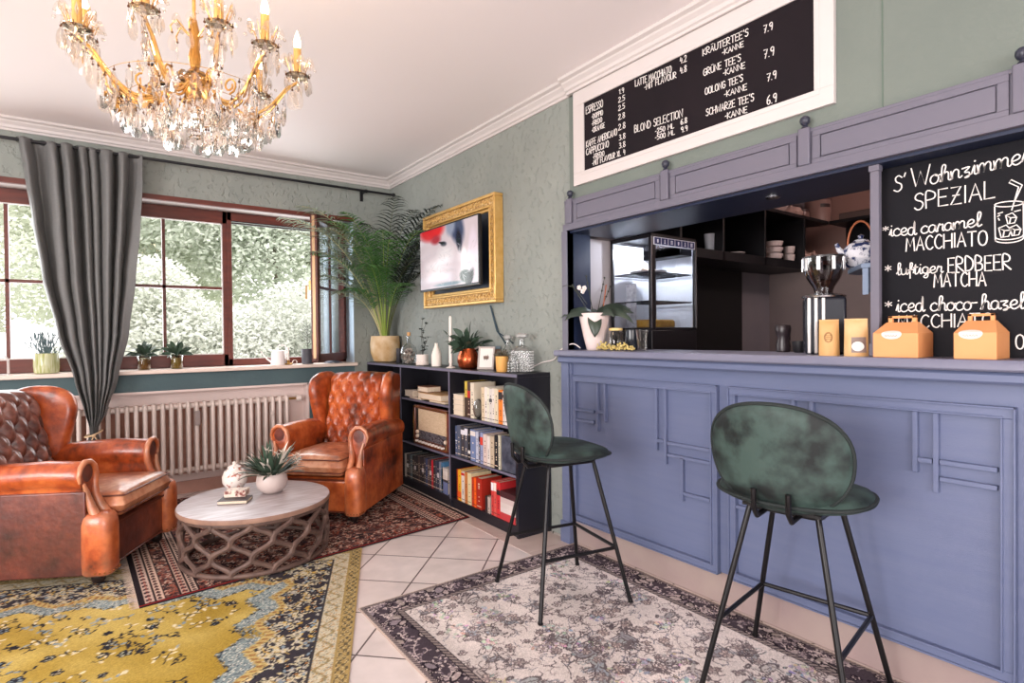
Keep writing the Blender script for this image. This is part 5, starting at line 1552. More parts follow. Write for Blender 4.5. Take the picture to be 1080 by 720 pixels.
SX = 2.085
ty1 = at(443.2, 250, 'X', SX).y; ty0 = at(505.5, 250, 'X', SX).y
tz0 = 1.550; tz1 = 2.028
TV = root('television', (SX, (ty0 + ty1) / 2, tz0), 'flat screen showing a pale abstract figure, on an arm in front of the gold frame', 'television')
hw = (ty1 - ty0) / 2; hh = tz1 - tz0
tvb = mat('tv_black', (22, 22, 26), 0.3)
MB().box((0, -hw, 0), (0.022, hw, hh)).build('housing', tvb, TV, bevel=0.003, smooth=False)
b = MB(); e = 0.010
for (p, q_, s, t) in ((-hw, hw, hh - e, hh), (-hw, hw, 0, e * 1.6), (-hw, -hw + e, e, hh - e), (hw - e, hw, e, hh - e)):
    b.box((-0.004, p, s), (0, q_, t))
b.build('bezel', tvb, TV, smooth=False)
MB().box((0.022, -0.1, 0.15), (2.20 - SX, 0.1, 0.35)).build('wall_arm', tvb, TV, smooth=False)
scr = bpy.data.materials.new('screen_picture'); scr.use_nodes = True
bs = scr.node_tree.nodes['Principled BSDF']; bs.inputs['Roughness'].default_value = 0.12
at_ = scr.node_tree.nodes.new('ShaderNodeVertexColor'); at_.layer_name = 'col'
scr.node_tree.links.new(at_.outputs['Color'], bs.inputs['Base Color'])
scr.node_tree.links.new(at_.outputs['Color'], bs.inputs['Emission Color']); bs.inputs['Emission Strength'].default_value = 0.12


def colour_grid(name, W, H, corners, img, material, parent=None, z_noise=0):
    """a flat sheet of H x W cells coloured from the array img; corners: bl, br, tr, tl"""
    bl, br, tr, tl = [np.array(c, float) for c in corners]
    u = np.linspace(0, 1, W)[None, :, None]; v = np.linspace(0, 1, H)[:, None, None]
    P = (1 - u) * (1 - v) * bl + u * (1 - v) * br + u * v * tr + (1 - u) * v * tl
    me = bpy.data.meshes.new(name)
    nf = (W - 1) * (H - 1)
    i = np.arange(W - 1)[None, :] + np.arange(H - 1)[:, None] * W
    F = np.stack([i, i + 1, i + 1 + W, i + W], -1).reshape(-1, 4)
    me.vertices.add(W * H); me.vertices.foreach_set('co', P.reshape(-1).astype(np.float32))
    me.loops.add(nf * 4); me.loops.foreach_set('vertex_index', F.reshape(-1).astype(np.int32))
    me.polygons.add(nf); me.polygons.foreach_set('loop_start', (np.arange(nf) * 4).astype(np.int32)); me.polygons.foreach_set('loop_total', np.full(nf, 4, np.int32))
    me.update(calc_edges=True)
    ca = me.color_attributes.new('col', 'FLOAT_COLOR', 'POINT')
    s = img.astype(np.float64) / 255
    s = np.where(s <= 0.04045, s / 12.92, ((s + 0.055) / 1.055) ** 2.4)
    rgba = np.ones((H, W, 4), np.float32); rgba[..., :3] = s
    ca.data.foreach_set('color', rgba.reshape(-1))
    me.materials.append(material)
    o = bpy.data.objects.new(name, me); COL.objects.link(o)
    if parent: o.parent = parent
    return o


W_, H_ = 200, 130
yy, xx = np.mgrid[0:H_, 0:W_]; U = xx / W_; V = yy / H_
im = np.ones((H_, W_, 3)) * np.array([190, 180, 186])
rs = np.random.RandomState(2)
def blob(im, cu, cv, ru, rv, colr, soft=0.3, rot=0):
    h, w = im.shape[:2]; y, x = np.mgrid[0:h, 0:w]; u = x / w - cu; v = y / h - cv
    c, s = math.cos(rot), math.sin(rot); a = (u * c + v * s) / ru; b_ = (-u * s + v * c) / rv
    k = np.clip((1 - np.sqrt(a * a + b_ * b_)) / soft, 0, 1)[..., None]
    im[:] = im * (1 - k) + np.array(colr) * k
blob(im, .22, .98, .28, .22, (196, 44, 48), .4); blob(im, .30, .80, .12, .10, (150, 50, 60), .6)
blob(im, .66, .92, .14, .34, (60, 70, 96), .4, .2); blob(im, .70, .70, .06, .22, (30, 34, 50), .5, .1); blob(im, .56, .96, .1, .2, (130, 140, 160), .5)
blob(im, .44, .70, .07, .05, (40, 44, 56), .5, -.4); blob(im, .40, .73, .06, .02, (24, 26, 36), .4, -.3)
blob(im, .46, .52, .2, .2, (206, 202, 204), .7); blob(im, .92, .30, .10, .6, (206, 196, 208), .3); blob(im, .78, .30, .06, .3, (228, 220, 222), .4)
blob(im, .80, .12, .10, .12, (40, 56, 50), .3, .5); blob(im, .86, .05, .06, .2, (30, 40, 40), .4, -.3); blob(im, .52, .04, .3, .04, (120, 140, 150), .5)
blob(im, .3, .3, .3, .25, (224, 216, 218), .8)
for k in range(120):
    blob(im, rs.rand(), rs.rand() * .6 + .05, .03 + .05 * rs.rand(), .006, np.array((168, 166, 172)) + rs.rand() * 30, .9, rs.rand() * 3)
colour_grid('screen', W_, H_, ((-0.0046, hw - e, e * 1.6), (-0.0046, -hw + e, e * 1.6), (-0.0046, -hw + e, hh - e), (-0.0046, hw - e, hh - e)), im, scr, TV)
P_ = [at(517, 322, 'X', 2.222), at(520, 334, 'X', 2.222), at(524, 349, 'X', 2.222), at(530, 357, 'X', 2.222), at(534, 364, 'X', 2.222)]
P2 = [at(517.5, 322, 'X', 2.218), at(522, 338, 'X', 2.222), at(526, 351, 'X', 2.222), at(534, 356, 'X', 2.222), at(541, 362, 'X', 2.222)]
tag(MB().tube(P_, 0.004, 6).tube(P2, 0.004, 6).build('power_cable', mat('cable_dark', (40, 60, 72), 0.5)), 'dark twin cable hanging down the plaster wall below the gold frame', 'cable')

# ------------------------------------------------------------------ curtain rod, curtain, tie
rodY = 4.84
RZ = 2.500
rodm = mat('rod_black', (34, 34, 38), 0.4, 0.4)
RO = root('curtain_rod', (0, rodY, RZ), 'long thin black curtain rod on brackets along the window wall', 'curtain rod')
MB().tube([(-4.0, 0, 0), (2.2, 0, 0)], 0.011, 10).build('rod', rodm, RO)
MB().sphere((2.205, 0, 0), 0.018, 12, 8).build('end_knob', rodm, RO)
bxx = at(381, 208, 'Y', YW).x
for x in (bxx, -1.6, -3.6):
    MB().box((x - 0.014, YW - rodY - 0.008, -0.07), (x + 0.014, YW - rodY - 0.001, 0.03)).box((x - 0.006, 0.0, -0.006), (x + 0.006, YW - rodY - 0.006, 0.006)).tube([(x - .006, 0, -0.0), (x + .006, 0, 0)], 0.016, 10).build('bracket', rodm, RO)

edgesL = [(2.52, -.404), (2.3, -.375), (2.0, -.340), (1.628, -.296), (1.253, -.225), (.93, -.140), (.70, -.085), (.60, -.060), (.555, -.058), (.50, -.072), (.30, -.085)]
edgesR = [(2.52, .277), (2.3, .272), (2.0, .252), (1.628, .217), (1.253, .172), (.93, .105), (.70, .04), (.60, -.008), (.555, -.012), (.50, .0), (.30, .02)]
CU = root('curtain', (-0.06, rodY, 0.30), 'grey curtain gathered and tied in the middle, in front of the window', 'curtain')
nf = 8


def curt(u, v, back=0.0):
    z = 0.36 + v * (2.515 - 0.36)
    l, r_ = interp(z, edgesL), interp(z, edgesR)
    w = r_ - l
    ph = 2 * PI * nf * (u + 0.035 * math.sin(9 * u + 1.6 * v) + .015 * math.sin(23 * u)) + 0.6 * math.sin(3 * v)
    amp = 0.024 + 0.026 * min(1, w / 0.6) if z > 0.6 else 0.016
    amp *= (1 + 0.55 * math.sin(5.3 * u * PI + 1 + .5 * v))
    if z > 2.44: amp *= lerp(0.55, 1, (2.515 - z) / 0.075)
    s = math.sin(ph)
    y = amp * (abs(s) ** 0.75) * (1 if s > 0 else -1)
    uu = u + 0.012 * math.cos(ph) * (1 if w > .2 else .3)
    bul = -0.05 * math.sin(PI * u) * (1 - min(1, w / 0.5))
    return (l + w * uu + 0.06, y + bul + 0.0, z - 0.30)


cb = MB().grid(lambda u, v: curt(u, v), 260, 90)
cb.build('fabric', mat('curtain_grey', (100, 101, 101), 0.5, c2=(110, 110, 109), nscale=60, stretch=(1, 1, 4), sheen=0.3, bump=0.1, bscale=300), CU, solid=0.002)
h = MB()
for i in range(12):
    x = -.40 + i * .0605 + 0.06
    h.tube([(x + 0.014 * math.cos(t), 0.0, 2.5 - 0.30 + 0.018 * math.sin(t)) for t in [2 * PI * k / 12 for k in range(12)]], 0.0022, 5, closed=True)
h.build('hooks', rodm, CU)
TI = root('curtain_tie', (-0.036, rodY, 0.565), 'cream cord tied around the gathered grey curtain', 'curtain tie')
tm_ = mat('cord_cream', (226, 196, 156), 0.8)
m = MB()
m.tube([(0.048 * math.cos(t), -0.045 + 0.062 * math.sin(t), -0.006 + 0.018 * math.cos(t)) for t in [2 * PI * k / 24 for k in range(24)]], 0.0055, 8, closed=True)
m.sphere((0.0, -0.112, -0.012), 0.013, 10, 8)
m.tube([(0, -0.115, -0.012), (-0.014, -0.12, -0.05), (-0.016, -0.118, -0.12)], 0.004).tube([(0, -0.115, -0.012), (0.022, -0.12, -0.045), (0.034, -0.118, -0.11)], 0.004)
m.build('cord', tm_, TI)

# ------------------------------------------------------------------ radiator
RA = root('radiator', (0.55, YW + 0.012, 0.16), 'white ribbed column radiator in the niche under the window', 'radiator')
radw = mat('radiator_white', (220, 206, 198), 0.35)
xr = 1.268; sp = 0.0555; n = 32
zt_, zb_ = 0.715, 0.165


def column():
    m = MB()
    zt, zb = zt_ - 0.16, zb_ - 0.16
    for y in (-0.035, 0.035):
        m.tube([(0, y, zb + 0.05), (0, y, zt - 0.045)], 0.0145, 10)
    for (za, zc_) in ((zt - 0.030, 1), (zb + 0.030, -1)):
        m.sphere((0, 0, za), 0.026, 10, 8, (0.8, 2.0, 1.3))
        m.lathe([(0.017, 0), (0.006, 0.026)] if zc_ < 0 and False else [(0.0001, -0.02), (0.0001, -0.02)], 6, (0, 0, za))
    # pointed foot and crest, seen from the room
    for y in (-0.035, 0.035):
        m.lathe([(0.0001, zb - 0.012), (0.008, zb + 0.008), (0.0135, zb + 0.05)], 10, (0, y, 0), cap=False)
        m.lathe([(0.0125, zt - 0.05), (0.013, zt - 0.02), (0.009, zt - 0.004), (0.0001, zt)], 10, (0, y, 0), cap=False)
    return m


proto = None
for i in range(n):
    x = xr - i * sp - 0.55
    if proto is None:
        proto = column().build('column', radw, RA, loc=(x, 0, 0)); 
    else:
        c = proto.copy(); COL.objects.link(c); c.location = (x, 0, 0); c.parent = RA
m = MB()
for y in (-0.0,):
    for z in (zt_ - 0.19, zb_ - 0.13):
        m.tube([(xr - 0.55 + 0.02, y, z), (xr - n * sp - 0.55, y, z)], 0.020, 12)
m.build('header_pipe', radw, RA)
v = at(325, 421, 'Y', YW + .0)
m = MB().tube([(xr - 0.55 + 0.02, 0, zt_ - 0.19), (0.80, 0, zt_ - 0.19)], 0.010, 8)
m.build('valve_pipe', mat('brass', (190, 150, 90), 0.3, 0.9), RA)
MB().lathe([(0.018, 0), (0.026, 0.01), (0.028, 0.04), (0.02, 0.05), (0.0001, 0.052)], 18, m=Matrix.Translation((0.80, 0, zt_ - 0.19)) @ Matrix.Rotation(PI / 2, 4, 'Y')).build('thermostat_knob', radw, RA)
hm = at(208.5, 440, 'Y', YW - 0.04)
MB().box((-0.018, -0.012, 0), (0.018, 0.004, 0.11)).build('heat_meter', mat('meter_grey', (150, 136, 132), 0.5), RA, loc=(hm.x - .55, -.052, hm.z - .06 - .16), bevel=0.004)
hm = at(287, 436, 'Y', YW - 0.04)
MB().box((-0.012, -0.01, 0), (0.012, 0.004, 0.03)).build('clip', radw, RA, loc=(hm.x - .55, -.052, hm.z - .01 - .16), bevel=0.003)

# ------------------------------------------------------------------ window sill things
SZ = 0.9724
SY = 4.99


def on_sill(px, Y=SY): return Vector((at(px, 380, 'Y', Y).x, Y, SZ))


jarg = thin_glass('jar_glass', (214, 216, 200), 0.4, 0.05)
for px, lab, cc in ((152, 'glass jar of brown water with a leafy cutting, just right of the curtain', (112, 76, 40)), (186.5, 'glass jar with a leafy cutting on the sill, right one near the mullion', (120, 96, 50))):
    r = root('glass_jar', on_sill(px), lab, 'jar', group='jars with cuttings')
    MB().lathe([(0.036, 0), (0.041, 0.006), (0.043, 0.05), (0.042, 0.10), (0.038, 0.108), (0.038, 0.112)], 24, cap=False).build('jar', jarg, r)
    MB().lathe([(0.034, 0.003), (0.0385, 0.008), (0.040, 0.05), (0.040, 0.085), (0.0001, 0.086)], 20).build('water', mat('murky_%d' % cc[0], cc, 0.2, c2=tuple(min(255, int(v * 1.5)) for v in cc), nscale=16), r)
    l_ = MB(); q = random.Random(int(px))
    for k in range(38):
        a = q.uniform(0, 2 * PI); e = q.uniform(.05, 1.3)
        d = Vector((math.cos(a) * math.cos(e), math.sin(a) * math.cos(e), math.sin(e)))
        l_.leaf(Vector((0, 0, 0.10)) + d * q.uniform(0, .07), d, .07, .034, up=Vector((q.uniform(-1, .2), q.uniform(-1, .2), .6)), droop=q.uniform(.2, 1), seg=4)
    l_.build('leaves', dgreen, r)
r = root('glass_vase', on_sill(49, 5.0), 'ribbed pale green glass vase with spiky lavender left of the curtain on the sill', 'vase')
MB().lathe([(0.055, 0), (0.068, 0.006), (0.072, 0.05), (0.070, 0.125), (0.066, 0.138)], 24, cap=False).build('jar', mat('vase_green_glass', (206, 206, 176), 0.15, c2=(150, 156, 80), nscale=9, stretch=(14, 14, 1), contrast=0.2), r)
l_ = MB(); q = random.Random(31)
for k in range(70):
    a = q.uniform(0, 2 * PI); e = q.uniform(.5, 1.45)
    d = Vector((math.cos(a) * math.cos(e), math.sin(a) * math.cos(e) * .6, math.sin(e)))
    for s in range(3):
        l_.leaf(Vector((0, 0, 0.08)) + d * (0.06 + s * .05), (d + Vector((q.uniform(-.5, .5), q.uniform(-.4, .4), q.uniform(0, .4)))), .06, .008, droop=.1, seg=2)
l_.build('lavender', mat('lavender_leaf', (112, 130, 136), 0.6, c2=(84, 104, 104), nscale=20), r)
r = root('lantern', on_sill(1.0, 4.97), 'white wire lantern at the far left of the sill', 'lantern')
m = MB()
for s in (-1, 1):
    for t in (-1, 1):
        m.tube([(s * .035, t * .035, 0), (s * .035, t * .035, 0.10), (s * .02, t * .02, .125)], 0.0035, 6)
for z in (0.004, 0.10): m.tube([(-.035, -.035, z), (.035, -.035, z), (.035, .035, z), (-.035, .035, z)], .0035, 6, closed=True)
m.tube([(-.02, 0, .125), (-.02, 0, .16), (0, 0, .18), (.02, 0, .16), (.02, 0, .125)], .003, 6)
m.build('wire', white, r)
r = root('watering_can', on_sill(294, 5.0), 'white watering can with a long thin spout on the sill', 'watering can')
wc = mat('can_white', (236, 228, 226), 0.4)
MB().lathe([(0.062, 0), (0.064, 0.004), (0.054, 0.09), (0.048, 0.118), (0.03, 0.124), (0.028, 0.12)], 28).build('body', wc, r)
MB().tube([(-0.05, 0, 0.02), (-0.09, 0, 0.05), (-0.125, 0, 0.095), (-0.14, 0, 0.118)], [0.009, 0.006, 0.004, 0.004]).build('spout', wc, r)
MB().tube([(-0.005, 0, 0.122), (-0.005, 0, 0.155), (0.005, 0, 0.165), (0.05, 0, 0.163), (0.06, 0, 0.15), (0.058, 0, 0.03)], 0.0045).build('handle', wc, r)
r = root('chamber_candlestick', on_sill(304, 4.965), 'small brass chamber candlestick with a ring handle and a short white candle on the sill', 'candlestick')
MB().lathe([(0.032, 0), (0.036, 0.006), (0.038, 0.012), (0.03, 0.006), (0.012, 0.006), (0.011, 0.035), (0.014, 0.04)], 24).build('holder', mat('brass', (190, 150, 90), 0.3, 0.9), r)
MB().tube([(0.035 + 0.018 + 0.018 * math.cos(t), 0, 0.02 + 0.018 * math.sin(t)) for t in [2 * PI * k / 14 for k in range(14)]], 0.003, 6, closed=True).build('ring_handle', mat('holder_white', (226, 214, 206), 0.4), r)
r = root('candle', on_sill(304, 4.965) + Vector((0, 0, 0.0405)), 'short white candle in the brass chamber candlestick on the sill', 'candle')
MB().lathe([(0.011, 0), (0.010, 0.10), (0.005, 0.108), (0.0001, 0.109)], 14).build('wax', MATS['wax'], r)
r = root('potted_conifer', on_sill(324.5, 5.0), 'little bare-twigged conifer in a dark grey ribbed pot on the sill', 'potted plant')
MB().lathe([(0.044, 0), (0.048, 0.004), (0.052, 0.115), (0.054, 0.13), (0.049, 0.13), (0.048, 0.11)], 24).build('pot', mat('pot_charcoal', (66, 66, 74), 0.5), r)
s_ = MB(); l_ = MB(); q = random.Random(77)
s_.tube([(0, 0, 0.11), (0.0, 0, 0.33)], 0.0025, 5)
for k in range(34):
    z = 0.15 + k * 0.0055; a = k * 2.4; L_ = 0.075 * (1 - (z - .15) / .24) + .012
    e = Vector((math.cos(a) * L_, math.sin(a) * L_, z + L_ * .7)); s_.tube([(0, 0, z), e], 0.0012, 4)
    for j in range(4):
        b = Vector((0, 0, z)).lerp(e, (j + 1) / 4)
        for sg in (-1, 1): l_.leaf(b, (-math.sin(a) * sg + math.cos(a) * .6, math.cos(a) * sg + math.sin(a) * .6, .6), .02, .004, seg=2)
s_.build('twigs', MATS['twig'], r); l_.build('needles', mat('needle_grey', (112, 124, 118), 0.7), r)
r = root('cloth', on_sill(351, 4.985), 'folded dark grey cloth bundled on the sill under the open sash', 'cloth')
m = MB().grid(lambda u, v: ((u - .5) * .16, (v - .5) * .07, 0.018 * math.sin(PI * u) ** .5 * math.sin(PI * v) ** .5 + 0.003 + 0.003 * math.sin(17 * u + 5 * v)), 24, 12)
m.grid(lambda u, v: ((u - .5) * .16, (v - .5) * .07, 0.0), 24, 12, flip=True)
m.build('fold', mat('cloth_slate', (92, 98, 112), 0.8), r)
# ------------------------------------------------------------------ wing armchairs
def leather(name, a, b, c, scale=3.0, wear=.55):
    m = bpy.data.materials.new(name); m.use_nodes = True
    nt = m.node_tree; B = nt.nodes['Principled BSDF']; L = nt.links.new
    tc = nt.nodes.new('ShaderNodeTexCoord')
    n1 = nt.nodes.new('ShaderNodeTexNoise'); n1.inputs['Scale'].default_value = scale; n1.inputs['Detail'].default_value = 8; n1.inputs['Roughness'].default_value = 0.65
    n2 = nt.nodes.new('ShaderNodeTexNoise'); n2.inputs['Scale'].default_value = scale * 7; n2.inputs['Detail'].default_value = 6
    mx = nt.nodes.new('ShaderNodeMath'); mx.operation = 'MULTIPLY_ADD'; mx.inputs[1].default_value = 0.35; 
    rp = nt.nodes.new('ShaderNodeValToRGB'); e = rp.color_ramp.elements
    e[0].position = 0.50; e[0].color = (*lin(a), 1); e[1].position = 0.66; e[1].color = (*lin(b), 1)
    x = rp.color_ramp.elements.new(0.82); x.color = (*lin(c), 1)
    L(tc.outputs['Object'], n1.inputs['Vector']); L(tc.outputs['Object'], n2.inputs['Vector'])
    L(n2.outputs['Fac'], mx.inputs[0]); L(n1.outputs['Fac'], mx.inputs[2]); L(mx.outputs[0], rp.inputs['Fac']); 
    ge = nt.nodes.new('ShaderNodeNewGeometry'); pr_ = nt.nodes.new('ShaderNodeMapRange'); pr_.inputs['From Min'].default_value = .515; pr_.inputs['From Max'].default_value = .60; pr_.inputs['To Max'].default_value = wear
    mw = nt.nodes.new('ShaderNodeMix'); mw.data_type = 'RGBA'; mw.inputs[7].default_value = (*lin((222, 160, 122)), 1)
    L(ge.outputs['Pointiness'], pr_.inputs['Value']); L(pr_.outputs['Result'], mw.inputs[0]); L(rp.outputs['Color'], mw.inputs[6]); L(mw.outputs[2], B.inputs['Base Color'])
    B.inputs['Roughness'].default_value = 0.36
    B.inputs['Coat Weight'].default_value = 0.5; B.inputs['Coat Roughness'].default_value = 0.22
    n3 = nt.nodes.new('ShaderNodeTexNoise'); n3.inputs['Scale'].default_value = 28; n3.inputs['Detail'].default_value = 5
    bp = nt.nodes.new('ShaderNodeBump'); bp.inputs['Strength'].default_value = 0.35; bp.inputs['Distance'].default_value = 0.006
    L(tc.outputs['Object'], n3.inputs['Vector']); L(n3.outputs['Fac'], bp.inputs['Height']); L(bp.outputs['Normal'], B.inputs['Normal'])
    return m


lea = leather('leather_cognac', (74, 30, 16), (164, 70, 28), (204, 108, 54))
lea_plain = leather('leather_cognac_flat', (74, 30, 16), (158, 68, 28), (198, 104, 52), 3.0, 0)
lea_dark = leather('leather_dark_brown', (56, 24, 20), (96, 42, 32), (132, 64, 44), 2.2, 0)  # darker red-brown tones: left chair's outside and base, all roll ends
lea_worn = leather('leather_worn', (112, 54, 34), (170, 98, 62), (206, 150, 116), 4.0, .3)
welt = mat('leather_welt', (92, 40, 24), 0.4)
footm = mat('chair_foot', (34, 24, 22), 0.35)
nailm = mat('stud', (140, 84, 40), 0.35, 0.7)


def rounded(pts, r=0.02, n=4):
    """round the corners of a 2-D outline"""
    out = []
    k = len(pts)
    for i in range(k):
        p0, p1, p2 = Vector(pts[i - 1]), Vector(pts[i]), Vector(pts[(i + 1) % k])
        a, b = (p0 - p1), (p2 - p1)
        d = min(r, a.length * .45, b.length * .45)
        s, e = p1 + a.normalized() * d, p1 + b.normalized() * d
        for j in range(n + 1):
            t = j / n
            out.append(tuple((1 - t) ** 2 * s + 2 * t * (1 - t) * p1 + t * t * e))
    return out


def superell(a, rx, ry, p):
    c, s = math.cos(a), math.sin(a)
    k = (abs(c / rx) ** p + abs(s / ry) ** p) ** (-1 / p)
    return c * k, s * k


def make_armchair(label, loc, rz, side_mat, back_mat, wide=1.0):
    r = root('armchair', loc, label, 'armchair', rz=rz, group=None)
    # local: x to the sitter's left, -y the front, z up
    # base with front apron
    b = MB().box((-.30, -.350, .055), (.30, .36, .285))
    b.build('base', lea_plain if side_mat is not lea_dark else lea_dark, r, bevel=.03, bseg=4)
    w = MB().tube([(-.255, -.357, .275), (.255, -.357, .275)], .006, 6)
    w.tube([(-.30, -.350, .07), (.30, -.350, .07)], .005, 6)
    w.build('apron_piping', welt, r)
    # seat cushion: crowned, slightly wider at the front
    def cush(u, v, top):
        x = (u - .5) * .50; y = lerp(-.405, .20, v)
        eu = min(u, 1 - u) * .50; ev = min(v, 1 - v) * .575
        rr_ = .045
        q = lambda e: math.sqrt(max(0, 1 - (1 - min(e / rr_, 1)) ** 2))
        k = q(eu) * q(ev)
        crown = .028 * math.sin(PI * u) * math.sin(PI * min(1, v * 1.05)) ** .6
        z = .352 + (0.062 * k + crown if top else -0.062 * k)
        return (x, y, z + .012 * (1 - v))
    c = MB().grid(lambda u, v: cush(u, v, 1), 30, 30).grid(lambda u, v: cush(u, v, 0), 30, 30, flip=True)
    c.build('seat_cushion', lea_worn, r, angle=60)
    p = MB()
    for zz in (.400, .318):
        p.tube([(x * .236, y, zz + (.010 if y < -.2 else 0)) for x, y in rounded([(-1, -.398), (1, -.398), (1, .18), (-1, .18)], .05)], .0045, 6, closed=True)
    p.build('seat_piping', welt, r)

    # tufted back
    sx, sz = .050, .082
    tilt = .24
    zc0 = .40

    def back(u, v):
        x = (u - .5) * .47; z = lerp(.36, .905, v)
        a = x / sx; bb = (z - .40) / sz
        P, Q = (a + bb) / 2 + .0, (a - bb) / 2
        s1, s2 = abs(math.sin(PI * P)), abs(math.sin(PI * Q))
        h = .044 * (.5 * s1 ** .5 + .5 * s2 ** .5) * (0.25 + .75 * max(s1, s2) ** .6)
        if v < .06: h *= v / .06
        top = 0.045 * (1 - math.sqrt(max(0, 1 - ((v - .86) / .14) ** 2))) if v > .86 else 0
        edge = .02 * (max(0, abs(u - .5) - .40) / .10) ** 2
        y = .205 + (z - .36) * tilt - h + top * 1.6 + edge - .02 * math.cos((u - .5) * PI)
        zt_ = z + (.012 * math.sin(PI * u) if v > .8 else 0)
        return (x, y, zt_)
    c = MB().grid(back, 110, 120)
    # roll over the top to the outside back
    c.grid(lambda u, v: (lerp(-.235, .235, u), lerp(back(u, 1)[1], .455, v), back(u, 1)[2] - .0 + .016 * math.sin(PI * v) - .02 * v), 30, 8)
    c.build('tufted_back', back_mat, r, angle=80)
    for j in range(0, 7):
        for i in range(-2, 3):
            # buttons where both sines vanish: P and Q integers
            bb = j; a = i * 2 + (j % 2) - 1 if False else None
        for a in range(-4, 5):
            if (a + j) % 2: continue
            x, z = a * sx, .40 + j * sz
            if abs(x) > .21 or z > .88 or z < .42: continue
            y = .205 + (z - .36) * tilt - .02 * math.cos(x / .47 * PI)
            MB().sphere((x, y - .003, z), .0095, 10, 6, (1, .6, 1)).build('button', welt, r)
    # outside back shell
    o = MB().prism([(.40, .12), (.445, .12), (.50, .88), (.48, .905), (.43, .905), (.36, .4), (.34, .12)], 'X', -.30, .30)
    o.build('outside_back', side_mat, r, bevel=.015, bseg=3)

    for s in (-1, 1):
        # wing: outline in (y, z), extruded outwards and swollen at the front edge
        out = [(.44, .40), (.47, .86), (.44, .905), (.36, .930), (.25, .925), (.165, .885), (.135, .80), (.150, .70), (.175, .60), (.19, .50), (.22, .40)]
        nn = 40
        oo = []
        tot = rounded(out, .06, 5)
        cy, cz = .31, .66
        m = MB(); vs = []; k = len(tot)
        # lateral profile: a fat rounded roll at the front, thin towards the back
        rings = [(.0, .00, .84), (.0, .012, .95), (.0, .035, 1.0), (.0, .060, 1.0), (0, .082, .955), (0, .092, .86)]
        for (_, off, sc) in rings:
            for (y, z) in tot:
                front = max(0, min(1, (.36 - y) / .2))
                zz = max(0, (z - .45) / .45)
                yy = cy + (y - cy) * sc; z2 = cz + (z - cz) * lerp(1, sc, .8)
                x = .236 + off * lerp(.75, .88, front) + .035 * front * zz
                vs.append((s * x, yy, z2))
        fs = []
        R_ = len(rings)
        for i in range(R_ - 1):
            for j in range(k):
                q = (i * k + j, i * k + (j + 1) % k, (i + 1) * k + (j + 1) % k, (i + 1) * k + j)
                fs.append(q if s < 0 else q[::-1])
        fs.append(tuple(range(k)) if s > 0 else tuple(range(k))[::-1])
        fs.append(tuple(range((R_ - 1) * k, R_ * k))[::-1] if s > 0 else tuple(range((R_ - 1) * k, R_ * k)))
        m.add(vs, fs)
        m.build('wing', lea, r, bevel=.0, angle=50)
        # arm: rolled top, sloping gently down to the back of the scroll
        prof = [(.245, .07), (.245, .47), (.235, .50), (.232, .535), (.245, .572), (.275, .597), (.312, .603), (.348, .592), (.372, .562), (.376, .525), (.362, .492), (.345, .475), (.338, .44), (.338, .07)]
        prof = rounded(prof, .02, 3)
        vs = []; fs = []; k = len(prof)
        ys = [(-.345, .93, 0), (-.355, .80, 0), (-.338, .985, 0), (-.30, 1.0, 0), (-.1, 1.0, .004), (.1, .99, .0), (.26, .96, -.012), (.36, .93, -.02)]
        ys = [(-.272, .86, 0), (-.266, .95, 0), (-.252, .99, 0), (-.22, 1.0, 0), (-.1, 1.0, .006), (.1, .98, .002), (.28, .94, -.012), (.40, .92, -.02)]
        for (y, sc, dz) in ys:
            for (x, z) in prof:
                vs.append((s * (.305 + (x - .305) * sc), y, lerp(.37, z, sc if z > .37 else 1) + dz * (z > .4)))
        for i in range(len(ys) - 1):
            for j in range(k):
                q = (i * k + j, i * k + (j + 1) % k, (i + 1) * k + (j + 1) % k, (i + 1) * k + j)
                fs.append(q if s < 0 else q[::-1])
        fs.append(tuple(range(k))[::-1] if s < 0 else tuple(range(k)))
        fs.append(tuple(range((len(ys) - 1) * k, len(ys) * k)) if s < 0 else tuple(range((len(ys) - 1) * k, len(ys) * k))[::-1])
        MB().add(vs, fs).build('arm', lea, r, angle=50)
        # lighter worn pad and outer side panel
        MB().box((s * .3365, -.285, .058), (s * .352, .40, .462)).build('side_panel', side_mat, r, bevel=.006, bseg=3)
        # front facing of the arm: scroll above a waisted stump
        # flat disc coloured dark for the shade in the roll's hollow, its rim, and the band that runs down into the stump
        hp = [(s * (.307 + .040 * math.cos(2 * PI * q / 20)), -.2735, .543 + .042 * math.sin(2 * PI * q / 20)) for q in range(20)]
        MB().add([(s * .307, -.2745, .543)] + hp, [((0, q + 1, (q + 1) % 20 + 1) if s > 0 else (0, (q + 1) % 20 + 1, q + 1)) for q in range(20)]).build('roll_end_shade', lea_dark, r, smooth=False)
        rim = [(.368, .505), (.376, .54), (.360, .578), (.325, .600), (.285, .596), (.252, .570), (.240, .530), (.246, .48), (.258, .43), (.262, .38), (.256, .33)]
        rim = [Vector((s * (.300 + (x - .300) * .96), -.272 - .060 * max(0, (.46 - z) / .13) ** 1.3, z)) for x, z in rim]
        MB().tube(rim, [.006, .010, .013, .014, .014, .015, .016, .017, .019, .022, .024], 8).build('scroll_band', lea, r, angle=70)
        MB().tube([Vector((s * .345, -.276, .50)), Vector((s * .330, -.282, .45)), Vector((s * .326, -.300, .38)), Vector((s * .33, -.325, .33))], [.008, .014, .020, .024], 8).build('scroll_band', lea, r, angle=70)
        # rounded stump in front of the arm
        out = []
        for q in range(28):
            a_ = 2 * PI * q / 28; u_, v_ = superell(a_, .062, .072, 3.2); out.append((u_, v_))
        vs = []; fs = []
        lv = [(.055, .86), (.065, .97), (.10, 1.0), (.22, 1.0), (.30, .98), (.335, .90), (.350, .72), (.356, .4)]
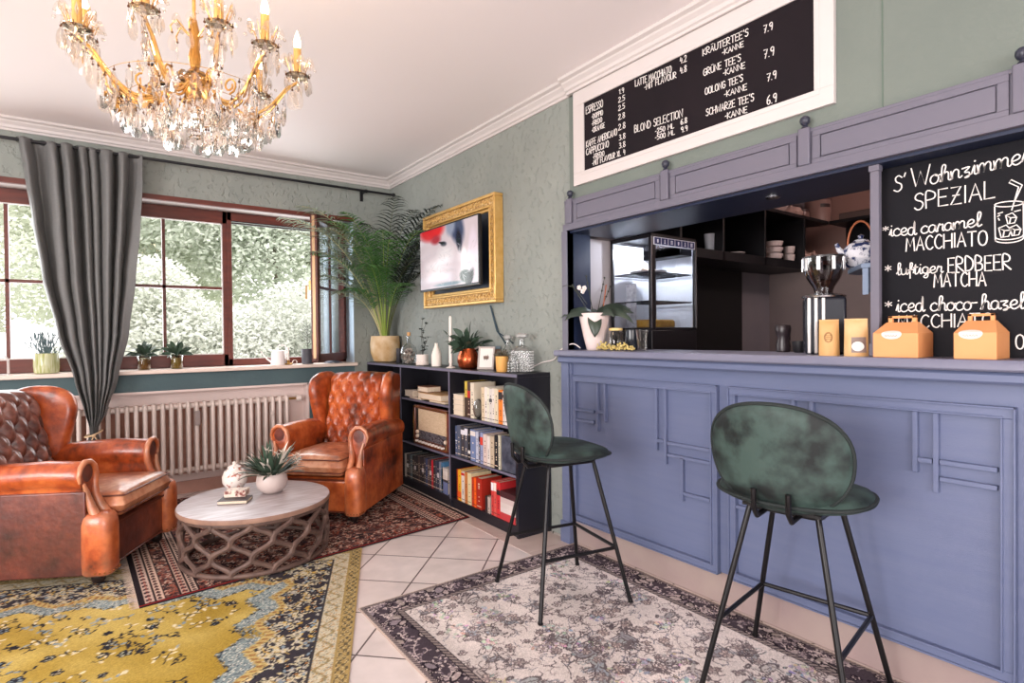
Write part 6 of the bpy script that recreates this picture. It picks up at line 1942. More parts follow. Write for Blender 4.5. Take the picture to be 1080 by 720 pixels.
        for z, k_ in lv:
            for (u_, v_) in out: vs.append((s * (.305 + u_ * k_), -.325 + v_ * k_ , z))
        for i in range(len(lv) - 1):
            for j in range(28):
                q_ = (i * 28 + j, i * 28 + (j + 1) % 28, (i + 1) * 28 + (j + 1) % 28, (i + 1) * 28 + j)
                fs.append(q_ if s > 0 else q_[::-1])
        fs.append(tuple(range((len(lv) - 1) * 28, len(lv) * 28)) if s > 0 else tuple(range((len(lv) - 1) * 28, len(lv) * 28))[::-1])
        fs.append(tuple(range(28))[::-1] if s > 0 else tuple(range(28)))
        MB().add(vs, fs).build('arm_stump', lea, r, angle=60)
        st = MB()
        for q in range(11):
            a_ = PI * (1.04 + .92 * q / 10); u_, v_ = superell(a_, .0625, .0725, 3.2)
            st.sphere((s * (.305 + u_), -.325 + v_, .072), .0045, 6, 4)
        st.build('studs', nailm, r)
        for y, h in ((-.30, .0), (.36, .0)):
            MB().lathe([(.018, 0), (.030, .012), (.032, .035), (.026, .058)], 14, (s * .28, y, 0)).build('leg', footm, r)
    r.scale = (wide, 1, 1)
    return r


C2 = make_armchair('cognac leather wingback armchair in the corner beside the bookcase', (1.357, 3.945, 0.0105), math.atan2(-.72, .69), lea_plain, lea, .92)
C1 = make_armchair('cognac leather wingback armchair at the left with darker red-brown side panel, tied curtain behind it', (-.14, 3.83, 0.0105), math.atan2(.87, .49), lea_dark, leather('leather_plum', (62, 32, 28), (104, 58, 48), (160, 108, 94), 4.0))


# ------------------------------------------------------------------ coffee table
TC = root('coffee_table', (.695, 3.375, 0.0105), 'round low coffee table with a whitewashed top on a carved wooden lattice drum', 'coffee table')
tw = mat('lattice_wood', (108, 84, 74), 0.6, c2=(70, 52, 48), nscale=14, stretch=(1, 1, 2), bump=.3)
top = MB().lathe([(0.0001, .272), (.375, .272), (.388, .276), (.390, .292), (.386, .2995)], 64, cap=False)
top.build('rim', mat('rim_wood', (156, 122, 104), .55, c2=(120, 90, 78), nscale=10), TC)
MB().lathe([(.386, .2995), (.378, .302), (.0001, .302)], 64, cap=False).build('table_top', mat('whitewashed_top', (196, 190, 194), .35, c2=(160, 146, 146), nscale=9, stretch=(1, 4.5, 1), contrast=.22), TC)
l_ = MB(); R = .365; N = 12
for k in range(N):
    for sg in (-1, 1):
        pts = []
        for q in range(25):
            t = q / 24
            th = 2 * PI * k / N + sg * (2 * PI / N) * 1.5 * (t - .75 * math.sin(3 * 2 * PI * t) / (3 * 2 * PI) * 1.3)
            rr_ = R + .006 * math.sin(PI * t) + sg * .002
            pts.append((rr_ * math.cos(th), rr_ * math.sin(th), .018 + .25 * t))
        l_.tube(pts, [.0125 + .004 * abs(math.cos(PI * 3 * q / 24)) for q in range(25)], 7)
l_.build('lattice', tw, TC)
for nm, z in (('base_ring', .014), ('upper_ring', .264)):
    MB().tube([(R * math.cos(2 * PI * q / 64), R * math.sin(2 * PI * q / 64), z) for q in range(64)], .0135, 8, closed=True).build(nm, tw, TC)
TZ = 0.0105 + .3024


def on_table(px, py): return at(px, py, 'Z', TZ)


p = on_table(287, 519)
r = root('flower_pot', p, 'round whitish ceramic bowl with green leaves and white blossoms on the coffee table', 'potted plant')
MB().lathe([(.035, 0), (.05, .004), (.078, .035), (.085, .065), (.080, .098), (.072, .112), (.067, .112), (.070, .095)], 36).build('pot', mat('ceramic_grey', (206, 190, 184), .45, c2=(186, 168, 162), nscale=5, bump=.15), r)
MB().lathe([(.0001, .1), (.068, .098)], 20, cap=False).build('soil', soil, r)
l_ = MB(); w_ = MB(); s_ = MB(); q = random.Random(12)
for k in range(120):
    a = q.uniform(0, 2 * PI); e = q.uniform(.3, 1.4)
    d = Vector((math.cos(a) * math.cos(e), math.sin(a) * math.cos(e), math.sin(e)))
    L_ = q.uniform(.09, .17)
    m_ = l_ if k % 5 else w_
    m_.leaf(Vector((math.cos(a) * .03, math.sin(a) * .03, .095)) + d * q.uniform(0, .05), d, L_, .022, droop=q.uniform(.1, .8), seg=5)
side = Vector((.807, -.59, 0))
for k, (dx, dz) in enumerate(((.135, .175), (.150, .155), (.158, .185), (.14, .145), (-.02, .21), (.03, .19), (.06, .20))):
    c = side * dx + Vector((0, 0, dz + .03)); s_.tube([(0, 0, .1), side * dx * .5 + Vector((0, 0, .1 + dz * .5)), c], .0016, 5)
    for j in range(5):
        a = 2 * PI * j / 5; w_.leaf(c, (side * math.cos(a) + Vector((0, 0, math.sin(a)))), .026, .016, droop=0, seg=3)
l_.build('leaves', dgreen, r); w_.build('blossoms', mat('petal_white', (232, 222, 210), .6), r); s_.build('stems', MATS['twig'], r)

p = on_table(248, 529)
bk = root('book', p, 'dark-edged slim notebook at the bottom of the pile on the coffee table', 'book', rz=math.radians(-28))
MB().box((-.075, -.05, 0), (.075, .05, .003)).box((-.075, -.05, .017), (.075, .05, .020)).box((-.075, .046, .003), (.075, .05, .017)).build('cover', mat('cover_dusk', (64, 54, 54), .5), bk, smooth=False)
MB().box((-.073, -.048, .003), (.073, .046, .017)).build('pages', pagem, bk, smooth=False)
bx = root('gift_box', p + Vector((.02, .055, .0202)), 'small floral patterned box on the notebook on the coffee table', 'box', rz=math.radians(-28))
fm = mat('floral_paper', (224, 206, 190), .5, c2=(122, 60, 52), nscale=34, contrast=.06, shift=.06)
MB().box((-.055, -.04, 0), (.055, .04, .034)).build('body', fm, bx, bevel=.002, smooth=False)
p2 = on_table(254, 520)
tp = root('ginger_jar', (p2.x - .008, p2.y + .13, TZ), 'rounded white china lidded jar with reddish flowers behind the notebook', 'jar')
cm_ = mat('china_red_flowers', (230, 220, 212), .25, c2=(176, 110, 96), nscale=44, contrast=.05, detail=2, shift=.10)
MB().lathe([(.032, 0), (.045, .006), (.066, .04), (.068, .075), (.055, .108), (.034, .120)], 32).build('body', cm_, tp)
MB().lathe([(.040, .118), (.036, .132), (.014, .142), (.008, .146), (.012, .154), (.0001, .164)], 20).build('lid', cm_, tp)


# ------------------------------------------------------------------ bar stools
def velvet():
    m = mat('green_velvet', (12, 20, 21), 0.6, c2=(54, 73, 68), nscale=11, contrast=.12, sheen=.18, bump=.25, bscale=14, detail=6)
    return m


vel = velvet()
blackm = mat('black_steel', (24, 22, 24), .35, .4)
pipe = mat('velvet_piping', (26, 34, 34), .7)


def pad(name, outline, mp, th, parent, material, back_th=None):
    """cushioned shell: outline(a)->(u,v) in the unit plane, mp(u,v)->(point, normal)"""
    n, rg = 72, 16
    m = MB(); vs = []; fs = []
    bt = th * .35 if back_th is None else back_th
    for sd in (1, -1):
        base = len(vs)
        for i in range(rg + 1):
            k = i / rg
            for j in range(n):
                u, v = outline(2 * PI * j / n)
                P, Nn = mp(u * k, v * k)
                h = (th if sd > 0 else bt) * math.sqrt(max(0, 1 - k ** 5))
                vs.append(tuple(P + Nn * (h * sd)))
        for i in range(rg):
            for j in range(n):
                q = (base + i * n + j, base + i * n + (j + 1) % n, base + (i + 1) * n + (j + 1) % n, base + (i + 1) * n + j)
                fs.append(q if sd < 0 else q[::-1])
    m.add(vs, fs)
    o = m.build(name, material, parent, angle=70, merge=True)
    MB().tube([mp(*outline(2 * PI * j / n))[0] for j in range(n)], .0065, 8, closed=True).build('piping', pipe, o)
    return o


def make_stool(label, loc, rz):
    r = root('bar_stool', loc, label, 'bar stool', rz=rz)
    # local +x the way the sitter faces
    ZS_ = .652

    def seat_out(a):
        u, v = superell(a, .205, .232, 2.5)
        return u * (1 + .10 * (u < 0) * 0), v * (1 - .10 * (u / .205))

    def seat_map(u, v):
        z = ZS_ - .35 * max(0, u - .10) ** 2 * 2.2 + .25 * v * v + .30 * max(0, -u - .1) ** 2
        return Vector((u + .012, v, z)), Vector((0, 0, 1))
    pad('seat', seat_out, seat_map, .034, r, vel, .026)

    def back_out(a):
        u, v = superell(a, .213, .172, 2.3)
        return u * (1 + .05 * (v / .17)), v

    def back_map(u, v):
        # u across, v up ; curved round the sitter and leaning back
        x = -.178 - .28 * (v + .19) * .62 + 1.25 * u * u
        if v < -.10: x += (-.10 - v) * .35
        P = Vector((x, u, ZS_ + .150 + v))
        Nn = Vector((1, -2.4 * u, .18)).normalized()
        return P, Nn
    pad('backrest', back_out, back_map, .020, r, vel, .020)
    # frame under the seat
    f = MB()
    fr_ = [(-.12, -.11), (.11, -.11), (.11, .11), (-.12, .11)]
    f.tube([(x, y, ZS_ - .034) for x, y in rounded(fr_, .03)], .009, 8, closed=True)
    f.box((-.14, -.12, ZS_ - .030), (.12, .12, ZS_ - .0205))
    for y in (-.052, .052):
        f.tube([(-.10, y, ZS_ - .036), (-.190, y, ZS_ - .040), (-.216, y, ZS_ - .010), (-.218, y, ZS_ + .05)], .009, 8)
    f.build('seat_frame', blackm, r)
    foot = []
    for sx_ in (-1, 1):
        for sy_ in (-1, 1):
            t = Vector((sx_ * .115, sy_ * .105, ZS_ - .036)); e = Vector((sx_ * .226, sy_ * .226, .004))
            MB().tube([t - Vector((sx_ * .03, 0, -.003)), t, t.lerp(e, .04), e], .0095, 10).build('leg', blackm, r)
            k = (t.z - .235) / (t.z - e.z)
            foot.append((sx_, sy_, t.lerp(e, k)))
            MB().lathe([(.011, 0), (.012, .004), (.010, .012)], 10, (e.x, e.y, 0)).build('foot_cap', blackm, r)
    g = MB(); Q = {(a, b): p for a, b, p in foot}
    for a, b in (((-1, -1), (1, -1)), ((1, -1), (1, 1)), ((1, 1), (-1, 1))):
        g.tube([Q[a], Q[b]], .008, 8)
    g.build('footrest', blackm, r)
    return r


make_stool('dark green velvet bar stool nearest the bookcase, seen from the side', (1.7175, 1.9835, 0.009), math.radians(-11.4))
make_stool('dark green velvet bar stool at the front right, its rounded back towards us', (1.879, .969, 0.009), math.radians(9))
# ------------------------------------------------------------------ chandelier
CX, CY, CZ = .285, 2.245, 2.09
CH = root('chandelier', (CX, CY, CZ), 'gilt crystal chandelier with lit candle bulbs hanging from the ceiling over the seating', 'chandelier')
cg = mat('gilt_glass_arm', (214, 150, 70), .18, .55, c2=(240, 196, 120), nscale=22)
cgd = mat('gilt_dark', (92, 54, 26), .3, .6)
crys = mat('crystal_glass', (255, 253, 250), .02, trans=1.0, ior=1.46)
crys2 = thin_glass('crystal_drop', (255, 252, 248), .42, .04)
candm = mat('candle_sleeve', (206, 160, 92), .5)
bulbm = mat('bulb_lit', (255, 236, 206), .4, emit=18, ecol=(255, 214, 160))
m = MB().tube([(0, 0, .0), (0, 0, ZC - CZ - .02)], .006, 8)
m.lathe([(.0001, .50), (.05, .52), (.055, .555), (.055, .5695)], 20)
m.build('stem', cg, CH)
MB().lathe([(.0001, -.10), (.012, -.09), (.03, -.05), (.045, -.02), (.045, .01), (.03, .03), (.014, .05), (.02, .09), (.012, .13), (.018, .17), (.008, .22)], 18).build('body', mat('body_bronze', (150, 104, 48), .25, .7, c2=(214, 160, 84), nscale=14), CH)
c = MB()
for k in range(10):
    a = 2 * PI * k / 10
    c.sphere((.05 * math.cos(a), .05 * math.sin(a), .005), .016, 8, 6, (1, 1, 1.4))
c.build('crystal_collar', crys, CH)
MB().lathe([(.0001, -.20), (.02, -.19), (.032, -.165), (.024, -.14), (.008, -.12), (.006, -.10)], 12).build('bottom_finial', crys, CH, smooth=False)


def drop(m, p, L, w, q, kind=0, rot=None):
    """one cut drop hanging from p"""
    a0 = q.uniform(0, PI) if rot is None else rot
    if kind == 0:      # flat almond plaque
        n = 10; ring = []
        for j in range(n):
            a = 2 * PI * j / n
            yy = math.sin(a); x = math.cos(a) * w * .5 * (1 - .25 * yy)
            ring.append((x, -L * .5 + yy * L * .5))
        c_, s_ = math.cos(a0), math.sin(a0)
        vs = [(p[0] + x * c_, p[1] + x * s_, p[2] + z) for x, z in ring]
        t = w * .16
        vs += [(p[0] - s_ * t, p[1] + c_ * t, p[2] - L * .55), (p[0] + s_ * t, p[1] - c_ * t, p[2] - L * .55)]
        fs = [(j, (j + 1) % n, n) for j in range(n)] + [((j + 1) % n, j, n + 1) for j in range(n)]
        m.add(vs, fs)
    elif kind == 1:    # spear
        n = 6; prof = [(.0001, 0), (w * .22, -L * .12), (w * .26, -L * .5), (.0001, -L)]
        m.lathe(prof[::-1], n, p, cap=False)
    else:
        m.sphere((p[0], p[1], p[2] - w * .5), w * .5, 8, 6)


wire = MB()
drops = []          # (obj mesh builders)
q = random.Random(17)
ARMS = [(158, .335, .03), (183, .325, 0), (234, .27, .02), (277, .275, .01), (306, .30, 0), (343, .335, -.01), (33, .29, -.01), (112, .28, -.01)]
NA = len(ARMS)
hang = []
a_off = math.radians(22)
for k in range(NA):
    a, R, up_ = math.radians(ARMS[k][0]), ARMS[k][1], ARMS[k][2]
    A = Matrix.Rotation(a, 4, 'Z')
    arm = MB()
    for off, rad, zs in ((0, .0052, 0), (.013, .004, -.014)):
        pts = []
        for j in range(17):
            t = j / 16
            x = .03 + (R - .03) * t
            z = .0 - .085 * math.sin(PI * min(1, t * 1.15) * .9) + .10 * max(0, t - .45) ** 1.6 * 2.2 + zs * math.sin(PI * t) + up_ * t * t
            pts.append(A @ Vector((x, off * math.sin(PI * t), z)))
        arm.tube(pts, rad, 8)
        if off == 0: tip = pts[-1]; path = pts
    # curl at the middle
    cu = []
    for j in range(14):
        t = j / 13; b = -PI / 2 + t * 2.6 * PI; rr_ = .028 * (1 - .6 * t)
        cu.append(A @ Vector((.15 + rr_ * math.cos(b), 0, -.03 + rr_ * math.sin(b))))
    arm.tube(cu, .0035, 6)
    ao = arm.build('arm', cg, CH)
    tz = tip.z
    b = MB().lathe([(.006, -.012), (.010, -.004), (.034, .004), (.040, .012), (.036, .010), (.012, .006)], 20, (tip.x, tip.y, tz + .012))
    b.build('drip_pan', mat('pan_glass', (240, 226, 200), .05, trans=.9), ao)
    MB().lathe([(.008, 0), (.013, .004), (.013, .014), (.010, .016)], 14, (tip.x, tip.y, tz + .018)).build('cup', cgd, ao)
    MB().lathe([(.0135, 0), (.0135, .088), (.010, .090)], 14, (tip.x, tip.y, tz + .034)).build('candle_sleeve', candm, ao)
    MB().lathe([(.008, 0), (.0125, .010), (.013, .022), (.008, .042), (.0001, .066)], 14, (tip.x, tip.y, tz + .1242)).build('bulb', bulbm, ao)
    # drops round the pan
    nd = 9
    for j in range(nd):
        b_ = 2 * PI * j / nd + .3
        p = Vector((tip.x + .040 * math.cos(b_), tip.y + .040 * math.sin(b_), tz + .020))
        hang.append((p, q.choice((0, 0, 1)), q.uniform(.055, .085), .030, True))
    # a big plaque under the pan
    hang.append((Vector((tip.x, tip.y, tz - .012)), 0, .085, .038, True))
    # along the arm
    for t in (3, 5, 6, 7, 8, 9, 10, 11, 12, 13, 14, 15):
        p = path[t] + Vector((q.uniform(-.012, .012), q.uniform(-.012, .012), q.uniform(-.03, 0)))
        hang.append((Vector((p.x, p.y, p.z - .008)), q.choice((0, 0, 0, 1)), q.uniform(.07, .105), .042, True))
    # beads looped above the pan (rosettes)
    for j in range(8):
        b_ = 2 * PI * j / 8
        hang.append((Vector((tip.x + .045 * math.cos(b_), tip.y + .045 * math.sin(b_), tz + .075 + .01 * math.sin(9 * b_))), 0, .042, .034, False))
        wire.tube([(tip.x + .02 * math.cos(b_), tip.y + .02 * math.sin(b_), tz + .02), (tip.x + .042 * math.cos(b_), tip.y + .042 * math.sin(b_), tz + .08)], .0012, 4)
        hang.append((Vector((tip.x + .060 * math.cos(b_ + .5), tip.y + .060 * math.sin(b_ + .5), tz + .052)), 2, .01, .012, False))
# lower tiers of drops on two wire rings
for (rad, z, n, L_) in ((.20, -.085, 22, .085), (.125, -.105, 16, .09), (.06, -.13, 9, .09), (.265, -.05, 26, .085)):
    wire.tube([(rad * math.cos(2 * PI * j / 40), rad * math.sin(2 * PI * j / 40), z) for j in range(40)], .0011, 4, closed=True)
    for j in range(n):
        b_ = 2 * PI * j / n
        hang.append((Vector((rad * math.cos(b_), rad * math.sin(b_), z - .012)), q.choice((0, 0, 0, 1)), L_ * q.uniform(.8, 1.15), .042, True))
# upper crown
for k in range(6):
    b_ = 2 * PI * k / 6 + .2
    pts = [Vector((.015 * math.cos(b_), .015 * math.sin(b_), .16)), Vector((.055 * math.cos(b_), .055 * math.sin(b_), .20)), Vector((.075 * math.cos(b_), .075 * math.sin(b_), .17)), Vector((.07 * math.cos(b_), .07 * math.sin(b_), .15))]
    wire.tube(pts, .0025, 5)
    hang.append((pts[-1], 0, .06, .028, True)); hang.append((pts[1], 0, .045, .034, False))
wire.build('wire', cg, CH)
hook = MB()
big = sorted(range(len(hang)), key=lambda i: -hang[i][2])[:96]
rest = MB()
for i, (p, kind, L_, w, hk) in enumerate(hang):
    if hk:
        hook.tube([p + Vector((0, 0, .012)), p], .0012, 4)
        hook.sphere(p + Vector((0, 0, .0)), .0042, 6, 4)
        pp = p - Vector((0, 0, .004))
    else:
        pp = p + Vector((0, 0, L_ * .5))
    if i in big:
        d = MB(); drop(d, pp, L_, w, q, kind)
        d.build('crystal_drop', crys, CH, smooth=False)
    else:
        drop(rest, pp, L_, w, q, kind)
o = rest.build('small_crystals', crys2, CH, smooth=False); o['kind'] = 'stuff'
hook.build('pin_wire', cgd, CH)
# ------------------------------------------------------------------ rugs: woven patterns, coloured knot by knot
def rug_mat(name, rough=0.95):
    m = bpy.data.materials.new(name); m.use_nodes = True
    nt = m.node_tree; B = nt.nodes['Principled BSDF']; B.inputs['Roughness'].default_value = rough
    B.inputs['Specular IOR Level'].default_value = 0.1
    a = nt.nodes.new('ShaderNodeVertexColor'); a.layer_name = 'col'
    n = nt.nodes.new('ShaderNodeTexNoise'); n.inputs['Scale'].default_value = 260; n.inputs['Detail'].default_value = 2
    tc = nt.nodes.new('ShaderNodeTexCoord'); L = nt.links.new
    L(tc.outputs['Object'], n.inputs['Vector'])
    mx = nt.nodes.new('ShaderNodeMix'); mx.data_type = 'RGBA'; mx.blend_type = 'OVERLAY'; mx.inputs[0].default_value = 0.35
    L(a.outputs['Color'], mx.inputs[6]); L(n.outputs['Fac'], mx.inputs[7]); L(mx.outputs[2], B.inputs['Base Color'])
    bp = nt.nodes.new('ShaderNodeBump'); bp.inputs['Strength'].default_value = 0.4; bp.inputs['Distance'].default_value = 0.003
    L(n.outputs['Fac'], bp.inputs['Height']); L(bp.outputs['Normal'], B.inputs['Normal'])
    return m


class Canvas:
    def __init__(s, W, H, c):
        s.W, s.H = W, H
        s.a = np.ones((H, W, 3)) * np.array(c, float)

    def ell(s, cx, cy, rx, ry, rot, c, fill=True, outline=None, ow=1.2):
        R = int(max(rx, ry) + 3)
        x0, x1, y0, y1 = max(0, int(cx - R)), min(s.W, int(cx + R + 1)), max(0, int(cy - R)), min(s.H, int(cy + R + 1))
        if x0 >= x1 or y0 >= y1: return
        y, x = np.mgrid[y0:y1, x0:x1]; u = x - cx; v = y - cy
        cc, ss = math.cos(rot), math.sin(rot)
        d = np.sqrt(((u * cc + v * ss) / rx) ** 2 + ((-u * ss + v * cc) / ry) ** 2)
        sub = s.a[y0:y1, x0:x1]
        if fill: sub[d < 1] = c
        if outline is not None:
            k = ow / min(rx, ry)
            sub[(d > 1 - k) & (d < 1 + k * .4)] = outline

    def line(s, pts, w, c):
        for (x0, y0), (x1, y1) in zip(pts, pts[1:]):
            n = max(2, int(math.hypot(x1 - x0, y1 - y0) / 0.7))
            for i in range(n):
                t = i / n
                s.dot(x0 + (x1 - x0) * t, y0 + (y1 - y0) * t, w, c)

    def dot(s, x, y, w, c):
        h = w / 2
        x0, x1, y0, y1 = int(round(x - h)), int(round(x + h)), int(round(y - h)), int(round(y + h))
        x1 = max(x1, x0 + 1); y1 = max(y1, y0 + 1)
        if x1 <= 0 or y1 <= 0 or x0 >= s.W or y0 >= s.H: return
        s.a[max(0, y0):y1, max(0, x0):x1] = c

    def vine(s, x, y, ang, L, curl, w, c, leafc=None, q=None, lw=2.2, every=5):
        pts = [(x, y)]
        n = int(L / 1.5)
        for i in range(n):
            ang += curl
            x += 1.5 * math.cos(ang); y += 1.5 * math.sin(ang); pts.append((x, y))
            if leafc is not None and i % every == every - 1:
                sd = 1 if (i // every) % 2 else -1
                a = ang + sd * 1.1
                s.ell(x + 2.4 * math.cos(a), y + 2.4 * math.sin(a), lw * 1.3, lw * .6, a, leafc)
        s.line(pts, w, c)
        return x, y, ang

    def flower(s, x, y, r, petal, core, edge, q, n=6):
        for k in range(n):
            a = 2 * PI * k / n + q.random()
            s.ell(x + r * .6 * math.cos(a), y + r * .6 * math.sin(a), r * .5, r * .34, a, petal, outline=edge, ow=.8)
        s.ell(x, y, r * .34, r * .34, 0, core)

    def noise(s, amt, q, cell=1):
        n = q.uniform(1 - amt, 1 + amt, (s.H // cell + 1, s.W // cell + 1))
        n = np.kron(n, np.ones((cell, cell)))[:s.H, :s.W]
        s.a *= n[..., None]

    def smooth_noise(s, cells, q):
        g = q.rand(cells + 2, cells + 2)
        yy = np.linspace(0, cells, s.H); xx = np.linspace(0, cells, s.W)
        yi = yy.astype(int); xi = xx.astype(int); fy = (yy - yi)[:, None]; fx = (xx - xi)[None, :]
        fy = fy * fy * (3 - 2 * fy); fx = fx * fx * (3 - 2 * fx)
        return (g[yi][:, xi] * (1 - fy) * (1 - fx) + g[yi][:, xi + 1] * (1 - fy) * fx + g[yi + 1][:, xi] * fy * (1 - fx) + g[yi + 1][:, xi + 1] * fy * fx)


def make_rug(name, corners, z, th, cv, label, fringe=None, edgecol=(60, 50, 46)):
    """corners bl, br, tr, tl on the floor"""
    top = [(c[0], c[1], z + th) for c in corners]
    a = np.clip(cv.a, 0, 255)
    o = colour_grid(name, cv.W, cv.H, top, a, rug_mat(name + '_pile'))
    tag(o, label, 'rug')
    s = MB(); n = 4
    vs = [(c[0], c[1], z) for c in corners] + [(c[0], c[1], z + th - .0004) for c in corners]
    s.add(vs, [(0, 1, 5, 4), (1, 2, 6, 5), (2, 3, 7, 6), (3, 0, 4, 7), (3, 2, 1, 0)])
    s.build('edge_binding', mat(name + '_edge', edgecol, .95), o, smooth=False)
    if fringe:
        f = MB(); q = random.Random(3)
        for (i, j, L_, cc) in fringe:
            A, B = Vector((*corners[i], z + .003)), Vector((*corners[j], z + .003))
            d = (B - A); Ln = d.length; d.normalize(); nn = Vector((d.y, -d.x, 0))
            k = int(Ln / .006)
            for t in range(k):
                p = A + d * (Ln * (t + .5) / k)
                e = p + nn * (L_ * q.uniform(.8, 1.1)) + d * q.uniform(-.006, .006)
                f.add([p - d * .0022, p + d * .0022, e + d * .0016, e - d * .0016], [(3, 2, 1, 0)])
        f.build('fringe', mat('fringe_' + name, fringe[0][3], .9), o, smooth=False)
    return o


q = random.Random(41); nq = np.random.RandomState(41)
K = 4.0                                    # millimetres per knot
# --- pale rug with dark border under the stools: X .905..2.19, Y .35..2.40
x0, x1, y0, y1 = .905, 2.19, .25, 2.405
W = int((x1 - x0) * 1000 / K); H = int((y1 - y0) * 1000 / K)
iv = (214, 203, 198); dk = (80, 70, 76); tp = (142, 128, 124); gr = (120, 118, 126); bl = (112, 124, 138); ro = (176, 152, 142)
cv = Canvas(W, H, iv)
pal = [gr, tp, bl, ro, (160, 150, 148), (96, 92, 100), (190, 176, 168), (128, 134, 132)]
BW = int(150 / K)


def plant(x, y, s):
    """a branching shrub"""
    def br(x, y, a, L_, d):
        if d == 0 or L_ < 2:
            cv.ell(x, y, 1.2, .8, a, (112, 102, 104)); return
        x2, y2 = x + L_ * math.cos(a), y + L_ * math.sin(a)
        cv.line([(x, y), (x2, y2)], 1, (96, 86, 90))
        for k in range(3 if d > 2 else 2): br(x2, y2, a + q.uniform(-.8, .8), L_ * q.uniform(.6, .8), d - 1)
    a0 = q.uniform(0, 2 * PI)
    for k in range(3): br(x, y, a0 + (k - 1) * .5, s * .42, 4)


def beast(x, y, s):
    """a small woven animal: body, neck, head, legs, tail"""
    c = [v * .5 + 98 for v in q.choice(pal)]; dk = (104, 94, 96); a = q.choice((0, PI / 2, PI, -PI / 2)) + q.uniform(-.3, .3); ca, sa = math.cos(a), math.sin(a)
    def P(u, v): return x + (u * ca - v * sa) * s, y + (u * sa + v * ca) * s
    cv.ell(*P(0, 0), s * .55, s * .27, a + .1, c, outline=dk)
    for u in (-.42, -.25, .25, .42):
        cv.line([P(u, .15), P(u + q.uniform(-.15, .15), .6), P(u + .05, .75)], 1.5, c); cv.line([P(u + .05, .15), P(u + .1, .7)], 1, dk)
    cv.line([P(.45, -.1), P(.62, -.42)], 3, c); cv.ell(*P(.72, -.48), s * .19, s * .10, a + .4, c, outline=dk)
    cv.line([P(-.5, -.1), P(-.75, -.3), P(-.7, -.55)], 1.2, dk)
    cv.line([P(-.3, 0), P(.3, 0)], 1, dk)


def fill_field(xa, xb, ya, yb):
    for k in range(58):
        x, y, s = q.uniform(xa, xb), q.uniform(ya, yb), q.uniform(8, 16)
        c = [v * .55 + 95 for v in q.choice(pal)]
        # ragged mottled clump
        for j in range(26):
            a = q.uniform(0, 2 * PI); rr_ = s * math.sqrt(q.random()); cc = [v + q.uniform(-22, 22) for v in c]
            cv.ell(x + rr_ * math.cos(a), y + rr_ * math.sin(a), q.uniform(1.5, 4), q.uniform(1, 2.4), q.uniform(0, PI), cc, outline=dk if q.random() < .12 else None, ow=.6)
    for k in range(62): beast(q.uniform(xa, xb), q.uniform(ya, yb), q.uniform(12, 22))
    for k in range(26): plant(q.uniform(xa, xb), q.uniform(ya, yb), q.uniform(14, 30))
    for k in range(760):
        x, y = q.uniform(xa, xb), q.uniform(ya, yb); g_ = q.choice(((92, 82, 86), (120, 110, 112), (146, 134, 134), (130, 128, 136)))
        cv.vine(x, y, q.uniform(0, 6), q.uniform(8, 30), q.uniform(-.3, .3), 1, g_, g_ if k % 3 else (170, 156, 150), q, lw=1.2, every=4)
    for k in range(230): cv.flower(q.uniform(xa, xb), q.uniform(ya, yb), q.uniform(3, 6.5), q.choice((iv, (196, 178, 170), (206, 192, 184), (176, 164, 160))), (150, 134, 132), (116, 104, 106), q)


fill_field(BW, W - BW, BW, H - BW)
B_ = 5
# border band
msk = np.ones((H, W), bool); msk[BW:H - BW, BW:W - BW] = False
save = cv.a.copy(); cv.a[:] = (74, 64, 72)
for k in range(3000):
    x, y = q.uniform(0, W), q.uniform(0, H)
    if not (x < BW or x > W - BW or y < BW or y > H - BW): continue
    t = q.random()
    if t < .45: cv.vine(x, y, q.uniform(0, 6), q.uniform(10, 26), q.uniform(-.35, .35), 1, q.choice(((206, 190, 186), (168, 152, 152), (120, 108, 118))), q.choice(((206, 190, 186), (150, 134, 138))), q, lw=1.7, every=3)
    elif t < .7: cv.flower(x, y, q.uniform(3, 5), (200, 184, 178), (96, 80, 88), (40, 32, 40), q)
    elif t < .8: cv.ell(x, y, q.uniform(6, 11), q.uniform(4, 6), q.uniform(0, PI), q.choice(((176, 160, 156), (140, 128, 134), (150, 138, 132))), outline=(40, 32, 40))
    else: cv.ell(x, y, 2.2, 1.6, q.uniform(0, PI), (180, 166, 164))
bord = cv.a.copy(); cv.a = save; cv.a[msk] = bord[msk]


def ring(off, w, c, alt=None, per=4):
    o, e = int(off), int(off + w)
    R = np.zeros((H, W), bool); R[o:H - o, o:W - o] = True; R[e:H - e, e:W - e] = False
    cv.a[R] = c
    if alt is not None:
        yy, xx = np.mgrid[0:H, 0:W]
        cv.a[R & (((xx + yy) // per) % 2 == 0)] = alt


ring(0, 2, (196, 178, 166)); ring(2, 4, (70, 60, 66), (150, 136, 132), 2); ring(BW - 5, 5, (156, 142, 136), (84, 74, 80), 3); ring(BW - 6, 1, (44, 38, 44)); ring(BW, 1, (60, 52, 58))
cv.noise(.09, nq, 1); sn = cv.smooth_noise(9, nq)[..., None]; cv.a *= (.90 + .2 * sn)
make_rug('stool_rug', [(x0, y0), (x1, y0), (x1, y1), (x0, y1)], .0004, .007, cv, 'ivory and black oriental rug with animals and shrubs under the bar stools', fringe=[(3, 2, .02, (222, 206, 198))], edgecol=(176, 156, 146))

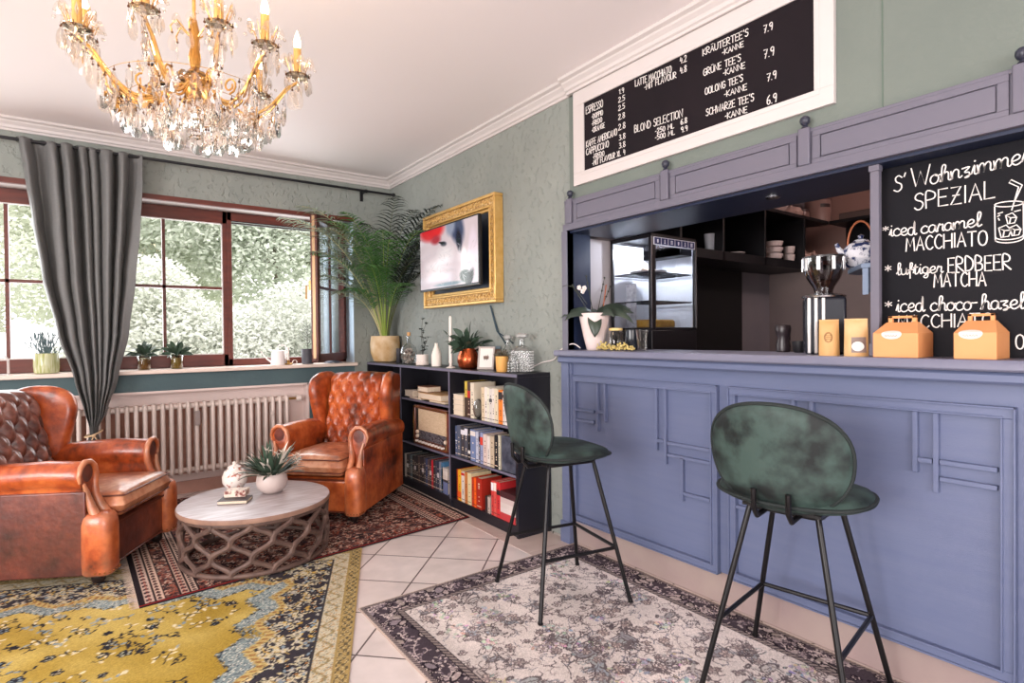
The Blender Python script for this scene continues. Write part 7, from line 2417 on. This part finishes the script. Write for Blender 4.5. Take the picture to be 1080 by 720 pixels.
# --- yellow overdyed rug
e1 = Vector((.918, -.396)); e2 = Vector((.396, .918))
Tq = Vector((1.190, 3.09))
Lx, Ly = 2.7, 2.6
tr = Tq; tl = Tq - e1 * Lx; br_ = Tq - e2 * Ly; bl_ = tl - e2 * Ly
K2 = 5.0
W = int(Lx * 1000 / K2); H = int(Ly * 1000 / K2)
ye = (206, 172, 62)
cv = Canvas(W, H, ye)
sn = cv.smooth_noise(8, nq); s2 = cv.smooth_noise(22, nq)
mixv = np.clip((sn * .7 + s2 * .4) * 1.5 - .45, 0, 1)[..., None]
cv.a = np.array((158, 130, 52.)) * (1 - mixv) + np.array((206, 184, 112.)) * mixv
navy = (38, 38, 48); stl = (126, 142, 150); crm = (216, 204, 170); bk_ = (52, 46, 42)


def mm2(v): return v / K2


# scattered sprays, denser towards the near-middle
for k in range(1100):
    x, y = q.uniform(0, W - mm2(380)), q.uniform(0, H - mm2(330))
    n_ = sn[int(y) % H, int(x) % W]
    if n_ < .38 and q.random() < .7: continue
    t = q.random()
    if t < .6: cv.vine(x, y, q.uniform(0, 6), q.uniform(8, 24), q.uniform(-.4, .4), 1, q.choice((navy, bk_)), q.choice((navy, bk_, stl, crm)), q, lw=1.9, every=3)
    elif t < .85:
        for j in range(4): cv.ell(x + q.uniform(-6, 6), y + q.uniform(-5, 5), q.uniform(1.5, 3.2), q.uniform(1, 1.8), q.uniform(0, PI), q.choice((stl, crm, navy, (156, 160, 150))))
    else: cv.flower(x, y, q.uniform(3, 5), q.choice((stl, crm, (170, 170, 150))), navy, navy, q)


yy, xx = np.mgrid[0:H, 0:W]
dR = (W - 1 - xx) * K2; dT = (H - 1 - yy) * K2; dB = yy * K2; dL = xx * K2
D = np.minimum(np.minimum(dR, dT), np.minimum(dB, dL)).astype(float)
along = np.where(D == dR, yy, np.where(D == dT, xx, np.where(D == dB, xx, yy))) * K2
tri = np.abs(((along / 230.0) % 1) - .5) * 2           # zigzag inner limit
D = D + np.where(D > 160, (s2 - .5) * 46 + (nq.rand(H, W) - .5) * 14, 0)
lim = 335 + 75 * tri
inner = lim + 90
save = cv.a.copy()
# main border painted over the whole canvas then masked
cv.a[:] = (56, 52, 58)
for k in range(14000):
    x, y = q.uniform(0, W), q.uniform(0, H)
    if D[min(H - 1, int(y)), min(W - 1, int(x))] > 450: continue
    t = q.random()
    if t < .35: cv.vine(x, y, q.uniform(0, 6), q.uniform(6, 16), q.uniform(-.4, .4), 1, q.choice(((196, 186, 150), (150, 150, 140), (190, 160, 90))), (196, 186, 160), q, lw=1.5, every=2)
    elif t < .6: cv.ell(x, y, q.uniform(1.5, 3.0), q.uniform(1, 1.8), q.uniform(0, PI), q.choice(((206, 190, 146), (176, 170, 160), (196, 160, 80), (124, 140, 150))))
    elif t < .7: cv.flower(x, y, 3.6, (206, 196, 166), (160, 110, 60), navy, q)
main = cv.a.copy()
cv.a = save
m_ = D < lim; cv.a[m_] = main[m_]
zz = (D >= lim - 40) & (D < lim); cv.a[zz] = (186, 164, 106)
zz2 = (D >= lim - 32) & (D < lim - 8) & (((along // 14) % 2) == 0); cv.a[zz2] = (150, 110, 66)
bs_ = (D >= lim) & (D < inner) & ((s2 > .34) | (nq.rand(H, W) < .35)); cv.a[bs_] = np.array((128, 142, 142)) * (0.85 + .3 * s2[..., None])[bs_]
rnd_ = nq.rand(H, W)
cv.a[bs_ & (rnd_ < .16)] = (206, 204, 190); cv.a[bs_ & (rnd_ > .88)] = (58, 66, 80)
b2 = (D >= inner - 14) & (D < inner) & (((along // 18) % 2) == 0); cv.a[b2] = (54, 58, 66)
# outer guards
g = D < 62; cv.a[g] = (160, 136, 86)
gi = (D > 8) & (D < 52); cv.a[gi & (((along // 24 + D // 16) % 2) == 0)] = (96, 84, 62); cv.a[gi & (rnd_ < .2)] = (196, 174, 124)
c_ = (D >= 62) & (D < 145); cv.a[c_] = (192, 182, 156)
cv.a[c_ & (np.sin(along / 17.0) * 22 + 103 - D > -7) & (np.sin(along / 17.0) * 22 + 103 - D < 7)] = (150, 134, 96)
cv.a[c_ & (rnd_ < .1)] = (170, 128, 74); cv.a[c_ & (rnd_ > .93)] = (110, 122, 120)
cv.a[(D >= 138) & (D < 148)] = (60, 56, 58)
cv.noise(.08, nq, 1)
make_rug('yellow_rug', [tuple(bl_), tuple(br_), tuple(tr), tuple(tl)], .0003, .0045, cv, 'golden yellow worn oriental rug with a navy floral border at the front left', edgecol=(170, 140, 80))

# --- dark red rug under table and armchairs
cor = [(.129, 2.997), (1.955, 3.165), (1.965, 4.86), (.07, 4.86)]
W = int(1830 / 4.5); H = int(1790 / 4.5)
cv = Canvas(W, H, (104, 70, 64))
for k in range(9000):
    x, y = q.uniform(0, W), q.uniform(0, H)
    c = q.choice(((52, 38, 40), (152, 108, 94), (186, 150, 132), (128, 62, 50), (204, 178, 160), (44, 34, 40), (160, 84, 64), (80, 68, 72), (196, 166, 150)))
    t = q.random()
    if t < .6: cv.ell(x, y, q.uniform(1.4, 3.4), q.uniform(1, 2.0), q.uniform(0, PI), c)
    elif t < .85: cv.vine(x, y, q.uniform(0, 6), q.uniform(6, 16), q.uniform(-.4, .4), 1, c, c, q, lw=1.4, every=2)
    else: cv.flower(x, y, 3.2, c, (60, 40, 40), (44, 32, 34), q)
yy, xx = np.mgrid[0:H, 0:W]
K3 = 4.5
dL = xx * K3; dR = (W - 1 - xx) * K3; dB = yy * K3; dT = (H - 1 - yy) * K3
def stripe(Dm, al, a, b, base, alt, per, alt2=None):
    m_ = (Dm >= a) & (Dm < b); cv.a[m_] = base
    mid = (a + b) / 2
    k = m_ & (np.abs(Dm - mid) < (b - a) * .32) & (((al // per) % 2) == 0); cv.a[k] = alt
    if alt2 is not None:
        k = m_ & (np.abs(Dm - mid) < (b - a) * .14) & (((al // (per / 2)) % 2) == 0); cv.a[k] = alt2
for Dm, al in ((dL, yy * K3), (dR, yy * K3)):
    stripe(Dm, al, 24, 60, (196, 170, 156), (60, 44, 48), 22, (160, 90, 80)); stripe(Dm, al, 60, 68, (44, 32, 36), (44, 32, 36), 50)
    stripe(Dm, al, 68, 100, (206, 178, 160), (96, 60, 58), 18, (44, 34, 40)); stripe(Dm, al, 100, 108, (44, 32, 36), (44, 32, 36), 50)
    stripe(Dm, al, 160, 168, (44, 32, 36), (44, 32, 36), 50); stripe(Dm, al, 168, 200, (196, 164, 148), (70, 50, 54), 20, (150, 80, 70))
    stripe(Dm, al, 200, 208, (44, 32, 36), (44, 32, 36), 50); stripe(Dm, al, 208, 236, (206, 180, 164), (80, 60, 62), 14, (44, 34, 40)); stripe(Dm, al, 236, 244, (44, 32, 36), (44, 32, 36), 50)
m_ = (np.minimum(dL, dR) < 24); cv.a[m_] = (40, 32, 36)
for Dm in (dB, dT):
    cv.a[Dm < 26] = (46, 30, 32); cv.a[(Dm > 8) & (Dm < 18)] = (150, 40, 38)
cv.noise(.10, nq, 1)
make_rug('red_rug', cor, .0052, .0048, cv, 'dark red and brown oriental rug under the coffee table, overlapping the yellow one', fringe=[(0, 3, -.035, (222, 200, 182)), (2, 1, -.018, (212, 192, 176))], edgecol=(40, 28, 30))
# ------------------------------------------------------------------ outside the window
grassm = mat('lawn', (206, 208, 190), .95, c2=(172, 182, 154), nscale=6)
lawn = MB().box((-14, 5.3, -1.2), (16, 30, -0.6)).build('lawn', grassm, smooth=False); struct(lawn)


def leafcloud(name, label, blobs, n, size, colr, c2, trunk=None, seed=1):
    q = random.Random(seed)
    X0 = sum(b[0] for b in blobs) / len(blobs); Y0 = sum(b[1] for b in blobs) / len(blobs)
    r = root(name, (X0, Y0, -0.6), label, 'tree' if trunk else 'bush')
    m = MB()
    vol = [b[3] ** 2 for b in blobs]
    for (bx, by, bz, br_), v in zip(blobs, vol):
        k = int(n * v / sum(vol))
        for _ in range(k):
            a = q.uniform(0, 2 * PI); zc = q.uniform(-1, 1); rr_ = br_ * (q.random() ** .35)
            s = math.sqrt(1 - zc * zc)
            p = Vector((bx + rr_ * s * math.cos(a) - X0, by + rr_ * s * math.sin(a) * .8 - Y0, bz + rr_ * zc * .9 + .6))
            if p.z < 0.05: continue
            d = Vector((q.uniform(-1, 1), q.uniform(-1, 1), q.uniform(-.8, .5))).normalized()
            u = d.orthogonal().normalized() * size * q.uniform(.25, .45); L_ = size * q.uniform(.7, 1.3)
            m.add([p - d * L_ * .5, p + u, p + d * L_ * .5, p - u], [(0, 1, 2, 3)])
    fm_ = mat(name + '_leaf_%d' % seed, colr, .7, c2=c2, nscale=1.2, contrast=.3)
    nt_ = fm_.node_tree; b = nt_.nodes['Principled BSDF']
    if not any(n_.type == 'BSDF_TRANSLUCENT' for n_ in nt_.nodes):
        tl_ = nt_.nodes.new('ShaderNodeBsdfTranslucent'); mx_ = nt_.nodes.new('ShaderNodeMixShader'); mx_.inputs[0].default_value = .45
        tl_.inputs['Color'].default_value = (*lin(c2), 1)
        out_ = [n_ for n_ in nt_.nodes if n_.type == 'OUTPUT_MATERIAL'][0]
        nt_.links.new(b.outputs[0], mx_.inputs[1]); nt_.links.new(tl_.outputs[0], mx_.inputs[2]); nt_.links.new(mx_.outputs[0], out_.inputs['Surface'])
    m.build('foliage', fm_, r, smooth=False)
    if trunk:
        t = MB()
        for (x, y, h, rad) in trunk:
            t.tube([(x - X0, y - Y0, 0), (x - X0 + .1, y - Y0, h * .5), (x - X0 - .05, y - Y0, h)], [rad, rad * .8, rad * .4], 8)
            for k in range(5):
                a = k * 1.3; t.tube([(x - X0, y - Y0, h * .5 + k * .25), (x - X0 + math.cos(a) * 1.1, y - Y0 + math.sin(a) * .8, h * .75 + k * .3)], [rad * .35, rad * .1], 6)
        t.build('trunk', mat('bark_pale', (150, 140, 130), .9, c2=(120, 108, 98), nscale=8), r)
    return r


LC, LD = (206, 212, 204), (236, 237, 232)
leafcloud('shrub', 'dense pale green shrub outside, filling the lower half of the open window', [(1.6, 7.9, 1.0, .75), (2.3, 8.0, 1.3, .8), (2.7, 8.1, .8, .8), (1.9, 8.0, .3, .8)], 26000, .06, (196, 203, 194), LD, seed=1)
leafcloud('shrub', 'pale shrub outside behind the two jars on the sill', [(.1, 8.0, .7, .7), (.8, 8.1, 1.1, .75), (.5, 8.2, 1.7, .6)], 20000, .06, (204, 212, 198), LD, seed=11)
leafcloud('shrub', 'low feathery dark shrub outside beside the open casement', [(2.35, 7.0, .95, .38), (2.65, 7.05, .8, .42)], 9000, .035, (122, 136, 122), (182, 190, 178), seed=2)
leafcloud('tree', 'leafy green tree outside, behind the middle of the open window', [(2.3, 9.4, 2.6, 1.2), (1.4, 9.6, 3.1, 1.1), (3.3, 9.8, 3.4, 1.2), (2.5, 9.6, 4.2, 1.2)], 30000, .085, (180, 193, 176), (224, 228, 219), trunk=[(2.3, 9.6, 4.2, .09)], seed=3)
leafcloud('tree', 'pale leafy tree outside, behind the muntined window right of the curtain', [(-.2, 10.4, 2.3, 1.1), (.7, 10.8, 3.2, 1.1), (-.9, 10.6, 3.6, 1.1), (1.2, 11, 2.2, .9)], 26000, .085, (202, 212, 196), (234, 236, 226), trunk=[(-.1, 10.6, 4.0, .07)], seed=4)
leafcloud('tree', 'thin airy tree outside at the far left behind the curtain', [(-2.4, 11.4, 2.4, .8), (-1.9, 11.6, 3.3, .9), (-2.8, 11.5, 3.9, .9), (-1.7, 11.4, 1.7, .7)], 11000, .09, (196, 202, 192), (232, 232, 224), trunk=[(-2.2, 11.5, 4.2, .07)], seed=5)
leafcloud('shrub', 'low light hedge outside, behind the lavender vase at the far left', [(-3.0, 9.0, .4, .6), (-2.2, 9.1, .5, .6), (-1.4, 9.0, .6, .65)], 12000, .06, (204, 212, 198), LD, seed=6)
leafcloud('tree', 'big tree outside, far behind the open sash', [(5.2, 12.5, 3.4, 2.0), (4.2, 12.8, 5.0, 1.8), (6.6, 12.5, 4.8, 2.0)], 20000, .12, (186, 200, 180), (226, 232, 218), trunk=[(5.0, 12.6, 5, .16)], seed=7)
# low garden wall seen through the left window
gw = MB().box((-4.2, 10.2, -.6), (-3.4, 10.5, .35)); gw = tag(gw.build('garden_wall', mat('garden_wall_pink', (216, 184, 164), .8), smooth=False), 'low pinkish garden wall outside at the far left', 'garden wall')

# ------------------------------------------------------------------ light
w = bpy.data.worlds.new('world'); SC.world = w; w.use_nodes = True
bg = w.node_tree.nodes['Background']
bg.inputs['Color'].default_value = (1.0, 0.965, 0.955, 1)
bg.inputs['Strength'].default_value = WORLD
sun = bpy.data.lights.new('sun', 'SUN'); sun.energy = SUN; sun.angle = math.radians(8); sun.color = (1, .97, .92)
so = bpy.data.objects.new('sun', sun); COL.objects.link(so); so.rotation_euler = Vector((-.25, .62, -.74)).to_track_quat('-Z', 'Y').to_euler()


def area(name, loc, to, sx, sy, power, colr=(1, .95, .92)):
    l = bpy.data.lights.new(name, 'AREA'); l.shape = 'RECTANGLE'; l.size = sx; l.size_y = sy; l.energy = power; l.color = colr
    o = bpy.data.objects.new(name, l); COL.objects.link(o); o.location = loc
    o.rotation_euler = (Vector(to) - Vector(loc)).to_track_quat('-Z', 'Y').to_euler()
    return o


def point(name, loc, power, rad, colr=(1, .8, .6)):
    l = bpy.data.lights.new(name, 'POINT'); l.energy = power; l.shadow_soft_size = rad; l.color = colr
    o = bpy.data.objects.new(name, l); COL.objects.link(o); o.location = loc
    return o


for k in range(NA):
    a = math.radians(ARMS[k][0])
    point('chandelier_light', (CX + (ARMS[k][1] + .03) * math.cos(a), CY + (ARMS[k][1] + .03) * math.sin(a), CZ + .23), BULB, .012, (1, .76, .52))
# fill lamps added at the unseen window openings behind the camera
area('window_fill', (-4.2, .2, 1.5), (2.2, 1.0, 1.1), 2.6, 1.7, LEFTW, (1, .95, .94))
area('window_fill', (-1.0, -4.2, 1.5), (1.0, 3.0, 1.0), 4.0, 1.7, BACKW, (1, .95, .94))
area('garden_daylight', (.1, 5.33, 1.6), (.1, 2.5, 1.75), 3.4, 1.2, GARDENW, (.93, .97, 1))
d = at(815, 208, 'Z', 1.77)
sp = bpy.data.lights.new('downlight', 'SPOT'); sp.energy = 10; sp.spot_size = 1.6; sp.spot_blend = .6; sp.color = (1, .8, .66); sp.shadow_soft_size = .03
so_ = bpy.data.objects.new('downlight', sp); COL.objects.link(so_); so_.location = (d.x, d.y, 1.775)
point('back_bar_light', (4.0, .6, 2.45), BARL, .08, (1, .8, .74))
SC.view_settings.view_transform = 'Standard'
SC.view_settings.look = 'None'
SC.view_settings.gamma = 1
SC.view_settings.use_curve_mapping = False
SC.view_settings.exposure = EXPO
SC.cycles.max_bounces = 10
SC.cycles.transparent_max_bounces = 24
SC.cycles.caustics_reflective = False
SC.cycles.caustics_refractive = False
SC.cycles.use_denoising = True
